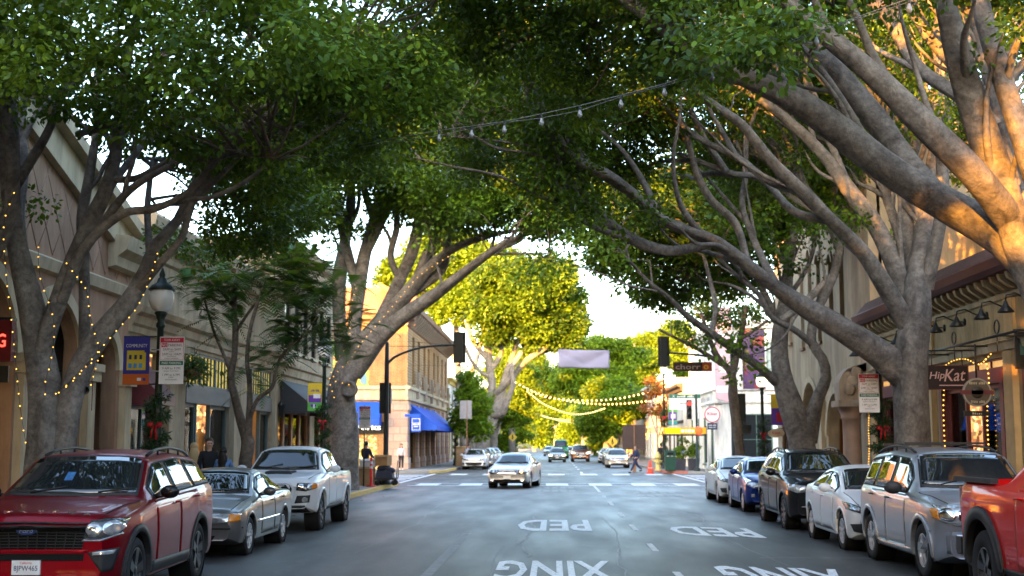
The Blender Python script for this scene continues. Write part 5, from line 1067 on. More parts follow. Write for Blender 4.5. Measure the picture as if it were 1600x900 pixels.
def wheel(root, x, y, r, side, rim_m, spokes, wdt=.24, rr=.68, nut=True):
    mb = MB(); h = wdt/2; a = r*rr
    prof = [(a*.97,-h*.8),(a,-h*.92),(r*.80,-h*1.02),(r*.93,-h*.98),(r*.985,-h*.80),(r,-h*.6),(r*.996,-h*.25),(r,0),(r*.996,h*.25),(r,h*.6),(r*.985,h*.80),(r*.93,h*.98),(r*.80,h*1.02),(a,h*.92),(a*.97,h*.8)]
    mb.lathe(prof, 36, (x, y, r), 'x'); w = mb.build('wheel', M_tyre, root)
    s = MB(); sg = side
    s.lathe([(a*.99,sg*h*.86),(a*.985,sg*h*.93),(a*.93,sg*h*.92),(a*.89,sg*h*.55),(a*.88,-sg*h*.6)], 32, (x,y,r), 'x')
    for k in range(spokes):
        t = 2*math.pi*k/spokes+.2; u = Vector((0, math.cos(t), math.sin(t))); v = Vector((0, -math.sin(t), math.cos(t))); X = Vector((sg,0,0)); c = Vector((x,y,r))
        w0, w1 = a*.13*5/max(5, spokes)*1.25, a*.21*5/max(5, spokes)*1.1
        P = [c+u*a*.12-v*w0+X*h*.62, c+u*a*.12+v*w0+X*h*.62, c+u*a*.94+v*w1+X*h*.72, c+u*a*.94-v*w1+X*h*.72]; Q = [p+X*h*.26 for p in P]; Q[0] += -X*h*.04; Q[1] += -X*h*.04
        s.hexa(P+Q)
    s.lathe([(0,sg*h*.93),(a*.12,sg*h*.92),(a*.2,sg*h*.86),(a*.22,sg*h*.5)], 16, (x,y,r), 'x'); s.build('rim', rim_m, w)
    d = MB(); d.lathe([(0,sg*h*.2),(a*.80,sg*h*.2),(a*.86,sg*h*.1)], 24, (x,y,r), 'x'); d.build('backing_disc', M_gap, w); return w  # plain dark disc backing the spokes
def build_car(name, label, X, Yf, S, group='cars parked along the kerb', cat='car', rz=0):
    root = thing(name, label, cat, group=group); c = Car(S); me0 = c.body(); bm = bmesh.new(); bm.from_mesh(me0); bvh = BVHTree.FromBMesh(bm); bm.free()
    L, W, H, hw = S['L'], S['W'], S['H'], S['W']/2; r = S['tr']; fa = S['fa']; ra = fa+S['wb']; Ra = r*S.get('archk', 1.17)
    cut = []
    for y in (fa, ra):
        for sg in (-1, 1):
            q = MB(); q.lathe([(0,sg*(hw-.34)),(Ra,sg*(hw-.34)),(Ra,sg*(hw+.3)),(0,sg*(hw+.3))], 40, (0,y,r+.01), 'x', False); cut.append(q.mesh('c'))
    if S.get('bed'):
        q = MB(); y0, y1 = S['bed']; q.box(-hw+.11, hw-.11, y0, y1, .85, 2.5); cut.append(q.mesh('c'))
    body = bool_cut(me0, cut); paint = S['paint']; link('body', body, paint, root); B = Builder(c, bvh, root)
    # wheel-house liners
    for y in (fa, ra):
        for sg in (-1, 1): q = MB(); q.lathe([(Ra*.995,sg*(hw-.33)),(Ra*.995,sg*(hw-.03))], 30, (0,y,r+.01), 'x'); q.build('wheel_liner', M_gap, root)
    for y, in ((fa,),(ra,)):
        for sg in (-1, 1): wheel(root, sg*(hw-S.get('tw', .24)/2-.025), y, r, sg, S.get('rim', M_rim), S.get('spokes', 5), S.get('tw', .24), S.get('rr', .68))
    am = S.get('arch_m', paint); aw = S.get('arch_w', .035); ao = S.get('arch_off', .008)
    for y in (fa, ra):
        for sd in 'LR':
            a0, a1 = -18 if not S.get('arch_low') else -26, 198
            angs = [R(a0+(a1-a0)*k/24) for k in range(25)]
            z_ = lambda rr_, a: max(float(c.zb(y))+.03, r+.01+rr_*math.sin(a))
            lo = [(y+(Ra-.012)*math.cos(a), z_(Ra-.012, a)) for a in angs]; hi = [(y+(Ra+aw)*math.cos(a), z_(Ra+aw, a)) for a in angs]
            B.patch('wheel_arch', lo, hi, sd, am, ao, 25, 3, .05)
    yc, yF, yR, yE = S['yc'], S['yF'], S['yR'], S['yE']
    # glass
    def wcol(ya, yb, sd, dz0=.035, dz1=.055):
        ys = np.linspace(ya, yb, 14); lo = []; hi = []
        for y in ys:
            b = float(c.belt(y))+dz0; t = max(b+.012, float(c.zr(y))-dz1); lo.append((y, b)); hi.append((y, t))
        return lo, hi
    doors = S['doors']; gt = S.get('glass_m', M_carglass)
    for sd in 'LR':
        wins = S['wins']
        lo, hi = wcol(wins[0][0]-.03, wins[-1][1]+.03, sd, .018, .035); B.patch('window_trim', lo, hi, sd, S.get('trim_m', M_plast), .004, 22, 5, .01)
        for a, b in wins:
            lo, hi = wcol(a, b, sd); B.patch('side_window', lo, hi, sd, gt, .010, 14, 5, .008)
        for i, (a, b) in enumerate(doors):
            zlo = float(c.zb((a+b)/2))+.10; cutr = S.get('doorcut', 0)
            ys = np.linspace(a, b, 12); lo = []; hi = []
            for y in ys:
                zl = zlo
                d = abs(y-ra)
                if d < Ra+.05: zl = max(zl, r+.01+math.sqrt(max(0, (Ra+.05)**2-d*d)))
                d = abs(y-fa)
                if d < Ra+.05: zl = max(zl, r+.01+math.sqrt(max(0, (Ra+.05)**2-d*d)))
                zt = float(c.belt(y))-.012; lo.append((y, min(zl, zt-.02))); hi.append((y, zt))
            g = MB(); B.patch('x', [(y-.009 if k == 0 else (y+.009 if k == 11 else y), z-.009) for k, (y, z) in enumerate(lo)], [(y-.009 if k == 0 else (y+.009 if k == 11 else y), z+.004) for k, (y, z) in enumerate(hi)], sd, M_gap, .0015, 16, 9, .01, mb=g); g.build('door_gap', M_gap, root)
            d_ = B.patch('door', lo, hi, sd, paint, .006, 16, 9, .012)
            hz = float(c.belt(b))-.10; h = MB(); p, nn = B.hit(((-3 if sd == 'L' else 3), b-.14, hz), ((1 if sd == 'L' else -1), 0, 0))
            if p:
                h.tube([p+Vector((0,-.10,0))+nn*.012, p+Vector((0,-.08,0))+nn*.042, p+Vector((0,.07,0))+nn*.042, p+Vector((0,.09,0))+nn*.012], [.012,.014,.014,.012], 6); h.build('handle', S.get('handle_m', paint), d_)
        if S.get('sill'):
            z0 = float(c.zb(L/2)); B.patch('side_skirt', [(fa+Ra+.03, z0+.012),(ra-Ra-.03, z0+.012)], [(fa+Ra+.03, z0+S['sill']),(ra-Ra-.03, z0+S['sill'])], sd, S.get('sill_m', M_plast), .012, 12, 4, .02)
        if S.get('mould'):
            zz = S['mould']; B.patch('side_moulding', [(fa+Ra+.06, zz),(ra-Ra-.04, zz+.01)], [(fa+Ra+.06, zz+.035),(ra-Ra-.04, zz+.045)], sd, S.get('mould_m', M_chrome), .014, 14, 3, .01)
        sg = -1 if sd == 'L' else 1; ym = yc+S.get('mir', .42); zm = float(c.belt(ym))+.09; xm = float(c.w(ym))
        q = MB(); ms = S.get('mirs', 1.); q.ball((sg*(xm+.10*ms), ym, zm), .115*ms, 14, (1.02, .62, .72)); q.tube([(sg*(xm-.10), ym+.02, zm-.06),(sg*(xm+.04), ym+.01, zm-.04)], [.035,.03], 6); q.build('mirror', S.get('mir_m', paint), root)
        if S.get('rails'):
            ya, yb = yF+.15, yR-.05; pts = []
            for t in np.linspace(0, 1, 9):
                y = ya+(yb-ya)*t; x = sg*(float(c.wr(y))-.06); p, nn = B.hit((x, y, 4), (0,0,-1)); pts.append(p+Vector((0,0,.02+.055*min(1, 6*t, 6*(1-t)))))
            q = MB(); q.tube(pts, .020, 6)
            for t in (2, 4, 6): q.tube([pts[t], pts[t]-Vector((0,0,.08))], .014, 5)
            q.build('roof_rail', S['rails'], root)
    # windscreen and rear glass
    def screen(name, ya, yb, yq0, yq1, m, off, mg):
        lo = []; hi = []
        for u in np.linspace(-1, 1, 15):
            w0, w1 = float(c.wr(ya))-mg, float(c.wr(yb))-mg; lo.append((u*w0, ya+yq0*u*u)); hi.append((u*w1, yb+yq1*u*u))
        return B.patch(name, lo, hi, 'T', m, off, 15, 8, .01)
    bw = .10
    screen('windscreen_trim', yc+.02, yF-.03, .06, .03, M_plast, .003, .05); ws = screen('windscreen', yc+.07, yF-.07, .06, .03, gt, .009, .085)
    for sx in (-.38, .25):
        q = MB(); pts = []
        for t in np.linspace(0, 1, 6):
            p, nn = B.hit((sx*W*.5*1.3+.42*t*W*.5*(1 if sx < 0 else 1), yc+.08+.10*t, 4), (0,0,-1)); pts.append(p+nn*.022)
        q.tube(pts, .009, 4); q.build('wiper', M_black, ws)
    if S.get('rearT'): screen('rear_window', yR+.08, yE-.06, 0, -.02, gt, .008, .09)
    # bonnet seam
    for sg in (-1, 1):
        g = MB(); ys = np.linspace(S.get('hood0', .28), yc-.02, 12); lo = [(sg*(float(c.wr(y))*.985), y) for y in ys]; hi = [(sg*(float(c.wr(y))*.985+.012), y) for y in ys]; B.patch('x', lo, hi, 'T', M_gap, .0015, 14, 2, .006, mb=g); g.build('bonnet_gap', M_gap, root)
    # front
    for it in S['front']:
        nm, lo, hi, m, off = it[:5]; par = root
        two = it[5] if len(it) > 5 else False; n = it[6] if len(it) > 6 else 14
        for sg in ((-1, 1) if two else (1,)):
            o = B.patch(nm, [(sg*x, z) for x, z in lo], [(sg*x, z) for x, z in hi], 'F', m, off, n, 6, .03)
            if nm == 'headlight' and S.get('lamps', True):
                A = resample(lo, 5); C2 = resample(hi, 5); mid = (A+C2)/2; ht = abs(A[2][1]-C2[2][1])*.36
                for j, lm in ((1, S.get('lamp1', M_lens)), (3, S.get('lamp2', M_lens))):
                    u, z = mid[j]; rr = min(ht, .085)
                    th = np.linspace(0, math.pi, 9); B.patch('lamp', [(sg*u-rr*math.cos(t), z-rr*math.sin(t)) for t in th], [(sg*u-rr*math.cos(t), z+rr*math.sin(t)) for t in th], 'F', lm, off+.006, 11, 5, .006, parent=o)
            if nm == 'grille' and S.get('slats'):
                ns, smat = S['slats']
                A = resample(lo, 13); C2 = resample(hi, 13)
                for k in range(ns):
                    t = (k+.5)/ns; l2 = A*(1-t+.16/ns)+C2*(t-.16/ns); h2 = A*(1-t-.16/ns)+C2*(t+.16/ns); B.patch('slat', list(map(tuple, l2)), list(map(tuple, h2)), 'F', smat, off+.014, 14, 2, .02, parent=o)
                if S.get('mesh_cols'):
                    for k in range(S['mesh_cols']):
                        i = (k+.5)/S['mesh_cols']*12; a = A[int(i)]; b = C2[int(i)]; B.patch('bar', [(a[0]-.006,a[1]),(a[0]+.006,a[1])], [(b[0]-.006,b[1]),(b[0]+.006,b[1])], 'F', smat, off+.010, 3, 5, .02, parent=o)
    if S.get('plate'):
        px_, pz = 0, S['plate']; p, nn = B.hit((px_, -3, pz), (0,1,0)); q = MB(); y = p.y-.03; q.box(-.155, .155, y, y+.03, pz-.078, pz+.078); pl = q.build('licence_plate', M_plate, root)
        q = MB(); q.box(-.165,.165,y+.004,y+.035,pz-.088,pz-.0785); q.box(-.165,.165,y+.004,y+.035,pz+.0785,pz+.088); q.build('plate_frame', M_plast, pl)
        if S.get('plate_text'):
            text(S['plate_text'], (0,y-.002,pz-.015), (1,0,0), (0,0,1), .075, M_ink, pl, w=.26, ext=.001); text('California', (0,y-.002,pz+.052), (1,0,0), (0,0,1), .028, M_redink, pl, w=.13, ext=.001)
    if S.get('badge'):
        bz, br, bmat = S['badge']; p, nn = B.hit((0,-3,bz), (0,1,0)); q = MB(); V = []; n = 24
        for d, k in ((-.03, 1.0), (-.036, .9)):
            V.append([(br*k*math.cos(2*math.pi*i/n), p.y+d-.01, bz+br*.42*k*math.sin(2*math.pi*i/n)) for i in range(n)])
        q.add(V[0]+V[1]+[(x, p.y+.02, z) for x, y, z in V[0]], [(i,(i+1)%n,n+(i+1)%n,n+i) for i in range(n)]+[tuple(range(n,2*n))]+[(i,(i+1)%n,2*n+(i+1)%n,2*n+i) for i in range(n)]); bo = q.build('badge', bmat, root)
        if S.get('badge_text'): text(S['badge_text'], (0,p.y-.049,bz), (1,.0,0), (.12,0,1), br*.42, M_chrome, bo, w=br*1.25, ext=.002)
    for fn in S.get('extra', []): fn(root, B, c)
    root.location = (X, Yf, 0); root.rotation_euler = (0, 0, rz); return root
def suv(L, W, H, fa, wb, tr, nose, cowl, yc, yF, yR, belt0, belt1, **k):
    S = dict(L=L, W=W, H=H, fa=fa, wb=wb, tr=tr, yc=yc, yF=yF, yR=yR, yE=L-.08,
        top=[(0,nose-.20),(.05,nose-.07),(.16,nose),(yc*.6,(nose+cowl)/2+.03),(yc,cowl),(yF,H-.05),((yF+yR)/2,H),(yR,H-.06),(L-.16,H-.20),(L-.06,belt1+.02),(L,belt1-.12)],
        belt=[(0,nose-.10),(yc,cowl-.07),(yc+.35,belt0),(L-.8,belt1),(L,belt1)], wr=[(0,W*.36),(.3,W*.40),(yc,W*.435),(yF,W*.352),(yR,W*.345),(L,W*.36)], bot=[(0,.34),(.3,.24),(L-.4,.27),(L,.42)],
        doors=[(yc+.30,yc+1.35),(yc+1.38,yc+2.35)], wins=[(yc+.34,yc+1.28),(yc+1.38,yc+2.20),(yc+2.30,L-.38)], front=[])
    S.update(k); return S
def sedan(L, W, H, fa, wb, tr, nose, cowl, yc, yF, yR, yE, deck, belt0, belt1, **k):
    S = dict(L=L, W=W, H=H, fa=fa, wb=wb, tr=tr, yc=yc, yF=yF, yR=yR, yE=yE,
        top=[(0,nose-.20),(.05,nose-.07),(.16,nose),(yc*.6,(nose+cowl)/2+.035),(yc,cowl),(yF,H-.04),((yF+yR)/2,H),(yR,H-.05),(yE,deck),(L-.12,deck-.03),(L,deck-.25)],
        belt=[(0,nose-.10),(yc,cowl-.06),(yc+.35,belt0),(yE,belt1),(L,belt1)], wr=[(0,W*.36),(.3,W*.40),(yc,W*.43),(yF,W*.335),(yR,W*.325),(yE,W*.40),(L,W*.40)], bot=[(0,.30),(.3,.20),(L-.4,.22),(L,.36)],
        doors=[(yc+.32,yc+1.30),(yc+1.33,yc+2.20)], wins=[(yc+.36,yc+1.25),(yc+1.34,yc+2.30)], front=[], rearT=True)
    S.update(k); return S
# -- 1 red SUV
def hood_letters(root, B, c):
    s = 'EXPLORER'
    for i, ch in enumerate(s):
        x = -.62+i*1.24/7; p, nn = B.hit((x,.22,4), (0,0,-1)); text(ch, p+nn*.004, (1,0,0), (0,1,.25), .07, M_chrome, root, w=.085, ext=.004)
def stickers(root, B, c):
    p, nn = B.hit((-.12, 1.75, 4), (0,0,-1))
    q = MB(); u = Vector((1,0,0)); v = nn.cross(u).normalized(); v = v if v.z > 0 else -v
    q.obox(p+nn*.012, (u, v, nn), (.05,.09,.002)); q.build('windscreen_tag', mat('blue_tag', (.04,.13,.3), .5, var=.6, scale=30), root)
S = suv(5.04, 2.00, 1.78, .95, 2.86, .385, 1.10, 1.20, 1.38, 2.18, 4.45, 1.17, 1.26, paint=P_red, rim=M_rimd, spokes=5, rr=.70, tw=.25, arch_m=M_plast, arch_w=.075, arch_off=.016, sill=.20, rails=M_black, mir_m=P_blk, handle_m=P_red, plate=.50, plate_text='8JPW465', slats=(9, M_plast), mesh_cols=14, badge=(.90,.115,mat('blue_badge', (.02,.05,.2), .3, .2, coat=1)), badge_text='Ford', extra=[hood_letters, stickers], bow=.2,
  front=[('grille',[(-.60,.70),(.60,.70)],[(-.66,.98),(0,1.0),(.66,.98)],M_gap,.006),
   ('headlight',[(.60,.80),(.80,.80),(.95,.86)],[(.68,1.0),(.84,1.02),(.96,1.01)],M_lensd,.012,True),
   ('drl_strip',[(.60,.785),(.80,.785),(.955,.85)],[(.60,.80),(.80,.80),(.95,.865)],M_lens,.02,True),
   ('lower_grille',[(-.62,.57),(.62,.57)],[(-.62,.645),(.62,.645)],M_gap,.006),('grille_bar',[(-.66,.655),(.66,.655)],[(-.66,.69),(.66,.69)],P_red,.022),
   ('fog_lamp_bezel',[(.70,.60),(.82,.44),(.90,.46)],[(.66,.66),(.80,.69),(.95,.70)],M_plast,.008,True),('fog_lamp',[(.72,.63),(.90,.64)],[(.72,.665),(.92,.685)],M_lens,.016,True),
   ('lower_lip',[(-.75,.33),(.75,.33)],[(-.72,.40),(.72,.40)],M_chrome,.01)])
build_car('red_suv', 'dark red SUV with black rims and a mesh grille, nearest parked vehicle on the left', -5.78, 14.0, S, rz=R(1.6))
# -- 2 taupe sedan
S = sedan(4.78, 1.78, 1.43, .95, 2.67, .315, .80, .98, 1.42, 2.18, 3.25, 3.95, 1.02, .93, .97, paint=P_grey, spokes=7, tw=.2, mould=.52, plate=.44, handle_m=P_grey, mir_m=P_dg, slats=(3, M_chrome), mirs=.95,
  front=[('grille',[(-.30,.62),(.30,.62)],[(-.33,.70),(.33,.70)],M_gap,.006),('headlight',[(.40,.57),(.66,.57),(.84,.60)],[(.40,.71),(.66,.72),(.82,.71)],M_lens,.01,True),('turn_signal',[(.70,.575),(.845,.60)],[(.70,.71),(.835,.705)],M_amber,.014,True),
   ('bumper_strip',[(-.86,.47),(.86,.47)],[(-.86,.49),(.86,.49)],M_gap,.012),('lower_grille',[(-.45,.28),(.45,.28)],[(-.50,.37),(.50,.37)],M_gap,.006)], lamps=False)
build_car('grey_sedan', 'taupe grey older sedan parked between the red SUV and the white pickup', -5.97, 20.75, S)
# -- 3 white pickup
def scoop(root, B, c):
    q = MB(); p, nn = B.hit((0,.95,4), (0,0,-1)); z = p.z; q.hexa([(-.30,.70,z-.03),(.30,.70,z-.03),(.32,1.25,z+.0),(-.32,1.25,z+.0),(-.27,.74,z+.035),(.27,.74,z+.035),(.28,1.25,z+.045),(-.28,1.25,z+.045)]); q.build('bonnet_scoop', M_plast, root)
def bedcap(root, B, c, ya=3.75, yb=5.25, m=None):
    hw = c.hw
    for sg in (-1, 1):
        q = MB(); z = float(c.zc((ya+yb)/2)); q.box(sg*(hw-.12) if sg > 0 else -(hw-.03), sg*(hw-.03) if sg > 0 else -(hw-.12), ya, yb, z-.03, z+.025); q.build('bed_rail_cap', m or M_plast, root)
def pickup(L, W, H, fa, wb, tr, nose, cowl, yc, yF, yR, yE, bedz, belt0, belt1, **k):
    S = dict(L=L, W=W, H=H, fa=fa, wb=wb, tr=tr, yc=yc, yF=yF, yR=yR, yE=yE, top=[(0,nose-.22),(.05,nose-.07),(.14,nose),(yc*.6,(nose+cowl)/2+.03),(yc,cowl),(yF,H-.05),((yF+yR)/2,H),(yR,H-.03),(yE,bedz+.01),(L-.03,bedz),(L,bedz-.05)],
        belt=[(0,nose-.10),(yc,cowl-.07),(yc+.35,belt0),(yE,belt1),(L,bedz-.05)], wr=[(0,W*.36),(.3,W*.40),(yc,W*.43),(yF,W*.345),(yR,W*.34),(yE,W*.44),(L,W*.45)], bot=[(0,.50),(.3,.38),(L-.4,.42),(L,.50)],
        doors=[(yc+.30,yc+1.22),(yc+1.25,yc+2.05)], wins=[(yc+.34,yc+1.18),(yc+1.26,yc+1.95)], front=[], bed=(yE+.10, L-.09), sig=.045)
    S.update(k); return S
S = pickup(5.39, 1.91, 1.80, .95, 3.24, .388, 1.13, 1.24, 1.42, 2.05, 3.30, 3.62, 1.24, 1.20, 1.22, paint=P_wh, rim=M_rimd, spokes=6, tw=.26, rr=.62, arch_w=.06, arch_off=.02, archk=1.2, sill=.09, plate=None, handle_m=P_wh, slats=(4, M_plast), lamp1=M_chrome, lamp2=M_lens, extra=[scoop, bedcap],
  front=[('grille_surround',[(-.44,.66),(-.30,.62),(.30,.62),(.44,.66)],[(-.50,.93),(-.40,1.04),(.40,1.04),(.50,.93)],P_wh,.03),('grille',[(-.39,.68),(-.28,.655),(.28,.655),(.39,.68)],[(-.45,.92),(-.37,.995),(.37,.995),(.45,.92)],M_gap,.038),
   ('headlight',[(.53,.87),(.74,.85),(.90,.90)],[(.55,1.02),(.74,1.02),(.90,1.01)],M_lensd,.012,True),('turn_signal',[(.83,.88),(.91,.91)],[(.84,1.01),(.905,1.01)],M_amber,.02,True),
   ('fog_lamp_bezel',[(.50,.60),(.80,.62)],[(.55,.76),(.82,.77)],M_plast,.01,True),('fog_lamp',[(.66,.64),(.70,.62),(.74,.62),(.78,.64)],[(.66,.70),(.70,.73),(.74,.73),(.78,.70)],M_lens,.02,True),
   ('skid_plate',[(-.80,.42),(.80,.42)],[(-.72,.56),(.72,.56)],M_plast,.012)])
build_car('white_pickup', 'white double-cab pickup truck with bonnet scoop, parked last on the left before the corner', -5.95, 27.0, S)
# -- 4 silver sedan driving
def one_lamp(root, B, c):
    th = np.linspace(0, math.pi, 9); B.patch('lit_lamp', [(.60-.055*math.cos(t), .685-.055*math.sin(t)) for t in th], [(.60-.055*math.cos(t), .685+.055*math.sin(t)) for t in th], 'F', EMI('amber_headlamp', (1,.50,.10), 1.4), .026, 11, 5, .006)
S_mid = sedan(4.80, 1.80, 1.47, .93, 2.72, .325, .80, .98, 1.36, 2.14, 3.30, 4.05, 1.06, .95, 1.0, paint=P_sil, spokes=9, tw=.2, plate=.46, handle_m=P_sil, slats=(3, M_chrome), lamp1=M_lens, lamp2=M_lens, badge=(.70,.06,M_chrome), extra=[one_lamp],
  front=[('grille',[(-.36,.60),(.36,.60)],[(-.44,.75),(0,.77),(.44,.75)],M_gap,.008),('headlight',[(.48,.60),(.68,.60),(.86,.66)],[(.46,.75),(.68,.77),(.84,.78)],M_lensd,.012,True),('lower_grille',[(-.60,.27),(.60,.27)],[(-.55,.37),(.55,.37)],M_gap,.008),('bumper_strip',[(-.85,.47),(.85,.47)],[(-.85,.485),(.85,.485)],M_gap,.006)])
S_mid['lamps'] = True; sed = build_car('silver_sedan', 'silver sedan with one lit headlamp driving towards the viewer at the crossing', -1.95, 53.6, S_mid, group=None, rz=-R(7))
# -- 5 silver SUV
def rack(root, B, c):
    for y in (2.75, 4.0):
        q = MB(); p, nn = B.hit((0,y,4), (0,0,-1)); q.box(-.62,.62,y-.03,y+.03,p.z+.06,p.z+.09); q.build('rack_bar', M_black, root)
S = suv(4.91, 1.87, 1.80, .95, 2.89, .375, 1.08, 1.18, 1.42, 2.05, 4.4, 1.12, 1.16, paint=P_sil2, spokes=5, rr=.63, tw=.25, rails=M_plast, arch_w=.06, arch_off=.02, sill=.11, sill_m=P_sil2, mir_m=M_plast, handle_m=M_plast, mirs=1.15, slats=(5, M_chrome), extra=[rack], plate=.58, lamps=True, lamp1=M_chrome, lamp2=M_chrome,
  front=[('grille_surround',[(-.42,.74),(.42,.74)],[(-.46,1.02),(.46,1.02)],M_chrome,.01),('grille',[(-.38,.77),(.38,.77)],[(-.42,.99),(.42,.99)],M_gap,.016),('headlight',[(.47,.76),(.68,.76),(.86,.82)],[(.50,1.01),(.68,1.02),(.87,1.01)],M_lens,.014,True),('turn_signal',[(.85,.83),(.895,.85)],[(.86,.98),(.895,.97)],M_amber,.02,True),
   ('bumper_cover',[(-.92,.40),(.92,.40)],[(-.92,.68),(.92,.68)],mat('grey_plastic', (.13,.135,.15), .55),.02),('fog_lamp',[(.42,.55),(.68,.55)],[(.42,.64),(.70,.65)],M_lens,.03,True),('lower_grille',[(-.38,.50),(.38,.50)],[(-.38,.63),(.38,.63)],M_gap,.028)])
build_car('silver_suv', 'silver-grey older SUV with roof rack parked on the right behind the red pickup', 6.03, 17.35, S)
# -- 6 white hatchback sedan
S_ws = sedan(4.54, 1.78, 1.46, .92, 2.70, .325, .82, 1.02, 1.22, 2.15, 3.35, 4.15, 1.08, .96, 1.04, paint=P_wh, spokes=10, tw=.2, plate=None, handle_m=P_wh, lamps=True, slats=(2, M_plast),
  front=[('grille',[(-.50,.28),(.50,.28)],[(-.62,.50),(.62,.50)],M_gap,.01),('headlight',[(.40,.66),(.62,.63),(.86,.72)],[(.42,.74),(.66,.76),(.86,.84)],M_lensd,.012,True),('fog_lamp_bezel',[(.66,.34),(.80,.36)],[(.68,.50),(.84,.48)],M_plast,.014,True)])
wsed = build_car('white_sedan', 'white compact sedan parked on the right between the silver SUV and the black SUV', 5.93, 22.15, S_ws)
# -- 7 black SUV
S_bs = suv(4.78, 1.93, 1.74, .95, 2.85, .37, 1.06, 1.18, 1.30, 2.15, 4.2, 1.12, 1.20, paint=P_blk, rim=M_rimd, spokes=10, rr=.72, tw=.24, rails=M_black, handle_m=P_blk, plate=.55, slats=(5, M_chrome), trim_m=M_chrome,
  front=[('grille',[(-.55,.62),(.55,.62)],[(-.58,.92),(.58,.92)],M_gap,.008),('headlight',[(.60,.82),(.78,.80),(.92,.86)],[(.60,.95),(.78,.97),(.92,.98)],M_lens,.012,True),('lower_grille',[(-.6,.34),(.6,.34)],[(-.62,.48),(.62,.48)],M_gap,.008),('chrome_strip',[(-.7,.50),(.7,.50)],[(-.7,.52),(.7,.52)],M_chrome,.012)])
build_car('black_suv', 'glossy black SUV parked on the right behind the white compact sedan', 5.97, 27.7, S_bs)
# -- 8 blue compact
S_bl = sedan(4.06, 1.72, 1.48, .80, 2.50, .30, .86, 1.04, 1.10, 1.90, 3.15, 3.80, 1.06, .98, 1.05, paint=P_blue, spokes=8, tw=.19, plate=None, handle_m=P_blue, lamps=True, slats=(3, M_plast),
  front=[('grille',[(-.40,.34),(.40,.34)],[(-.55,.58),(.55,.58)],M_gap,.01),('headlight',[(.42,.66),(.60,.64),(.80,.74)],[(.44,.78),(.62,.82),(.80,.92)],M_lens,.012,True),('fog_lamp',[(.60,.42),(.70,.42)],[(.60,.50),(.70,.50)],M_lens,.014,True)])
build_car('blue_hatchback', 'small bright blue hatchback parked on the right between the black SUV and a white car', 6.0, 34.9, S_bl)
def recolour(src, label, X, Yf, paint, old, group, rz=0, name=None):
    def rec(o, par):
        q = o.copy(); COL.objects.link(q); q.parent = par
        if q.type == 'MESH':
            for i, sl in enumerate(q.material_slots):
                if sl.material == old: sl.link = 'OBJECT'; sl.material = paint
        for ch in list(o.children): rec(ch, q)
        return q
    r = rec(src, None); r['label'] = label; r.location = (X, Yf, 0); r.rotation_euler = (0,0,rz)
    if name: r.name = name
    if group: r['group'] = group
    elif 'group' in r: del r['group']
    return r
GP = 'cars parked along the kerb'; GF = 'cars coming down the street far away'
recolour(wsed, 'white compact car parked farthest back on the right before the crossing', 6.0, 40.0, carpaint('pearl_white', (.58,.6,.6), 0), P_wh, GP)
# -- 10 bright red pickup, cut by the frame
def tails(root, B, c):
    for sg in (-1, 1):
        q = MB(); hw = c.hw; q.box(*( (hw*.80, hw*.868) if sg > 0 else (-hw*.868, -hw*.80) ), c.L-.16, c.L-.03, .98, 1.34); q.build('tail_light', M_tail, root)
    q = MB(); q.box(-.95,.95,c.L-.05,c.L+.14,.52,.72); q.build('rear_bumper', M_plast, root)
    bedcap(root, B, c, 4.4, 5.72, M_plast)
S = pickup(5.90, 2.16, 1.98, 1.05, 3.68, .44, 1.30, 1.42, 1.55, 2.2, 3.70, 4.10, 1.43, 1.36, 1.38, paint=P_bred, rim=M_rimd, spokes=6, tw=.30, rr=.56, arch_m=M_plast, arch_w=.13, arch_off=.03, archk=1.28, arch_low=True, sill=.12, extra=[tails], mir_m=M_plast, handle_m=P_bred, slats=(3, M_plast),
  front=[('grille',[(-.7,.75),(.7,.75)],[(-.75,1.18),(.75,1.18)],M_gap,.01),('headlight',[(.78,.95),(1.0,.98)],[(.78,1.15),(1.0,1.17)],M_lens,.012,True),('front_bumper',[(-.95,.50),(.95,.50)],[(-.95,.70),(.95,.70)],M_plast,.03)])
build_car('red_pickup', 'bright red pickup with wide black wheel-arch flare, cut off by the right edge', 5.90, 10.15, S, cat='truck')
# -- far traffic
for src, lab, X, Yf, pt, old, g, nm in ((wsed, 'white car parked first at the left kerb beyond the crossing', -5.7, 92, P_wh, P_wh, GP, None), (sed, 'dark sedan parked second at the left kerb beyond the crossing', -5.9, 99, P_dg, P_sil, GP, 'dark_sedan'), (sed, 'silver sedan parked third at the left kerb beyond the crossing', -5.9, 106, P_sil, P_sil, GP, None), (wsed, 'white car parked fourth at the left kerb beyond the crossing', -5.9, 113, P_wh, P_wh, GP, None), (sed, 'silver sedan parked fifth on the left kerb, beside the white tree trunk', -5.9, 122, P_sil2, P_sil, GP, None),
    (sed, 'silver sedan parked nearest at the right kerb beyond the crossing', 4.9, 98, P_sil, P_sil, GP, None), (wsed, 'blue-grey car parked second at the right kerb beyond the crossing', 5.2, 112, P_dg, P_wh, GP, 'dark_hatchback'), (wsed, 'white car parked third at the right kerb beyond the crossing', 5.2, 122, P_wh, P_wh, GP, None), (sed, 'white sedan far away in the middle lane', 2.2, 175, P_wh, P_sil, GF, None), (sed, 'silver sedan far away in the left lane', -.6, 190, P_sil, P_sil, GF, None)):
    recolour(src, lab, X, Yf, pt, old, g, name=nm)
S2 = dict(S_bs); S2.update(paint=carpaint('copper_paint', (.16,.05,.025), .4), lamp1=M_lit, lamp2=M_lit, plate=.55); build_car('copper_suv', 'copper brown SUV with lit headlamps coming down the street beyond the crossing', 2.75, 132, S2, group=GF)
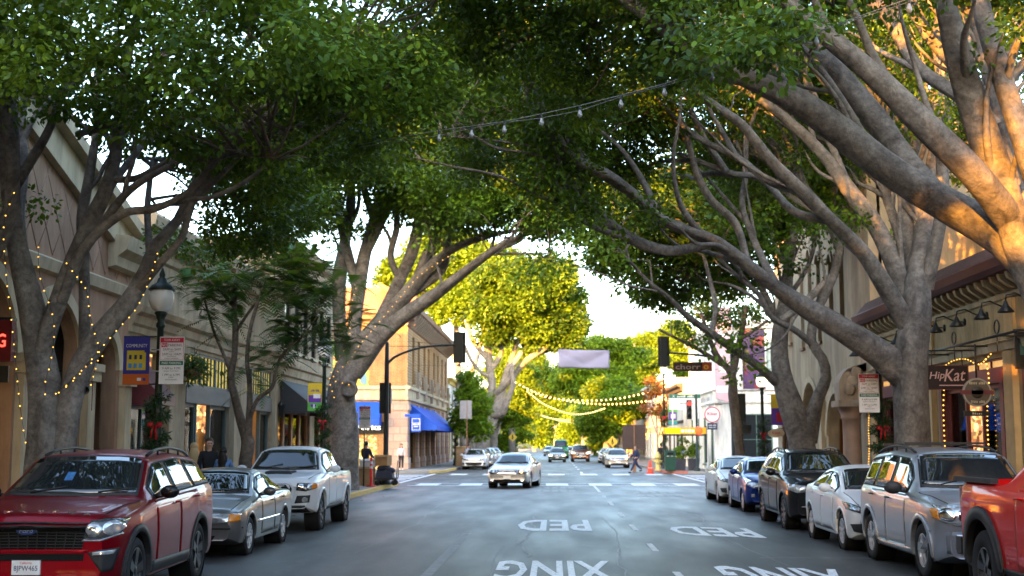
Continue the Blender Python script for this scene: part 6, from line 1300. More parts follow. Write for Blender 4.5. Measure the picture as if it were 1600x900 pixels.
S2 = dict(S_mid); S2.update(extra=[], paint=carpaint('dark_teal_paint_car', (.06,.09,.10), .4), lamp1=M_lit, lamp2=M_lit); build_car('dark_car', 'small dark car with lit headlamps, left of the copper SUV', .35, 128, S2, group=GF)
S2 = suv(5.2, 2.0, 2.35, .9, 3.2, .36, 1.15, 1.35, 1.1, 1.7, 4.9, 1.2, 1.25, paint=carpaint('green_van_paint', (.04,.30,.10), .0), plate=None, front=[('grille',[(-.5,.7),(.5,.7)],[(-.5,.9),(.5,.9)],M_gap,.01),('headlight',[(.62,.75),(.88,.78)],[(.62,.95),(.88,.97)],M_lens,.01,True)]); build_car('green_van', 'green-roofed van far down the street behind the small dark car', .9, 160, S2, group=GF, cat='van')
# ------------------------------------------------------------------ street furniture, signs, lights
M_globe = mat('frosted_globe', (.62,.62,.64), .25, coat=.5, var=.1); M_globe_lit = EMI('lit_globe', (1,.80,.5), .35)
M_fir = leafmat('fir_garland', [(.012,.035,.012),(.02,.05,.016),(.03,.065,.02)], trans=.1); M_bow = mat('red_ribbon', (.36,.012,.02), .5)
M_pole = mat('dark_green_post', (.012,.022,.018), .4, var=.2); M_signw = mat('sign_white', (.62,.60,.62), .5, var=.04); M_signr = mat('sign_red', (.42,.015,.04), .5, var=.05); M_signg = mat('sign_green', (.02,.12,.08), .5, var=.05); M_alu = mat('sign_aluminium', (.22,.22,.24), .5, .3)
def lamp(label, x, y, h=4.9, lit=False, wreath=True, nm='street_lamp'):
    r = thing(nm, label, 'lamp post', (x, y, .14), group='globe street lamps on both pavements')
    mb = MB(); k = h/4.9
    mb.lathe([(.24,0),(.24,.10),(.19,.14),(.20,.40),(.15,.50),(.16,.56),(.10,.68),(.085,.75),(.075,2.2),(.060,h-.75),(.085,h-.72),(.085,h-.66),(.06,h-.62),(.10,h-.50),(.13,h-.46),(.10,h-.43)], 14); mb.build('post', M_pole, r)
    g = MB(); g.lathe([(.10,h-.43),(.19,h-.36),(.235,h-.22),(.235,h-.10),(.20,h-.02)], 20); g.build('globe', M_globe_lit if lit else M_globe, r)
    c = MB(); c.lathe([(.245,h-.03),(.25,h+.0),(.19,h+.07),(.10,h+.13),(.08,h+.20),(.05,h+.22),(.06,h+.27),(.015,h+.40),(0,h+.41)], 16); c.lathe([(.245,h-.03),(.0,h-.025)], 16); c.build('cap', M_pole, r)
    return r
def garland(x, y, z0, z1, label, turns=5, rr=.13):
    g = np.random.default_rng(int(abs(x*100+y*10))); t = np.linspace(0, 1, int((z1-z0)*38)); a = t*turns*2*math.pi
    c = np.stack([x+rr*np.cos(a), y+rr*np.sin(a), z0+(z1-z0)*t], 1)
    me = leaf_mesh(c, g, .11, 26, .085, .2, 4.5); o = link('fir_garland', me, M_fir); tag(o, label, 'garland', 'fir garlands wound round lamp posts')
    mb = MB(); bz = z1-.55
    for s in (-1, 1): mb.ball((x+s*.08, y-.18, bz), .075, 8, (1,.5,.75)); 
    b = mb.build('bow', M_bow, o); tag(b, kind='stuff')
    mb = MB(); 
    mb.tube([(x-.02,y-.19,bz),(x-.06,y-.2,bz-.25)], .02, 5); mb.tube([(x+.02,y-.19,bz),(x+.05,y-.2,bz-.28)], .02, 5); tag(mb.build('ribbon', M_bow, o), kind='stuff'); return o
lamp('globe street lamp beside the pink hall, left foreground, with banner and parking sign', -7.42, 23.9, 4.62)
lamp('globe street lamp hidden by feathery leaves in front of the black awnings, left', -7.40, 41.2)
t = thing('sign_post', 'dark post with fir garland and parking sign left of the massive right trunk', 'post', (7.35, 29.2, .14)); q = MB(); q.lathe([(.2,0),(.2,.3),(.11,.4),(.075,.8),(.07,3.4),(.09,3.42),(.06,3.5),(0,3.55)], 12); q.build('post', M_pole, t)
lamp('lit globe street lamp at the right corner, left of the forked trunk', 8.75, 54.2, 4.5, True)
lamp('globe street lamp beyond the crossing on the left, before the bushy tree', -7.75, 102., 5.1)
lamp('tall lit globe street lamp at the far right corner of the crossing', 6.95+.6, 88., 6.9, True)
garland(-7.42, 23.9, .75, 2.75, 'fir garland with red bow on the left foreground lamp post'); garland(-7.40, 41.2, .8, 3.1, 'fir garland with red bow on the lamp post by the black awnings')
garland(7.35, 29.2, .8, 2.75, 'fir garland with red bow on the post behind the massive right trunk'); garland(8.75, 54.2, .8, 2.8, 'fir garland with red bow on the lit corner lamp post')
garland(-7.75, 102., .8, 3.4, 'fir garland on the lamp post beyond the crossing, left'); garland(7.55, 88., .8, 4.2, 'fir garland on the tall far right lamp post')
def flatsign(name, label, cat, c, w, h, m, nx=(1,0,0), t=.012, group=None):
    """a thin board facing the viewer; returns (thing, frame of its face)"""
    r = thing(name, label, cat, (0,0,0), group=group); nx = Vector(nx).normalized(); nn = Vector((0,0,1)).cross(nx)*-1
    fr = Fr(Vector(c)-Vector((0,0,0)), nx, -nn if nn.y > 0 else nn); fr.n = Vector((nx.y, -nx.x, 0))
    mb = MB(); fr.box(mb, -w/2, w/2, -h/2, h/2, -t, 0); mb.build('board', m, r); return r, fr
def sgbox(r, fr, u0, u1, z0, z1, m, nm='panel', d=.003, base=0):
    mb = MB(); fr.box(mb, u0, u1, z0, z1, base+.0005, base+d); return mb.build(nm, m, r)
def stx(r, fr, s, u, z, h, m, w=None, d=.005, bold=0.): return text(s, fr.p(u, z, d), fr.u, (0,0,1), h, m, r, w=w, bold=bold, ext=.001)
M_sink = mat('sign_ink', (.09,.02,.04), .6)
def parking_sign(label, c, sc=1., nx=(1,0,0)):
    w, h = .46*sc, .88*sc; r, f = flatsign('parking_sign', label, 'sign', c, w, h, M_signw, nx, group='tow-away parking signs')
    k = w/.46
    sgbox(r, f, -.22*k, .22*k, .33*k, .425*k, M_signr, 'header'); stx(r, f, 'TOW AWAY', 0, .378*k, .045*k, M_signw, .30*k)
    sgbox(r, f, -.20*k, -.085*k, .245*k, .322*k, M_signr, 'header'); stx(r, f, 'NO', -.143*k, .283*k, .05*k, M_signw, .09*k); stx(r, f, 'PARKING', .06*k, .283*k, .05*k, M_sink, .26*k)
    for s, z, hh, ww in (('2AM to 5AM',.205,.045,.33),('DAILY',.16,.022,.10),('3AM to 10AM',.115,.045,.36),('THURSDAY',.072,.022,.18),('STREET SWEEPING',.035,.02,.26)): stx(r, f, s, 0, z*k, hh*k, M_sink, ww*k)
    for (a, b, c_, d_) in ((-.22,.22,.005,.012),(-.22,-.213,.012,.33),(.213,.22,.012,.33)): sgbox(r, f, a*k, b*k, c_*k, d_*k, M_signr, 'border')
    sgbox(r, f, -.22*k, .22*k, -.09*k, -.01*k, M_signg, 'header'); stx(r, f, 'PAID PARKING', 0, -.05*k, .045*k, M_signw, .36*k)
    M_gi = mat('sign_green_ink', (.03,.06,.05), .6)
    for s, z, hh, ww in (('9 AM to 9 PM',-.15,.045,.34),('MONDAY TO SATURDAY',-.20,.022,.28),('1 PM to 6 PM',-.27,.045,.32),('SUNDAY',-.315,.022,.10),('2 HOUR MAXIMUM',-.36,.024,.22)): stx(r, f, s, 0, z*k, hh*k, M_gi, ww*k)
    mb = MB()
    for z in (.2, -.2): f.box(mb, -w/2-.16, -w/2+.1, (z-.012)*k, (z+.012)*k, -.03, -.013)
    mb.build('clamp', M_alu, r); return r
p = at(268, 563, 23.6); parking_sign('crisp red, white and green parking sign on the left foreground lamp post', p, 1.0)
p = at(1358, 614, 28.9); parking_sign('parking sign right of the carved column, left of the massive right trunk', p, .98)
p = at(570, 652, 52.); r_ = parking_sign('parking sign on its own post beside the leaning left trunk', p, 1.02); mb = MB(); mb.tube([(p.x-.02,p.y+.05,.14),(p.x-.02,p.y+.05,p.z+.5)], .03, 8); mb.build('post', M_pole, r_)
# pole banners
def banner(label, c, w, h, base, parts, nx=(1,0,0), px=None):
    r, f = flatsign('pole_banner', label, 'banner', c, w, h, base, nx, .01, 'cloth banners hung from lamp posts')
    for a in parts:
        if a[0] == 'box': sgbox(r, f, a[1]*w, a[2]*w, a[3]*h, a[4]*h, a[5], 'print', d=a[6] if len(a) > 6 else .003)
        else: stx(r, f, a[1], a[2]*w, a[3]*h, a[4]*h, a[5], a[6]*w, d=.005)
    mb = MB()
    for z in (h/2-.01, -h/2+.01): mb.tube([f.p(-w/2, z, -.01), f.p(px if px else w/2+.18, z, -.01)], .014, 6)
    mb.build('bracket_arm', M_pole, r); return r
M_bb = mat('banner_blue', (.035,.03,.20), .7); M_bo = mat('banner_orange', (.48,.10,.015), .7); M_by = mat('banner_yellow', (.58,.40,.03), .7); M_bg = mat('banner_green', (.10,.36,.06), .7); M_bp = mat('banner_purple', (.12,.04,.28), .7); M_bl = mat('banner_white', (.6,.58,.6), .7)
banner('dark blue and orange banner with a yellow house picture reading COMMUNITY', at(213, 563, 23.9), .50, .92, M_bb,
  [('box',-.5,.5,-.5,-.28,M_bo),('box',-.36,.36,-.2,.16,M_by,.004),('box',-.36,.30,.16,.2,M_by,.004)]+[('box',-.28+.2*i,-.18+.2*i,.02,.11,mat('navy_print',(.02,.03,.09),.7),.006) for i in range(3)]+[('box',-.30+.2*i,-.17+.2*i,-.16,-.06,mat('light_blue_print',(.06,.22,.45),.7),.006) for i in range(3)]+[('text','COMMUNITY',0,.30,.07,M_bl,.8)]+[('box',.05,.2,-.42,-.36,M_bl,.004),('box',.26,.38,-.42,-.36,M_bb,.004)])
banner('yellow, purple and green banner on the lamp post by the black awnings', at(492, 620, 41.2), .46, .92, M_by, [('box',-.5,.5,-.5,-.2,M_bg),('box',-.45,.45,-.2,.06,M_bp,.004),('box',-.1,.4,-.05,.1,M_bl,.006),('box',-.3,.1,-.35,-.26,M_bp,.004),('text','~2',0,.22,.08,M_bb,.6),('box',-.1,.0,-.40,-.26,M_bl,.006)], px=.26)
banner('green and purple banner on the tall lit lamp post at the far right corner', at(1051, 647, 88.), .62, 1.45, M_bg, [('box',-.45,.45,-.3,.1,M_bp),('box',-.2,.3,-.2,.0,M_bl,.005),('box',-.5,.5,-.5,-.35,mat('banner_teal',(.05,.25,.3),.7))], px=-.9)
banner('yellow and purple banner left of the forked right trunk', at(1215, 640, 54.5), .55, 1.3, M_by, [('box',-.5,.5,-.5,.05,M_bp),('box',-.1,.4,-.4,-.1,M_bow,.005)], px=-.45)
# traffic signals
M_sig = mat('signal_housing', (.018,.022,.022), .5); M_sred = EMI('signal_red', (1,.03,.02), .5); M_soff = mat('signal_lens_off', (.02,.022,.02), .3)
def signal_head(root, c, h=1.15, w=.42, face=1, red=False, plate=True, nm='signal_head'):
    """face=1 shows its lenses to the viewer, face=-1 shows its back"""
    x, y, z = c; mb = MB(); d = .1
    if plate: mb.box(x-w/2-.05, x+w/2+.05, y-.01*face, y+.01*face, z-h/2-.05, z+h/2+.05)
    mb.box(x-w*.36, x+w*.36, min(y, y+.2*face)+.012, max(y, y+.2*face)+.012, z-h/2, z+h/2); o = mb.build(nm, M_sig, root)
    for k in range(3):
        zz = z+(1-k)*h*.31; q = MB(); yy = y-.03*face; q.lathe([(0,0),(.10,.01),(.125,.03)], 14, (x, yy, zz), 'y'); q.build('lens', M_sred if (red and k == 0) else M_soff, o)
        q = MB(); n = 12; V = []; 
        for i in range(n+1):
            a = -.35+math.pi*(1+.7/math.pi)*i/n; V += [(x+.135*math.cos(a), yy, zz+.135*math.sin(a)), (x+.135*math.cos(a), yy-.24*face, zz+.135*math.sin(a)-.02)]
        q.add(V, [(2*i, 2*i+2, 2*i+3, 2*i+1) for i in range(n)]); q.build('visor', M_sig, o)
    return o
sL = thing('traffic_signal', 'traffic signal mast with curved arm over the street at the left corner, seen from behind', 'traffic signal', group='traffic signals at the crossing')
Ys = 54.; pb = at(603, 700, Ys); x0 = pb.x
mb = MB(); mb.lathe([(.26,.14),(.26,.24),(.20,.30),(.21,1.05),(.12,1.12),(.11,1.2),(.10,4.6),(.085,6.1),(0,6.15)], 14, (x0, Ys, 0)); mb.build('mast', M_sig, sL)
a1 = at(603,572,Ys); a2 = at(640,548,Ys); a3 = at(672,541,Ys); a4 = at(727,538,Ys); mb = MB(); P_, r__ = spline([a1, at(615,559,Ys), a2, a3, a4], [.06,.055,.05,.045,.04]); mb.tube([tuple(q) for q in P_], list(r__), 8); mb.tube([at(604,541,Ys), at(700,541,Ys)], .012, 5); mb.build('arm', M_sig, sL)
signal_head(sL, at(718, 543, Ys+.1), 1.22, .42, -1); signal_head(sL, at(602, 622, Ys+.3), 1.2, .40, -1)
q = MB(); c_ = at(611, 620, Ys-.25); q.box(c_.x-.02, c_.x+.03, c_.y, c_.y+.05, c_.z-.3, c_.z+.3); q.build('sign_edge', M_signw, sL)
sR = thing('traffic_signal', 'traffic signal mast at the right corner with an arm carrying the brown street-name sign', 'traffic signal', group='traffic signals at the crossing')
x1 = at(1147, 700, 57.).x; mb = MB(); mb.lathe([(.26,.14),(.26,.24),(.20,.30),(.21,1.05),(.12,1.12),(.10,4.6),(.085,6.6),(0,6.65)], 14, (x1, 57., 0)); mb.build('mast', M_sig, sR)
mb = MB(); P_, r__ = spline([(x1,57,4.9), at(1130,566,57), at(1100,556,57), at(1030,550,57)], [.06,.05,.045,.04]); mb.tube([tuple(q) for q in P_], list(r__), 8); mb.build('arm', M_sig, sR)
signal_head(sR, at(1037, 549, 57.1), 1.22, .40, -1); signal_head(sR, at(1156, 638, 57.3), 1.2, .42, -1); q = MB(); c_ = at(1166, 671, 57.3); q.box(c_.x-.2, c_.x+.2, c_.y-.1, c_.y+.1, c_.z-.2, c_.z+.2); q.build('pedestrian_signal', M_sig, sR)
rS, fS = flatsign('street_name_sign', 'brown hanging street-name sign reading chorro below the right signal arm', 'sign', at(1082, 573, 57.), 1.72, .40, mat('sign_brown', (.045,.02,.016), .5))
stx(rS, fS, 'chorr', -.20, 0, .23, mat('sign_pink_grey', (.36,.26,.25), .5), 1.10, bold=.01); stx(rS, fS, 'o', .60, -.02, .21, mat('sign_gold', (.75,.38,.06), .5), .24, bold=.03); sgbox(rS, fS, .44, .83, -.185, .185, mat('sign_rust', (.42,.06,.015), .5), 'print', d=.002)
mb = MB()
for u in (-.55, .55): c0 = fS.p(u, .2, -.006); mb.tube([c0, c0+Vector((0,0,.32))], .012, 5)
mb.build('hanger', M_sig, rS)
sF = thing('traffic_signal', 'traffic signal showing red on a pole at the far right corner', 'traffic signal', group='traffic signals at the crossing')
Yf = 80.5; xf = at(1089, 700, Yf).x; mb = MB(); mb.lathe([(.2,.14),(.2,.3),(.08,.4),(.07,4.9),(0,4.95)], 12, (xf, Yf, 0)); mb.build('mast', M_pole, sF); signal_head(sF, at(1077, 640, Yf-.2), 1.2, .42, 1, True, False)
q = MB(); c_ = at(1092, 673, Yf-.25); q.lathe([(0,-.05),(.22,-.04),(.25,0),(.22,.04)], 16, c_, 'y'); q.build('red_lamp', EMI('red_glow', (1,.05,.01), .4), sF)
# amber lit sign, shop signs
rA, fA = flatsign('amber_sign', 'glowing amber strip sign hanging low in front of the white corner building', 'sign', at(1070, 673, 82.), 2.7, .42, mat('amber_board', (.45,.22,.02), .5, emit=.06, ecol=(1,.5,.02), var=.3))
stx(rA, fA, '~1', .30, .0, .2, EMI('amber_text', (1,.85,.4), .3), 1.1, bold=.02); sgbox(rA, fA, -1.2, -.3, -.15, .15, EMI('amber_glow', (1,.6,.0), .13), 'glow_panel'); 
mb = MB(); fA.box(mb, -1.4, 1.4, -.32, -.22, -.05, .05); fA.box(mb, 1.3, 1.4, -2.0, .3, -.2, -.1); fA.box(mb, -1.4, -1.3, -2.0, -.2, -.2, -.1); mb.build('sign_frame', M_black, rA)
rG, fG = flatsign('shop_sign', 'green-topped white rectangular sign behind the red signal, far right', 'sign', at(1070, 628, 84.), 2.05, 1.0, M_bl); sgbox(rG, fG, -1.02, 1.02, .24, .5, M_signg, 'header'); stx(rG, fG, '~2', .05, .37, .14, M_bl, 1.1); stx(rG, fG, 'X', -.72, .37, .17, M_bl); stx(rG, fG, '~2', .1, -.1, .13, M_alu, .9)
mb = MB(); 
for u in (-.8, .8): fG.box(mb, u-.03, u+.03, -3.4, -.5, -.05, -.013)
mb.build('post', M_white, rG)
def disc_sign(name, label, c, r, m, ring, txt, th, tm, oval=1., arm=None):
    t = thing(name, label, 'sign'); c = Vector(c); n = 28; P = lambda k, d: [(c.x+r*k*math.cos(2*math.pi*i/n), c.y+d, c.z+oval*r*k*math.sin(2*math.pi*i/n)) for i in range(n)]
    for nm, k, d0, d1, mm in (('rim', 1.0, 0, .05, ring), ('face', .88, -.006, .044, m)):
        q = MB(); q.add(P(k, d0)+P(k, d1), [tuple(range(n)), tuple(range(n, 2*n))[::-1]]+[(i, (i+1) % n, n+(i+1) % n, n+i) for i in range(n)]); q.build(nm, mm, t)
    for s, dz, h, w in txt: text(s, (c.x, c.y-.012, c.z+dz), (1,0,0), (0,0,1), h, tm, t, w=w, ext=.002, bold=th)
    if arm: q = MB(); q.tube([arm[0], arm[1]], .02, 6); q.build('arm', M_black, t)
    return t
c = at(1113, 648, 80.); disc_sign('round_sign', 'round cream sign with red rim and red word on the white corner building', c, .49, M_bl, M_signr, [('Kibat',.06,.2,.62)], .02, M_signr, arm=((c.x-.4,c.y+.02,c.z+.62),(c.x+.6,c.y+.02,c.z+.62)))
rN, fN = flatsign('shop_sign', 'small dark sign board under the round cream sign', 'sign', at(1113, 666, 80.), .62, .42, mat('navy_board', (.03,.04,.07), .5)); stx(rN, fN, '~2', 0, .06, .07, M_bl, .46); stx(rN, fN, '~2', 0, -.07, .06, M_bl, .4)
c = at(1213, 677, 52.); disc_sign('oval_sign', 'cream oval hanging sign above the orange doorway, left of the forked trunk', c, .33, M_trim, M_trim, [('Kibat',.02,.12,.34)], .01, M_signr, .52, arm=((c.x-.1,c.y+.02,c.z+.15),(c.x+.9,c.y+.02,c.z+.3)))
# vertical pink sign on the white building
pk = thing('blade_sign', 'tall faded pink blade sign with white letters projecting from the white corner building', 'sign'); MP = mat('faded_pink', (.47,.30,.34), .7, var=.12); pc = at(1131, 570, 79.5)
q = MB(); w = .52; zt, zb_ = at(1131,480,79.5).z, at(1131,622,79.5).z; q.hexa([(pc.x-w,pc.y,zb_),(pc.x+w,pc.y,zb_-.35),(pc.x+w,pc.y+.25,zb_-.35),(pc.x-w,pc.y+.25,zb_),(pc.x-w,pc.y,zt),(pc.x+w,pc.y,zt),(pc.x+w,pc.y+.25,zt),(pc.x-w,pc.y+.25,zt)]); q.build('board', MP, pk)
for s, py in (('E', 512), ('L', 568)): text(s, at(1131, py, 79.48), (1,0,0), (0,0,1), 1.1, M_bl, pk, w=.6, bold=.02)
q = MB(); q.box(pc.x-w+.05,pc.x+w-.05,pc.y-.01,pc.y-.002,zb_+.35,zb_+.75); q.build('pale_band', M_bl, pk)
q = MB(); q.box(pc.x-.05,pc.x+.05,pc.y+.25,81.2,zt-1,zt-.9); q.box(pc.x-.05,pc.x+.05,pc.y+.25,81.2,zb_+.8,zb_+.9); q.build('arm', M_black, pk)
# blue projecting sign on the brick building
rB, fB = flatsign('projecting_sign', 'small blue projecting sign with white frame on the corner pier of the brick building', 'sign', at(650, 663, 85.), .62, 1.0, M_blue); 
for a in ((-.27,.27,.36,.39),(-.27,.27,-.39,-.36),(-.27,-.24,-.36,.36),(.24,.27,-.36,.36),(-.24,.24,.07,.10)): sgbox(rB, fB, *a, M_bl, 'frame')
stx(rB, fB, '~1', 0, 0, .09, M_bl, .42); stx(rB, fB, '~1', 0, -.13, .08, M_bl, .3); mb = MB(); fB.box(mb, -.75, .3, .5, .68, -.06, .02); mb.build('arm', M_blue, rB)
# neon box at the far left, red shop sign
rZ, fZ = flatsign('neon_sign', 'dark red box sign with glowing red neon letter at the left edge', 'sign', at(-4, 532, 22.6), .50, .74, mat('neon_box', (.12,.006,.008), .5), t=.2); stx(rZ, fZ, 'G', .07, .0, .24, EMI('neon_red', (1,.05,.03), .5), .17, d=.01, bold=.01); mb = MB(); fZ.box(mb, -1.2, -.25, .1, .16, -.12, -.06); fZ.box(mb, -.25, .25, .37, .42, -.22, .02); fZ.box(mb, -.3, .2, -.75, -.45, -.1, -.05); mb.build('arm', M_black, rZ)
rQ, fQ = flatsign('hanging_flag', 'dark red hanging board with a pink swirl behind the left tree stems', 'sign', at(122, 612, 26.8), .62, .80, mat('flag_red', (.20,.008,.025), .6)); q = MB(); fQ.poly(q, [(.05,-.28),(.22,-.12),(.25,.1),(.15,.26),(-.02,.22),(.04,.08),(-.10,-.02),(-.12,-.2)], .002, .006); q.build('swirl', mat('flag_pink', (.50,.18,.18), .6), rQ); mb = MB(); fQ.box(mb, -1.0, .3, .42, .45, -.02, 0); mb.build('arm', M_black, rQ)
# right shop signs on an iron rail
rail = thing('sign_rail', 'long black iron sign rail with scroll rings in front of the tan shop', 'sign bracket'); XS = 9.0
mb = MB(); p0, p1 = Vector((XS,25.,4.02)), Vector((XS,33.2,4.02)); mb.tube([p0, p1], .028, 6); mb.build('rail', M_black, rail)
for y in (26.2, 29.0, 31.8):
    mb = MB(); mb.tube([(XS,y,4.02),(9.88,y,4.02)], .022, 6); mb.tube([(XS,y,3.7),(XS,y,4.02)], .012, 5); mb.build('bracket', M_black, rail)
    mb = MB(); mb.tube([(XS, y+.14*math.cos(a), 4.2+.14*math.sin(a)) for a in np.linspace(0, 2*math.pi, 17)], .016, 5, False); mb.build('ring', M_black, rail)
rK, fK = flatsign('shop_sign', 'black slanted board sign with pale pink script right of the massive trunk', 'sign', at(1481, 590, 29.8), .95, .56, mat('black_board', (.02,.010,.014), .4), t=.04); text('Hip', fK.p(-.24,.03,.012), (1,0,.04), (.22,0,1), .22, mat('script_pink', (.62,.42,.42), .5), rK, w=.34, bold=.004, ext=.001); text('Kat', fK.p(.17,.06,.012), (1,0,.04), (.22,0,1), .29, MATS['script_pink'], rK, w=.46, bold=.004, ext=.001); sgbox(rK, fK, -.2, .4, -.19, -.165, MATS['script_pink'], 'underline'); 
for a in ((-.475,.475,.262,.28),(-.475,.475,-.28,-.262),(.457,.475,-.262,.262)): sgbox(rK, fK, *a, M_maroon, 'border', .01)
mb = MB(); 
for u in (-.35,.35): c0 = fK.p(u,.28,-.02); mb.tube([c0, (c0.x, c0.y, 3.98)], .012, 5)
mb.tube([(fK.p(-.5,0,-.02).x,fK.o.y+.02,3.98),(9.9,fK.o.y+.02,3.98)], .018, 6); mb.build('hanger', M_black, rK)
c = at(1527, 613, 28.0); M_brs = mat('brown_sign', (.10,.075,.055), .6, var=.3); ds = disc_sign('round_sign', 'round brown hanging sign with pale rim lettering and dark red bar by the maroon door', c, .31, M_brs, mat('taupe_ring', (.30,.26,.22), .6), [('~2',.20,.06,.34),('~2',-.20,.06,.30)], .01, M_trim, arm=((c.x,c.y+.02,c.z+.3),(c.x,c.y+.02,3.99)))
q = MB(); q.box(c.x-.36,c.x+.36,c.y-.02,c.y-.008,c.z-.045,c.z+.045); q.build('bar', M_maroon, ds); q = MB(); q.lathe([(0,-.02),(.13,-.02),(.14,0)], 18, c, 'y'); q.build('boss', mat('dark_boss', (.05,.04,.03), .5), ds)
q = MB(); c2 = at(1527, 646, 28.0); q.box(c2.x-.28,c2.x+.28,c2.y,c2.y+.03,c2.z-.055,c2.z+.055); q.tube([(c2.x-.2,c2.y+.02,c2.z),(c2.x-.2,c2.y+.02,c.z-.2)], .008, 4); q.tube([(c2.x+.2,c2.y+.02,c2.z),(c2.x+.2,c2.y+.02,c.z-.2)], .008, 4); q.build('plank', M_black, ds); text('~1', (c2.x,c2.y-.002,c2.z), (1,0,0), (0,0,1), .05, M_trim, ds, w=.22, ext=.002)
rX, fX = flatsign('shop_sign', 'black square hanging sign cut off by the right edge of the photo', 'sign', at(1606, 547, 27.), .52, .78, M_black, t=.06); sgbox(rX, fX, -.16, .2, -.1, .25, mat('sign_teal', (.05,.12,.12), .5), 'print'); mb = MB(); fX.box(mb, -.28, .9, .4, .44, -.04, 0); mb.build('arm', M_black, rX)
# dark double board and yellow diamonds, sign backs down the street
rD, fD = flatsign('notice_board', 'dark brown double notice board on a post at the far right corner, seen from behind', 'sign', at(991, 683, 84.5), 1.5, 1.6, mat('board_brown', (.05,.032,.03), .7), t=.06); mb = MB(); fD.box(mb, -.03, .03, -.8, .9, .0, .05); fD.box(mb, -.1, .1, -2.35, -.8, -.1, .0); mb.build('post', M_wood, rD)
def diamond(label, c, s):
    t = thing('warning_sign', label, 'sign', group='yellow pedestrian warning signs'); c = Vector(c); q = MB(); q.add([(c.x,c.y,c.z+s),(c.x+s,c.y,c.z),(c.x,c.y,c.z-s),(c.x-s,c.y,c.z),(c.x,c.y+.02,c.z+s),(c.x+s,c.y+.02,c.z),(c.x,c.y+.02,c.z-s),(c.x-s,c.y+.02,c.z)], [(0,1,2,3),(7,6,5,4),(0,4,5,1),(1,5,6,2),(2,6,7,3),(3,7,4,0)]); q.build('board', mat('warning_yellow', (.62,.45,.05), .5), t)
    q = MB(); y = c.y-.012; q.ball((c.x, y, c.z+s*.45), s*.12, 8, (1,.1,1)); q.obox((c.x,y,c.z+s*.1), EX, (s*.12,.004,s*.24)); q.obox((c.x-s*.12,y,c.z-s*.3), ((.9,0,.4),(0,1,0),(-.35,0,.93)), (s*.06,.004,s*.22)); q.obox((c.x+s*.12,y,c.z-s*.3), ((.9,0,-.4),(0,1,0),(.35,0,.93)), (s*.06,.004,s*.22)); tag(q.build('walking_figure', M_black, t), kind='stuff')
    q = MB(); q.tube([(c.x,c.y+.05,.14),(c.x,c.y+.05,c.z+s*.7)], .035, 6); q.build('post', M_alu, t)
diamond('yellow diamond pedestrian warning sign on the left above the parked cars', at(801, 683, 118), .42); diamond('yellow diamond pedestrian warning sign on the right by the fig trunk', at(957, 690, 130), .58)
rU, fU = flatsign('street_sign', 'pair of grey sign backs on a post beside the bushy tree, left of the crossing', 'sign', at(724, 640, 95.), .5, 1.35, M_alu, t=.02); mb = MB(); fU.box(mb, .30, .62, -.67, .67, -.02, 0); mb.build('board', M_alu, rU); mb = MB(); fU.box(mb, .22, .29, -2.9, .7, -.1, -.03); mb.build('post', M_wood, rU)
# banner across the street
nb = thing('street_banner', 'blank lilac-grey banner hung on cables high across the street', 'banner'); b0, b1, b2, b3 = [at(px, py, 76.) for px, py in ((872,545),(952,547),(952,576),(872,574))]
nx_, nz_ = 24, 10; V = []
for j in range(nz_+1):
    for i in range(nx_+1):
        s, t = i/nx_, j/nz_; p = b0.lerp(b1, s).lerp(b3.lerp(b2, s), t); e = abs(s-.5)*2
        p.y += .035*math.sin(6*(s*1.2+t*.9)) + .06*max(0, 1-abs(t-(1-e)*.75-.05)*6)*(1-.5*t); p.z -= .05*math.sin(math.pi*s)*(1-t); V.append(p)
me = bpy.data.meshes.new('banner'); me.from_pydata([tuple(v) for v in V], [], [(j*(nx_+1)+i, j*(nx_+1)+i+1, (j+1)*(nx_+1)+i+1, (j+1)*(nx_+1)+i) for j in range(nz_) for i in range(nx_)]); me.polygons.foreach_set('use_smooth', [True]*len(me.polygons))
o = link('cloth', me, mat('lilac_cloth', (.25,.23,.31), .8, var=.05), nb); md = o.modifiers.new('s', 'SOLIDIFY'); md.thickness = .01
mb = MB(); lw, rw = Vector((-9.8, 84.5, 8.6)), Vector((10.4, 80.9, 8.4)); mb.tube([lw, b0.lerp(lw,.5)-Vector((0,0,.15)), b0, b1, b1.lerp(rw,.5)-Vector((0,0,.15)), rw], .012, 5); mb.tube([lw-Vector((0,0,1.6)), b3, b2, rw-Vector((0,0,1.4))], .010, 5); mb.build('cable', M_black, nb)
# bulb strands
def sag_line(a, b, sag, n): 
    a, b = Vector(a), Vector(b); return [a.lerp(b, t)-Vector((0,0,sag*4*t*(1-t))) for t in np.linspace(0, 1, n)]
ov = thing('bulb_strand', 'strand of large clear bulbs swagged overhead across the street, unlit', 'string lights'); M_clear = mat('clear_bulb', (.16,.17,.18), .05, coat=1, var=.3, scale=30)
seg = [at(px, py, Yq) for px, py, Yq in ((560,226,18.2),(686,204,17.2),(737,197,16.8),(788,190,16.4),(846,178,16.0),(906,165,15.6),(970,149,15.2),(1038,131,14.8),(1112,106,14.4),(1193,78,14.0),(1275,50,13.6),(1420,-2,13.0),(1560,-60,12.4))]
mb = MB(); mb.tube(seg, .0055, 5); mb.build('wire', mat('grey_wire', (.16,.165,.17), .5), ov); mb = MB(); mb.tube([p+Vector((0,.02,-.035-.03*math.sin(i*1.7))) for i, p in enumerate(seg)], .005, 4); mb.build('wire', MATS['grey_wire'], ov)
bq = MB(); bq.lathe([(0,0),(.016,0),(.017,-.05),(.014,-.055)], 8); skm = bq.mesh('socket'); bq = MB(); bq.lathe([(.013,-.052),(.020,-.075),(.030,-.105),(.031,-.125),(.022,-.150),(0,-.162)], 12); bum = bq.mesh('bulb')
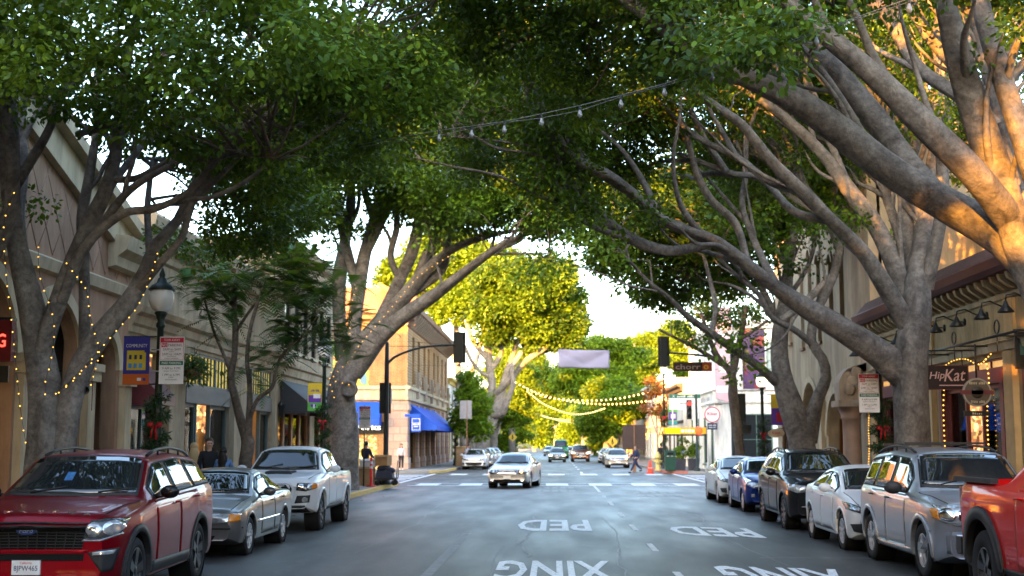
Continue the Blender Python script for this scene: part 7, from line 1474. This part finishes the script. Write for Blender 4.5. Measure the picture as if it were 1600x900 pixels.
for p in seg[1:-1]:
    s_ = link('socket', skm, M_black, ov); s_.location = p; b_ = link('bulb', bum, M_clear, s_)
def festoon(label, pts, n, r, sag=None, grp='lit festoon strands across the street', m=None, nm='festoon_lights', wire=.012):
    t = thing(nm, label, 'string lights', group=grp); P, _ = spline(pts, [1]*len(pts), .1); d = np.r_[0, np.cumsum(np.linalg.norm(np.diff(P, axis=0), axis=1))]; tt = np.linspace(0, d[-1], n)
    Q = np.stack([np.interp(tt, d, P[:, k]) for k in range(3)], 1); mb = MB(); mb.tube([tuple(q) for q in Q], wire, 4); mb.build('wire', M_black, t); g = MB()
    for q in Q: g.ball((q[0], q[1], q[2]-r*1.2), r, 6)
    tag(g.build('bulbs', m or M_bulb, t), kind='stuff'); return t
FB = EMI('festoon_bulb', (1,.70,.25), .34)
festoon('lit festoon strand nearest beyond the crossing, its right end highest', [at(806,596,104), at(850,618,104), at(905,624,104), at(960,622,104), at(1010,612,104), at(1040,603,104)], 34, .075, m=FB)
festoon('second lit festoon strand just below the nearest one', [at(812,600,112), at(850,616,112), at(900,627,112), at(960,630,112), at(1022,624,112)], 34, .075, m=FB)
festoon('third lit festoon strand dipping left of the street centre', [at(824,610,130), at(850,630,130), at(890,645,130), at(920,644,130), at(944,637,130)], 36, .08, m=FB)
festoon('fourth lit festoon strand, nearly level, far down the street', [at(838,646,155), at(870,654,155), at(905,654,155), at(936,650,155)], 30, .09, m=FB); festoon('fifth lit festoon strand, lowest and farthest', [at(846,648,165), at(880,657,165), at(910,659,165), at(936,655,165)], 30, .09, m=FB)
TG = 'tiny yellow lights wound round trees'
def trlights(label, pts, n, r=.012): return festoon(label, [at(*p) for p in pts], n, r, grp=TG, nm='tree_lights', m=M_bulb, wire=.004)
trlights('tiny yellow lights running down the leftmost stem of the left foreground fig', [(22,300,18.6),(6,350,18.8),(10,430,19.2),(18,500,19.6),(25,570,19.7),(32,640,19.8),(40,690,19.9)], 22)
trlights('tiny yellow lights crossing the lower fork of the left foreground fig', [(60,385,19.6),(62,430,19.4),(84,500,19.6),(80,560,19.3),(70,600,19.2),(75,620,19.2),(105,600,19.3),(130,575,19.6),(160,555,19.7)], 20)
trlights('tiny yellow lights along the right leaning stem of the left foreground fig', [(92,612,19.7),(118,590,19.7),(150,552,19.8),(185,512,19.9),(212,482,20.0),(232,440,20.1),(246,395,20.2)], 20)
trlights('tiny yellow lights hanging between the upper left fig stems', [(104,410,19.4),(115,425,19.5),(135,452,19.9),(140,490,19.9),(148,520,19.9),(155,550,19.9),(142,600,19.6)], 16)
trlights('tiny yellow lights climbing the leaning left trunk from its burl', [(545,600,46.4),(520,590,46.4),(548,560,46.6),(560,540,46.8),(590,505,47),(620,470,46.9),(655,430,46.5),(700,400,46)], 30, .02)
trlights('second run of tiny yellow lights up the back stems of the leaning left tree', [(522,620,46.6),(515,590,46.6),(528,560,46.9),(545,530,47),(548,480,47.6),(556,450,47.8)], 20, .02)
trlights('warm lights down the left jamb of the maroon shop door', [(1475,600,31.5),(1474,640,31.5),(1476,690,31.5),(1480,735,31.5)], 18, .02)
trlights('warm lights down the right jamb of the maroon shop door', [(1540,560,28.6),(1545,590,28.6),(1543,620,28.6),(1543,670,28.6),(1547,730,28.6)], 24, .02)
trlights('warm lights swagged under the sign rail of the tan shop', [(1470,575,31),(1490,562,30.4),(1510,560,29.8),(1530,568,29.2),(1548,552,28.6)], 20, .017)
trlights('warm lights down the shopfront edge right of the carved column', [(1358,640,36.5),(1357,670,36.5),(1358,700,36.5),(1356,740,36.5)], 26, .017)
# hydrants, bollards, cone, bins, boxes
def hydrant(label, x, y, m, k=1.):
    t = thing('fire_hydrant', label, 'fire hydrant', (x, y, .14)); q = MB(); q.lathe([(.16*k,0),(.16*k,.05*k),(.11*k,.07*k),(.105*k,.55*k),(.14*k,.57*k),(.14*k,.61*k),(.12*k,.64*k),(.10*k,.72*k),(.05*k,.78*k),(.035*k,.80*k),(.035*k,.85*k),(0,.86*k)], 14); q.build('barrel', m, t)
    for s in (-1, 1): q = MB(); q.lathe([(0,0),(.055*k,0),(.055*k,s*.17*k),(.035*k,s*.18*k),(0,s*.2*k)], 10, (0,0,.42*k), 'x'); q.build('nozzle', m, t)
    q = MB(); q.lathe([(0,0),(.075*k,0),(.075*k,-.18*k),(0,-.2*k)], 10, (0,0,.36*k), 'y'); q.build('nozzle', m, t)
M_yel = mat('ochre_paint', (.42,.24,.03), .55, var=.25); hydrant('ochre yellow fire hydrant on the left corner pavement by the signal mast', at(605, 740, 54.6).x, 54.6, M_yel, 1.15); hydrant('pale yellow fire hydrant at the far right corner', at(1028, 720, 83.).x, 83., mat('pale_yellow_paint', (.5,.4,.14), .55), 1.4)
def delin(label, x, y):
    t = thing('delineator_post', label, 'bollard', (x, y, .14), group='red delineator posts on the left corner'); q = MB(); q.lathe([(.22,0),(.22,.04),(.06,.06),(.055,1.1),(.04,1.16),(0,1.17)], 12); q.build('post', mat('red_orange_plastic', (.55,.02,.015), .5), t)
    for z in (.72, .9): q = MB(); q.lathe([(.062,z),(.062,z+.1)], 12); q.build('reflective_band', M_bl, t)
delin('red delineator post with pale bands standing before the cardboard boxes', at(580, 740, 51.5).x, 51.5); delin('red delineator post half hidden behind the white pickup bed', at(555, 730, 50.).x, 50.)
t = thing('traffic_cone', 'orange-red traffic cone with white collar in the road at the far right corner', 'traffic cone', (at(1016, 735, 80.).x, 80., .0)); q = MB(); q.lathe([(.20,.04),(.05,.80),(0,.81)], 14); q.build('cone', mat('cone_orange', (.62,.06,.02), .5), t); q = MB(); q.box(-.26,.26,-.26,.26,0,.04); q.build('base', MATS['cone_orange'], t); q = MB(); q.lathe([(.141,.34),(.098,.55)], 14); q.build('collar', M_bl, t)
def bin_(label, x, y, m, w=.5, h=1.15):
    t = thing('litter_bin', label, 'bin', (x, y, .14), group='green litter bins at the crossing'); q = MB(); q.hexa([(-w*.5,-w*.5,0),(w*.5,-w*.5,0),(w*.5,w*.5,0),(-w*.5,w*.5,0),(-w*.56,-w*.56,h*.72),(w*.56,-w*.56,h*.72),(w*.56,w*.56,h*.72),(-w*.56,w*.56,h*.72)]); q.build('body', m, t)
    q = MB(); q.box(-w*.55,w*.55,-w*.55,w*.55,h*.75,h*.98); q.box(-w*.58,w*.58,-w*.58,w*.58,h*.98,h*1.03); q.build('lid', m, t); q = MB(); q.box(-w*.3,w*.3,-w*.56,-w*.553,h*.80,h*.92); q.build('slot', M_gap, t)
M_bin = mat('bin_green', (.012,.05,.035), .5); bin_('dark green litter bin at the far right corner by the hydrant', at(1047, 720, 81.5).x, 81.5, M_bin, .62, 1.25); bin_('dark green litter bin at the far left corner by the cardboard', at(734, 715, 98.).x, 98., M_bin, .7, 1.25)
M_card = mat('cardboard', (.33,.20,.10), .85, var=.2)
def boxthing(label, c, s, rz, m=None, grp='cardboard boxes piled on the left corner', nm='cardboard_box'):
    t = thing(nm, label, 'box', c, rz, grp); q = MB(); q.box(-s[0]/2,s[0]/2,-s[1]/2,s[1]/2,0,s[2]); q.build('carton', m or M_card, t); q = MB(); q.hexa([(-s[0]/2,-s[1]/2-.005,s[2]),(s[0]/2,-s[1]/2-.005,s[2]),(s[0]/2,-s[1]/2-.12,s[2]-.08),(-s[0]/2,-s[1]/2-.12,s[2]-.08),(-s[0]/2,-s[1]/2-.005,s[2]+.01),(s[0]/2,-s[1]/2-.005,s[2]+.01),(s[0]/2,-s[1]/2-.12,s[2]-.07),(-s[0]/2,-s[1]/2-.12,s[2]-.07)]); q.build('flap', m or M_card, t)
xb = at(572, 730, 53.3).x; boxthing('large brown cardboard box standing on the pavement behind the delineator', (xb, 53.4, .14), (.75,.6,.75), .1); boxthing('cardboard box on the blue cart beside the signal mast', (xb+.72, 53.3, .95), (.55,.45,.42), -.3); boxthing('white foam box topmost of the pile on the left corner', (xb+.05, 53.5, .89), (.7,.5,.32), .2, M_bl)
t = thing('hand_cart', 'dark loaded hand cart with wheels beside the signal mast on the left corner', 'cart', (xb+.85, 53.3, .14)); q = MB(); q.box(-.45,.45,-.3,.3,.22,.30); q.build('platform', M_black, t); q = MB(); q.hexa([(-.42,-.27,.3),(.30,-.27,.3),(.32,.27,.3),(-.42,.27,.3),(-.38,-.22,.62),(.22,-.25,.55),(.26,.2,.60),(-.36,.24,.66)]); q.ball((.18,-.05,.60), .17, 10, (1.2,1,.8)); q.ball((-.2,.0,.70), .15, 10, (1.3,1,.7)); q.build('bundle', mat('navy_tarp', (.03,.035,.06), .7, bump=.5, bscale=8), t); q = MB(); q.tube([(.45,-.28,.3),(.5,-.28,1.0),(.5,.28,1.0),(.45,.28,.3)], .02, 6); q.build('handle', M_black, t)
for sx in (-1,1):
    for sy in (-1,1): q = MB(); q.lathe([(0,-.03),(.11,-.03),(.11,.03),(0,.03)], 14, (sx*.34, sy*.27, .11), 'y'); q.build('wheel', M_tyre, t)
boxthing('tall sheet of cardboard leaning by the far left litter bin', (at(721,720,98.5).x, 98.8, .14), (.95,.35,1.5), .3, grp='cardboard at the far left corner')
# hanging basket, planters
t = thing('hanging_basket', 'hanging basket of trailing green plants under the teal transom windows', 'plant', (0,0,0)); c = np.array(at(303, 575, 33.5)); g = np.random.default_rng(3); o = link('foliage', leaf_mesh(c+g.normal(size=(40,3))*np.array([.22,.2,.16]), g, .14, 20, .09, .6, 2.6), M_leaf_j, t); tag(o, kind='stuff'); q = MB(); q.lathe([(.04,-.32),(.2,-.25),(.26,-.05),(.25,-.05)], 12, c); q.build('basket', M_wood, t); q = MB(); q.tube([c+np.array([0,0,-.1]), c+np.array([0,0,.55]), (-XF+.1, c[1], c[2]+.55)], .012, 5); q.build('bracket', M_black, t)
for k, (px, lab) in enumerate(((1063,'dark square planter with a small shrub before the white corner building, left one'),(1084,'dark square planter with a small shrub before the white corner building, right one'))):
    t = thing('planter', lab, 'planter', (at(px,720,83.).x, 83.2, .14), group='planters before the white corner building'); q = MB(); q.hexa([(-.3,-.3,0),(.3,-.3,0),(.3,.3,0),(-.3,.3,0),(-.36,-.36,.75),(.36,-.36,.75),(.36,.36,.75),(-.36,.36,.75)]); q.build('pot', mat('slate_pot', (.05,.05,.065), .6), t)
    g = np.random.default_rng(k+30); o = link('foliage', leaf_mesh(np.array([0,0,1.3])+g.normal(size=(26,3))*np.array([.22,.22,.3]), g, .2, 24, .11), M_leaf_sun, t); tag(o, kind='stuff')
# mannequins in the show window
for k, (px, lab) in enumerate(((298,'pale headless mannequin torso, left one in the lit show window'),(311,'gold-lit mannequin torso, right one in the lit show window'))):
    c = at(px, 668, 36.5); c = Vector((-10.45, 10.45*2000/(865-px), 1.15)); t = thing('mannequin', lab, 'mannequin', c, group='mannequins in the show window'); q = MB(); q.lathe([(.0,.42),(.05,.42),(.045,.5),(.06,.52),(.17,.60),(.19,.70),(.15,.88),(.12,.98),(.17,1.12),(.20,1.25),(.17,1.38),(.06,1.45),(.05,1.53),(0,1.54)], 14); q.v = [(x, y*.62, z-.4) for x, y, z in q.v]; q.build('torso', mat('mannequin_gold', (.62,.42,.2), .5), t); q = MB(); q.lathe([(.2,-.4),(.02,-.38),(.02,.05)], 10); q.build('stand', M_black, t)

# ------------------------------------------------------------------ people
def skin_mesh(V, E, Rr, sub=1):
    me = bpy.data.meshes.new('figure'); me.from_pydata(V, E, []); o = bpy.data.objects.new('tmp', me); COL.objects.link(o); md = o.modifiers.new('s', 'SKIN'); md.use_smooth_shade = True
    for i, r in enumerate(Rr): me.skin_vertices[0].data[i].radius = (r, r)
    me.skin_vertices[0].data[0].use_root = True
    ms = o.modifiers.new('u', 'SUBSURF'); ms.levels = sub; ms.render_levels = sub; dg = DG(); dg.update(); r = bpy.data.meshes.new_from_object(o.evaluated_get(dg)); bpy.data.objects.remove(o); r.materials.clear(); r.polygons.foreach_set('use_smooth', [True]*len(r.polygons)); return r
M_skin = mat('skin', (.42,.24,.17), .55); M_hairb = mat('black_hair', (.012,.010,.010), .5); M_hairbr = mat('brown_hair', (.05,.028,.016), .5); M_hairbl = mat('blonde_hair', (.42,.30,.15), .5); M_shoe = mat('shoe', (.02,.02,.022), .5)
def person(label, x, y, z, h, yaw, top, bottom, hair, long_hair=False, stride=.0, arms=(.0,.0), elbow=.25, bend=0., group=None, backpack=None, headyaw=0., shoe=None):
    t = thing('person', label, 'person', (x, y, z), yaw, group); k = h/1.75
    J = lambda a: (a[0]*k, a[1]*k, a[2]*k)
    def up(p):                                # bends the upper body forward about the hips
        d = p[2]-.95; return (p[0], p[1]*math.cos(bend)-d*math.sin(bend), .95+d*math.cos(bend)+p[1]*math.sin(bend)*0)
    V = []; E = []; Rr = []
    def add(p, r, par=None):
        V.append(J(p)); Rr.append(r*k)
        if par is not None: E.append((par, len(V)-1))
        return len(V)-1
    pel = add((0,0,.95), .125); wa = add(up((0,-.0,1.08)), .115, pel); ch = add(up((0,.01,1.28)), .135, wa); nk0 = add(up((0,.015,1.43)), .07, ch); nk = add(up((0,.005,1.50)), .052, nk0)
    hd0 = add(up((0,-.012,1.56)), .072, nk); hd1 = add(up((0,-.012,1.64)), .092, hd0); hd2 = add(up((0,-.004,1.70)), .072, hd1)
    ns = add(up((0,-.095,1.61)), .016, hd0); 
    W = {}
    for s, sw in ((-1, arms[0]), (1, arms[1])):
        sh = add(up((s*.17,.01,1.40)), .058, ch); e_ = (s*.225, .02-.27*math.sin(sw), 1.40-.28*math.cos(sw)); el = add(up(e_), .043, sh)
        a2 = sw+elbow; w_ = (s*.235, e_[1]-.25*math.sin(a2), e_[2]-.25*math.cos(a2)); wr = add(up(w_), .030, el)
        f = np.array([0, -math.sin(a2+.15), -math.cos(a2+.15)]); pc = np.array(w_)+f*.055; pm = add(up(tuple(pc)), .034, wr)
        for j, (o_, ln) in enumerate(((-.026,.075),(-.009,.085),(.009,.08),(.026,.062))):
            m1 = pc+f*(.035+ln*.45)+np.array([0,o_,0]); m2 = m1+(f+np.array([-s*.5,0,0]))*ln*.4; a = add(up(tuple(m1)), .0095, pm); add(up(tuple(m2)), .008, a)
        tb = pc+np.array([-s*.03,-.03,-.01]); a = add(up(tuple(tb)), .011, pm); add(up(tuple(tb+f*.035)), .009, a)
        W[s] = (e_, w_)
    legs = {}
    for s in (-1, 1):
        st = stride*s; hp = add((s*.09,0,.90), .095, pel); kn_ = (s*.095, -.43*math.sin(st)-.02, .90-.42*math.cos(st)); back = max(0, -st)*.9
        kn = add(kn_, .058, hp); an_ = (s*.095, kn_[1]-.41*math.sin(st-back*1.1), kn_[2]-.40*math.cos(st-back*1.1)); an = add(an_, .038, kn); ft = (s*.10, an_[1]-.03, max(.035, an_[2]-.045)); add(ft, .035, an); legs[s] = (kn_, an_, ft)
    link('body', skin_mesh(V, E, Rr), M_skin, t)
    # jacket
    V, E, Rr = [], [], []; a0 = add(up((0,.0,.93)), .150); b0 = add(up((0,0,1.08)), .142, a0); c0 = add(up((0,.01,1.28)), .160, b0); add(up((0,.015,1.43)), .085, c0)
    for s in (-1, 1):
        sh = add(up((s*.172,.01,1.395)), .075, c0); el = add(up(W[s][0]), .060, sh); add(up(tuple(np.array(W[s][0])*.12+np.array(W[s][1])*.88)), .046, el)
    link('jacket', skin_mesh(V, E, Rr), top, t)
    V, E, Rr = [], [], []; a0 = add((0,0,.96), .135)
    for s in (-1, 1):
        hp = add((s*.09,0,.88), .108, a0); kn = add(legs[s][0], .074, hp); add(tuple(np.array(legs[s][1])+np.array([0,0,.03])), .058, kn)
    link('trousers', skin_mesh(V, E, Rr), bottom, t)
    for s in (-1, 1):
        f_ = legs[s][2]; q = MB(); q.ball(J((f_[0], f_[1]-.06, f_[2]+.005)), .05*k, 10, (.95,2.6,.9)); q.build('shoe', shoe or M_shoe, t)
    hp = up((0,.012,1.665)); q = MB(); q.ball(J(hp), .108*k, 14, (.93,1.0,.98)); q.v = [(a, b+ (.035*k if b < J(hp)[1]-.03*k and c < J(hp)[2]+.03*k else 0), c) for a, b, c in q.v]
    if long_hair: 
        b_ = up((0,.075,1.42)); q.ball(J(b_), .13*k, 12, (1.0,.55,1.9)); b_ = up((0,.09,1.25)); q.ball(J(b_), .11*k, 12, (1.05,.5,1.6))
    q.build('hair', hair, t)
    if backpack: b_ = up((0,.17,1.25)); q = MB(); q.ball(J(b_), .2*k, 12, (.85,.55,1.15)); q.build('backpack', backpack, t)
    for s in (-1, 1):
        e = up((s*.033,-.098,1.635)); q = MB(); q.ball(J(e), .011*k, 8); q.build('eye', M_gap, t)
        e = up((s*.090,-.005,1.625)); q = MB(); q.ball(J(e), .022*k, 8, (.4,.8,1.3)); q.build('ear', M_skin, t)
    e = up((0,-.092,1.575)); q = MB(); q.ball(J(e), .022*k, 8, (1.2,.5,.35)); q.build('mouth', mat('lips', (.25,.08,.07), .5), t)
    return t
M_jb = mat('black_cloth', (.012,.012,.014), .85); M_denim = mat('denim_blue', (.09,.17,.33), .85, var=.2); M_navy = mat('navy_cloth', (.02,.025,.06), .85); M_gw = mat('grey_white_cloth', (.45,.45,.48), .85); M_dk = mat('dark_trousers', (.02,.018,.022), .85)
person('man in black jumper walking on the left pavement, face turned towards the street', at(327,700,31).x, 31., .14, 1.84, R(25), M_jb, M_dk, M_hairbr, stride=.25, arms=(.15,-.15))
person('woman with long black hair in a denim jacket, seen from behind on the left pavement', at(350,700,30).x, 30., .14, 1.62, R(170), M_denim, M_dk, M_hairb, True, .15, arms=(.3,.1), elbow=.5)
person('blonde person in a pale blue coat beside the man in black', at(303,700,31.8).x, 31.8, .14, 1.72, R(200), mat('pale_blue_cloth', (.16,.26,.45), .85), M_dk, M_hairbl, True, .1)
person('person in a dark jacket standing behind the boxes on the left corner', at(572,700,55.).x, 55., .14, 1.80, R(160), M_navy, M_dk, M_hairb, False, .0, arms=(.4,.5), elbow=.8)
person('person in grey-white top with backpack standing by the brick corner pier', at(627,700,84.5).x, 84.5, .14, 1.70, R(10), M_gw, M_dk, M_hairbr, True, .05, backpack=mat('backpack_green', (.04,.07,.06), .8), shoe=M_bl)
person('person in white and teal bending over the cardboard at the far left corner', at(727,700,97.2).x, 97.2, .14, 1.72, R(70), M_gw, mat('teal_cloth', (.05,.28,.34), .8), M_hairbr, False, .1, arms=(.5,.6), bend=.45)
person('woman in dark navy stepping off the kerb at the far right crossing', at(993,700,79.).x, 79., .0, 1.74, R(-70), M_navy, M_navy, M_hairbr, True, .42, arms=(.4,-.4), elbow=.6)
person('person in pale blue shirt near the planters of the white corner building', at(1064,700,86.).x, 86., .14, 1.7, R(190), mat('light_blue_shirt', (.25,.36,.55), .8), M_navy, M_hairb, False, .1)
person('person in black walking under the tall far right lamp', at(1033,700,90.).x, 90., .14, 1.72, R(150), M_jb, M_dk, M_hairb, False, .3)
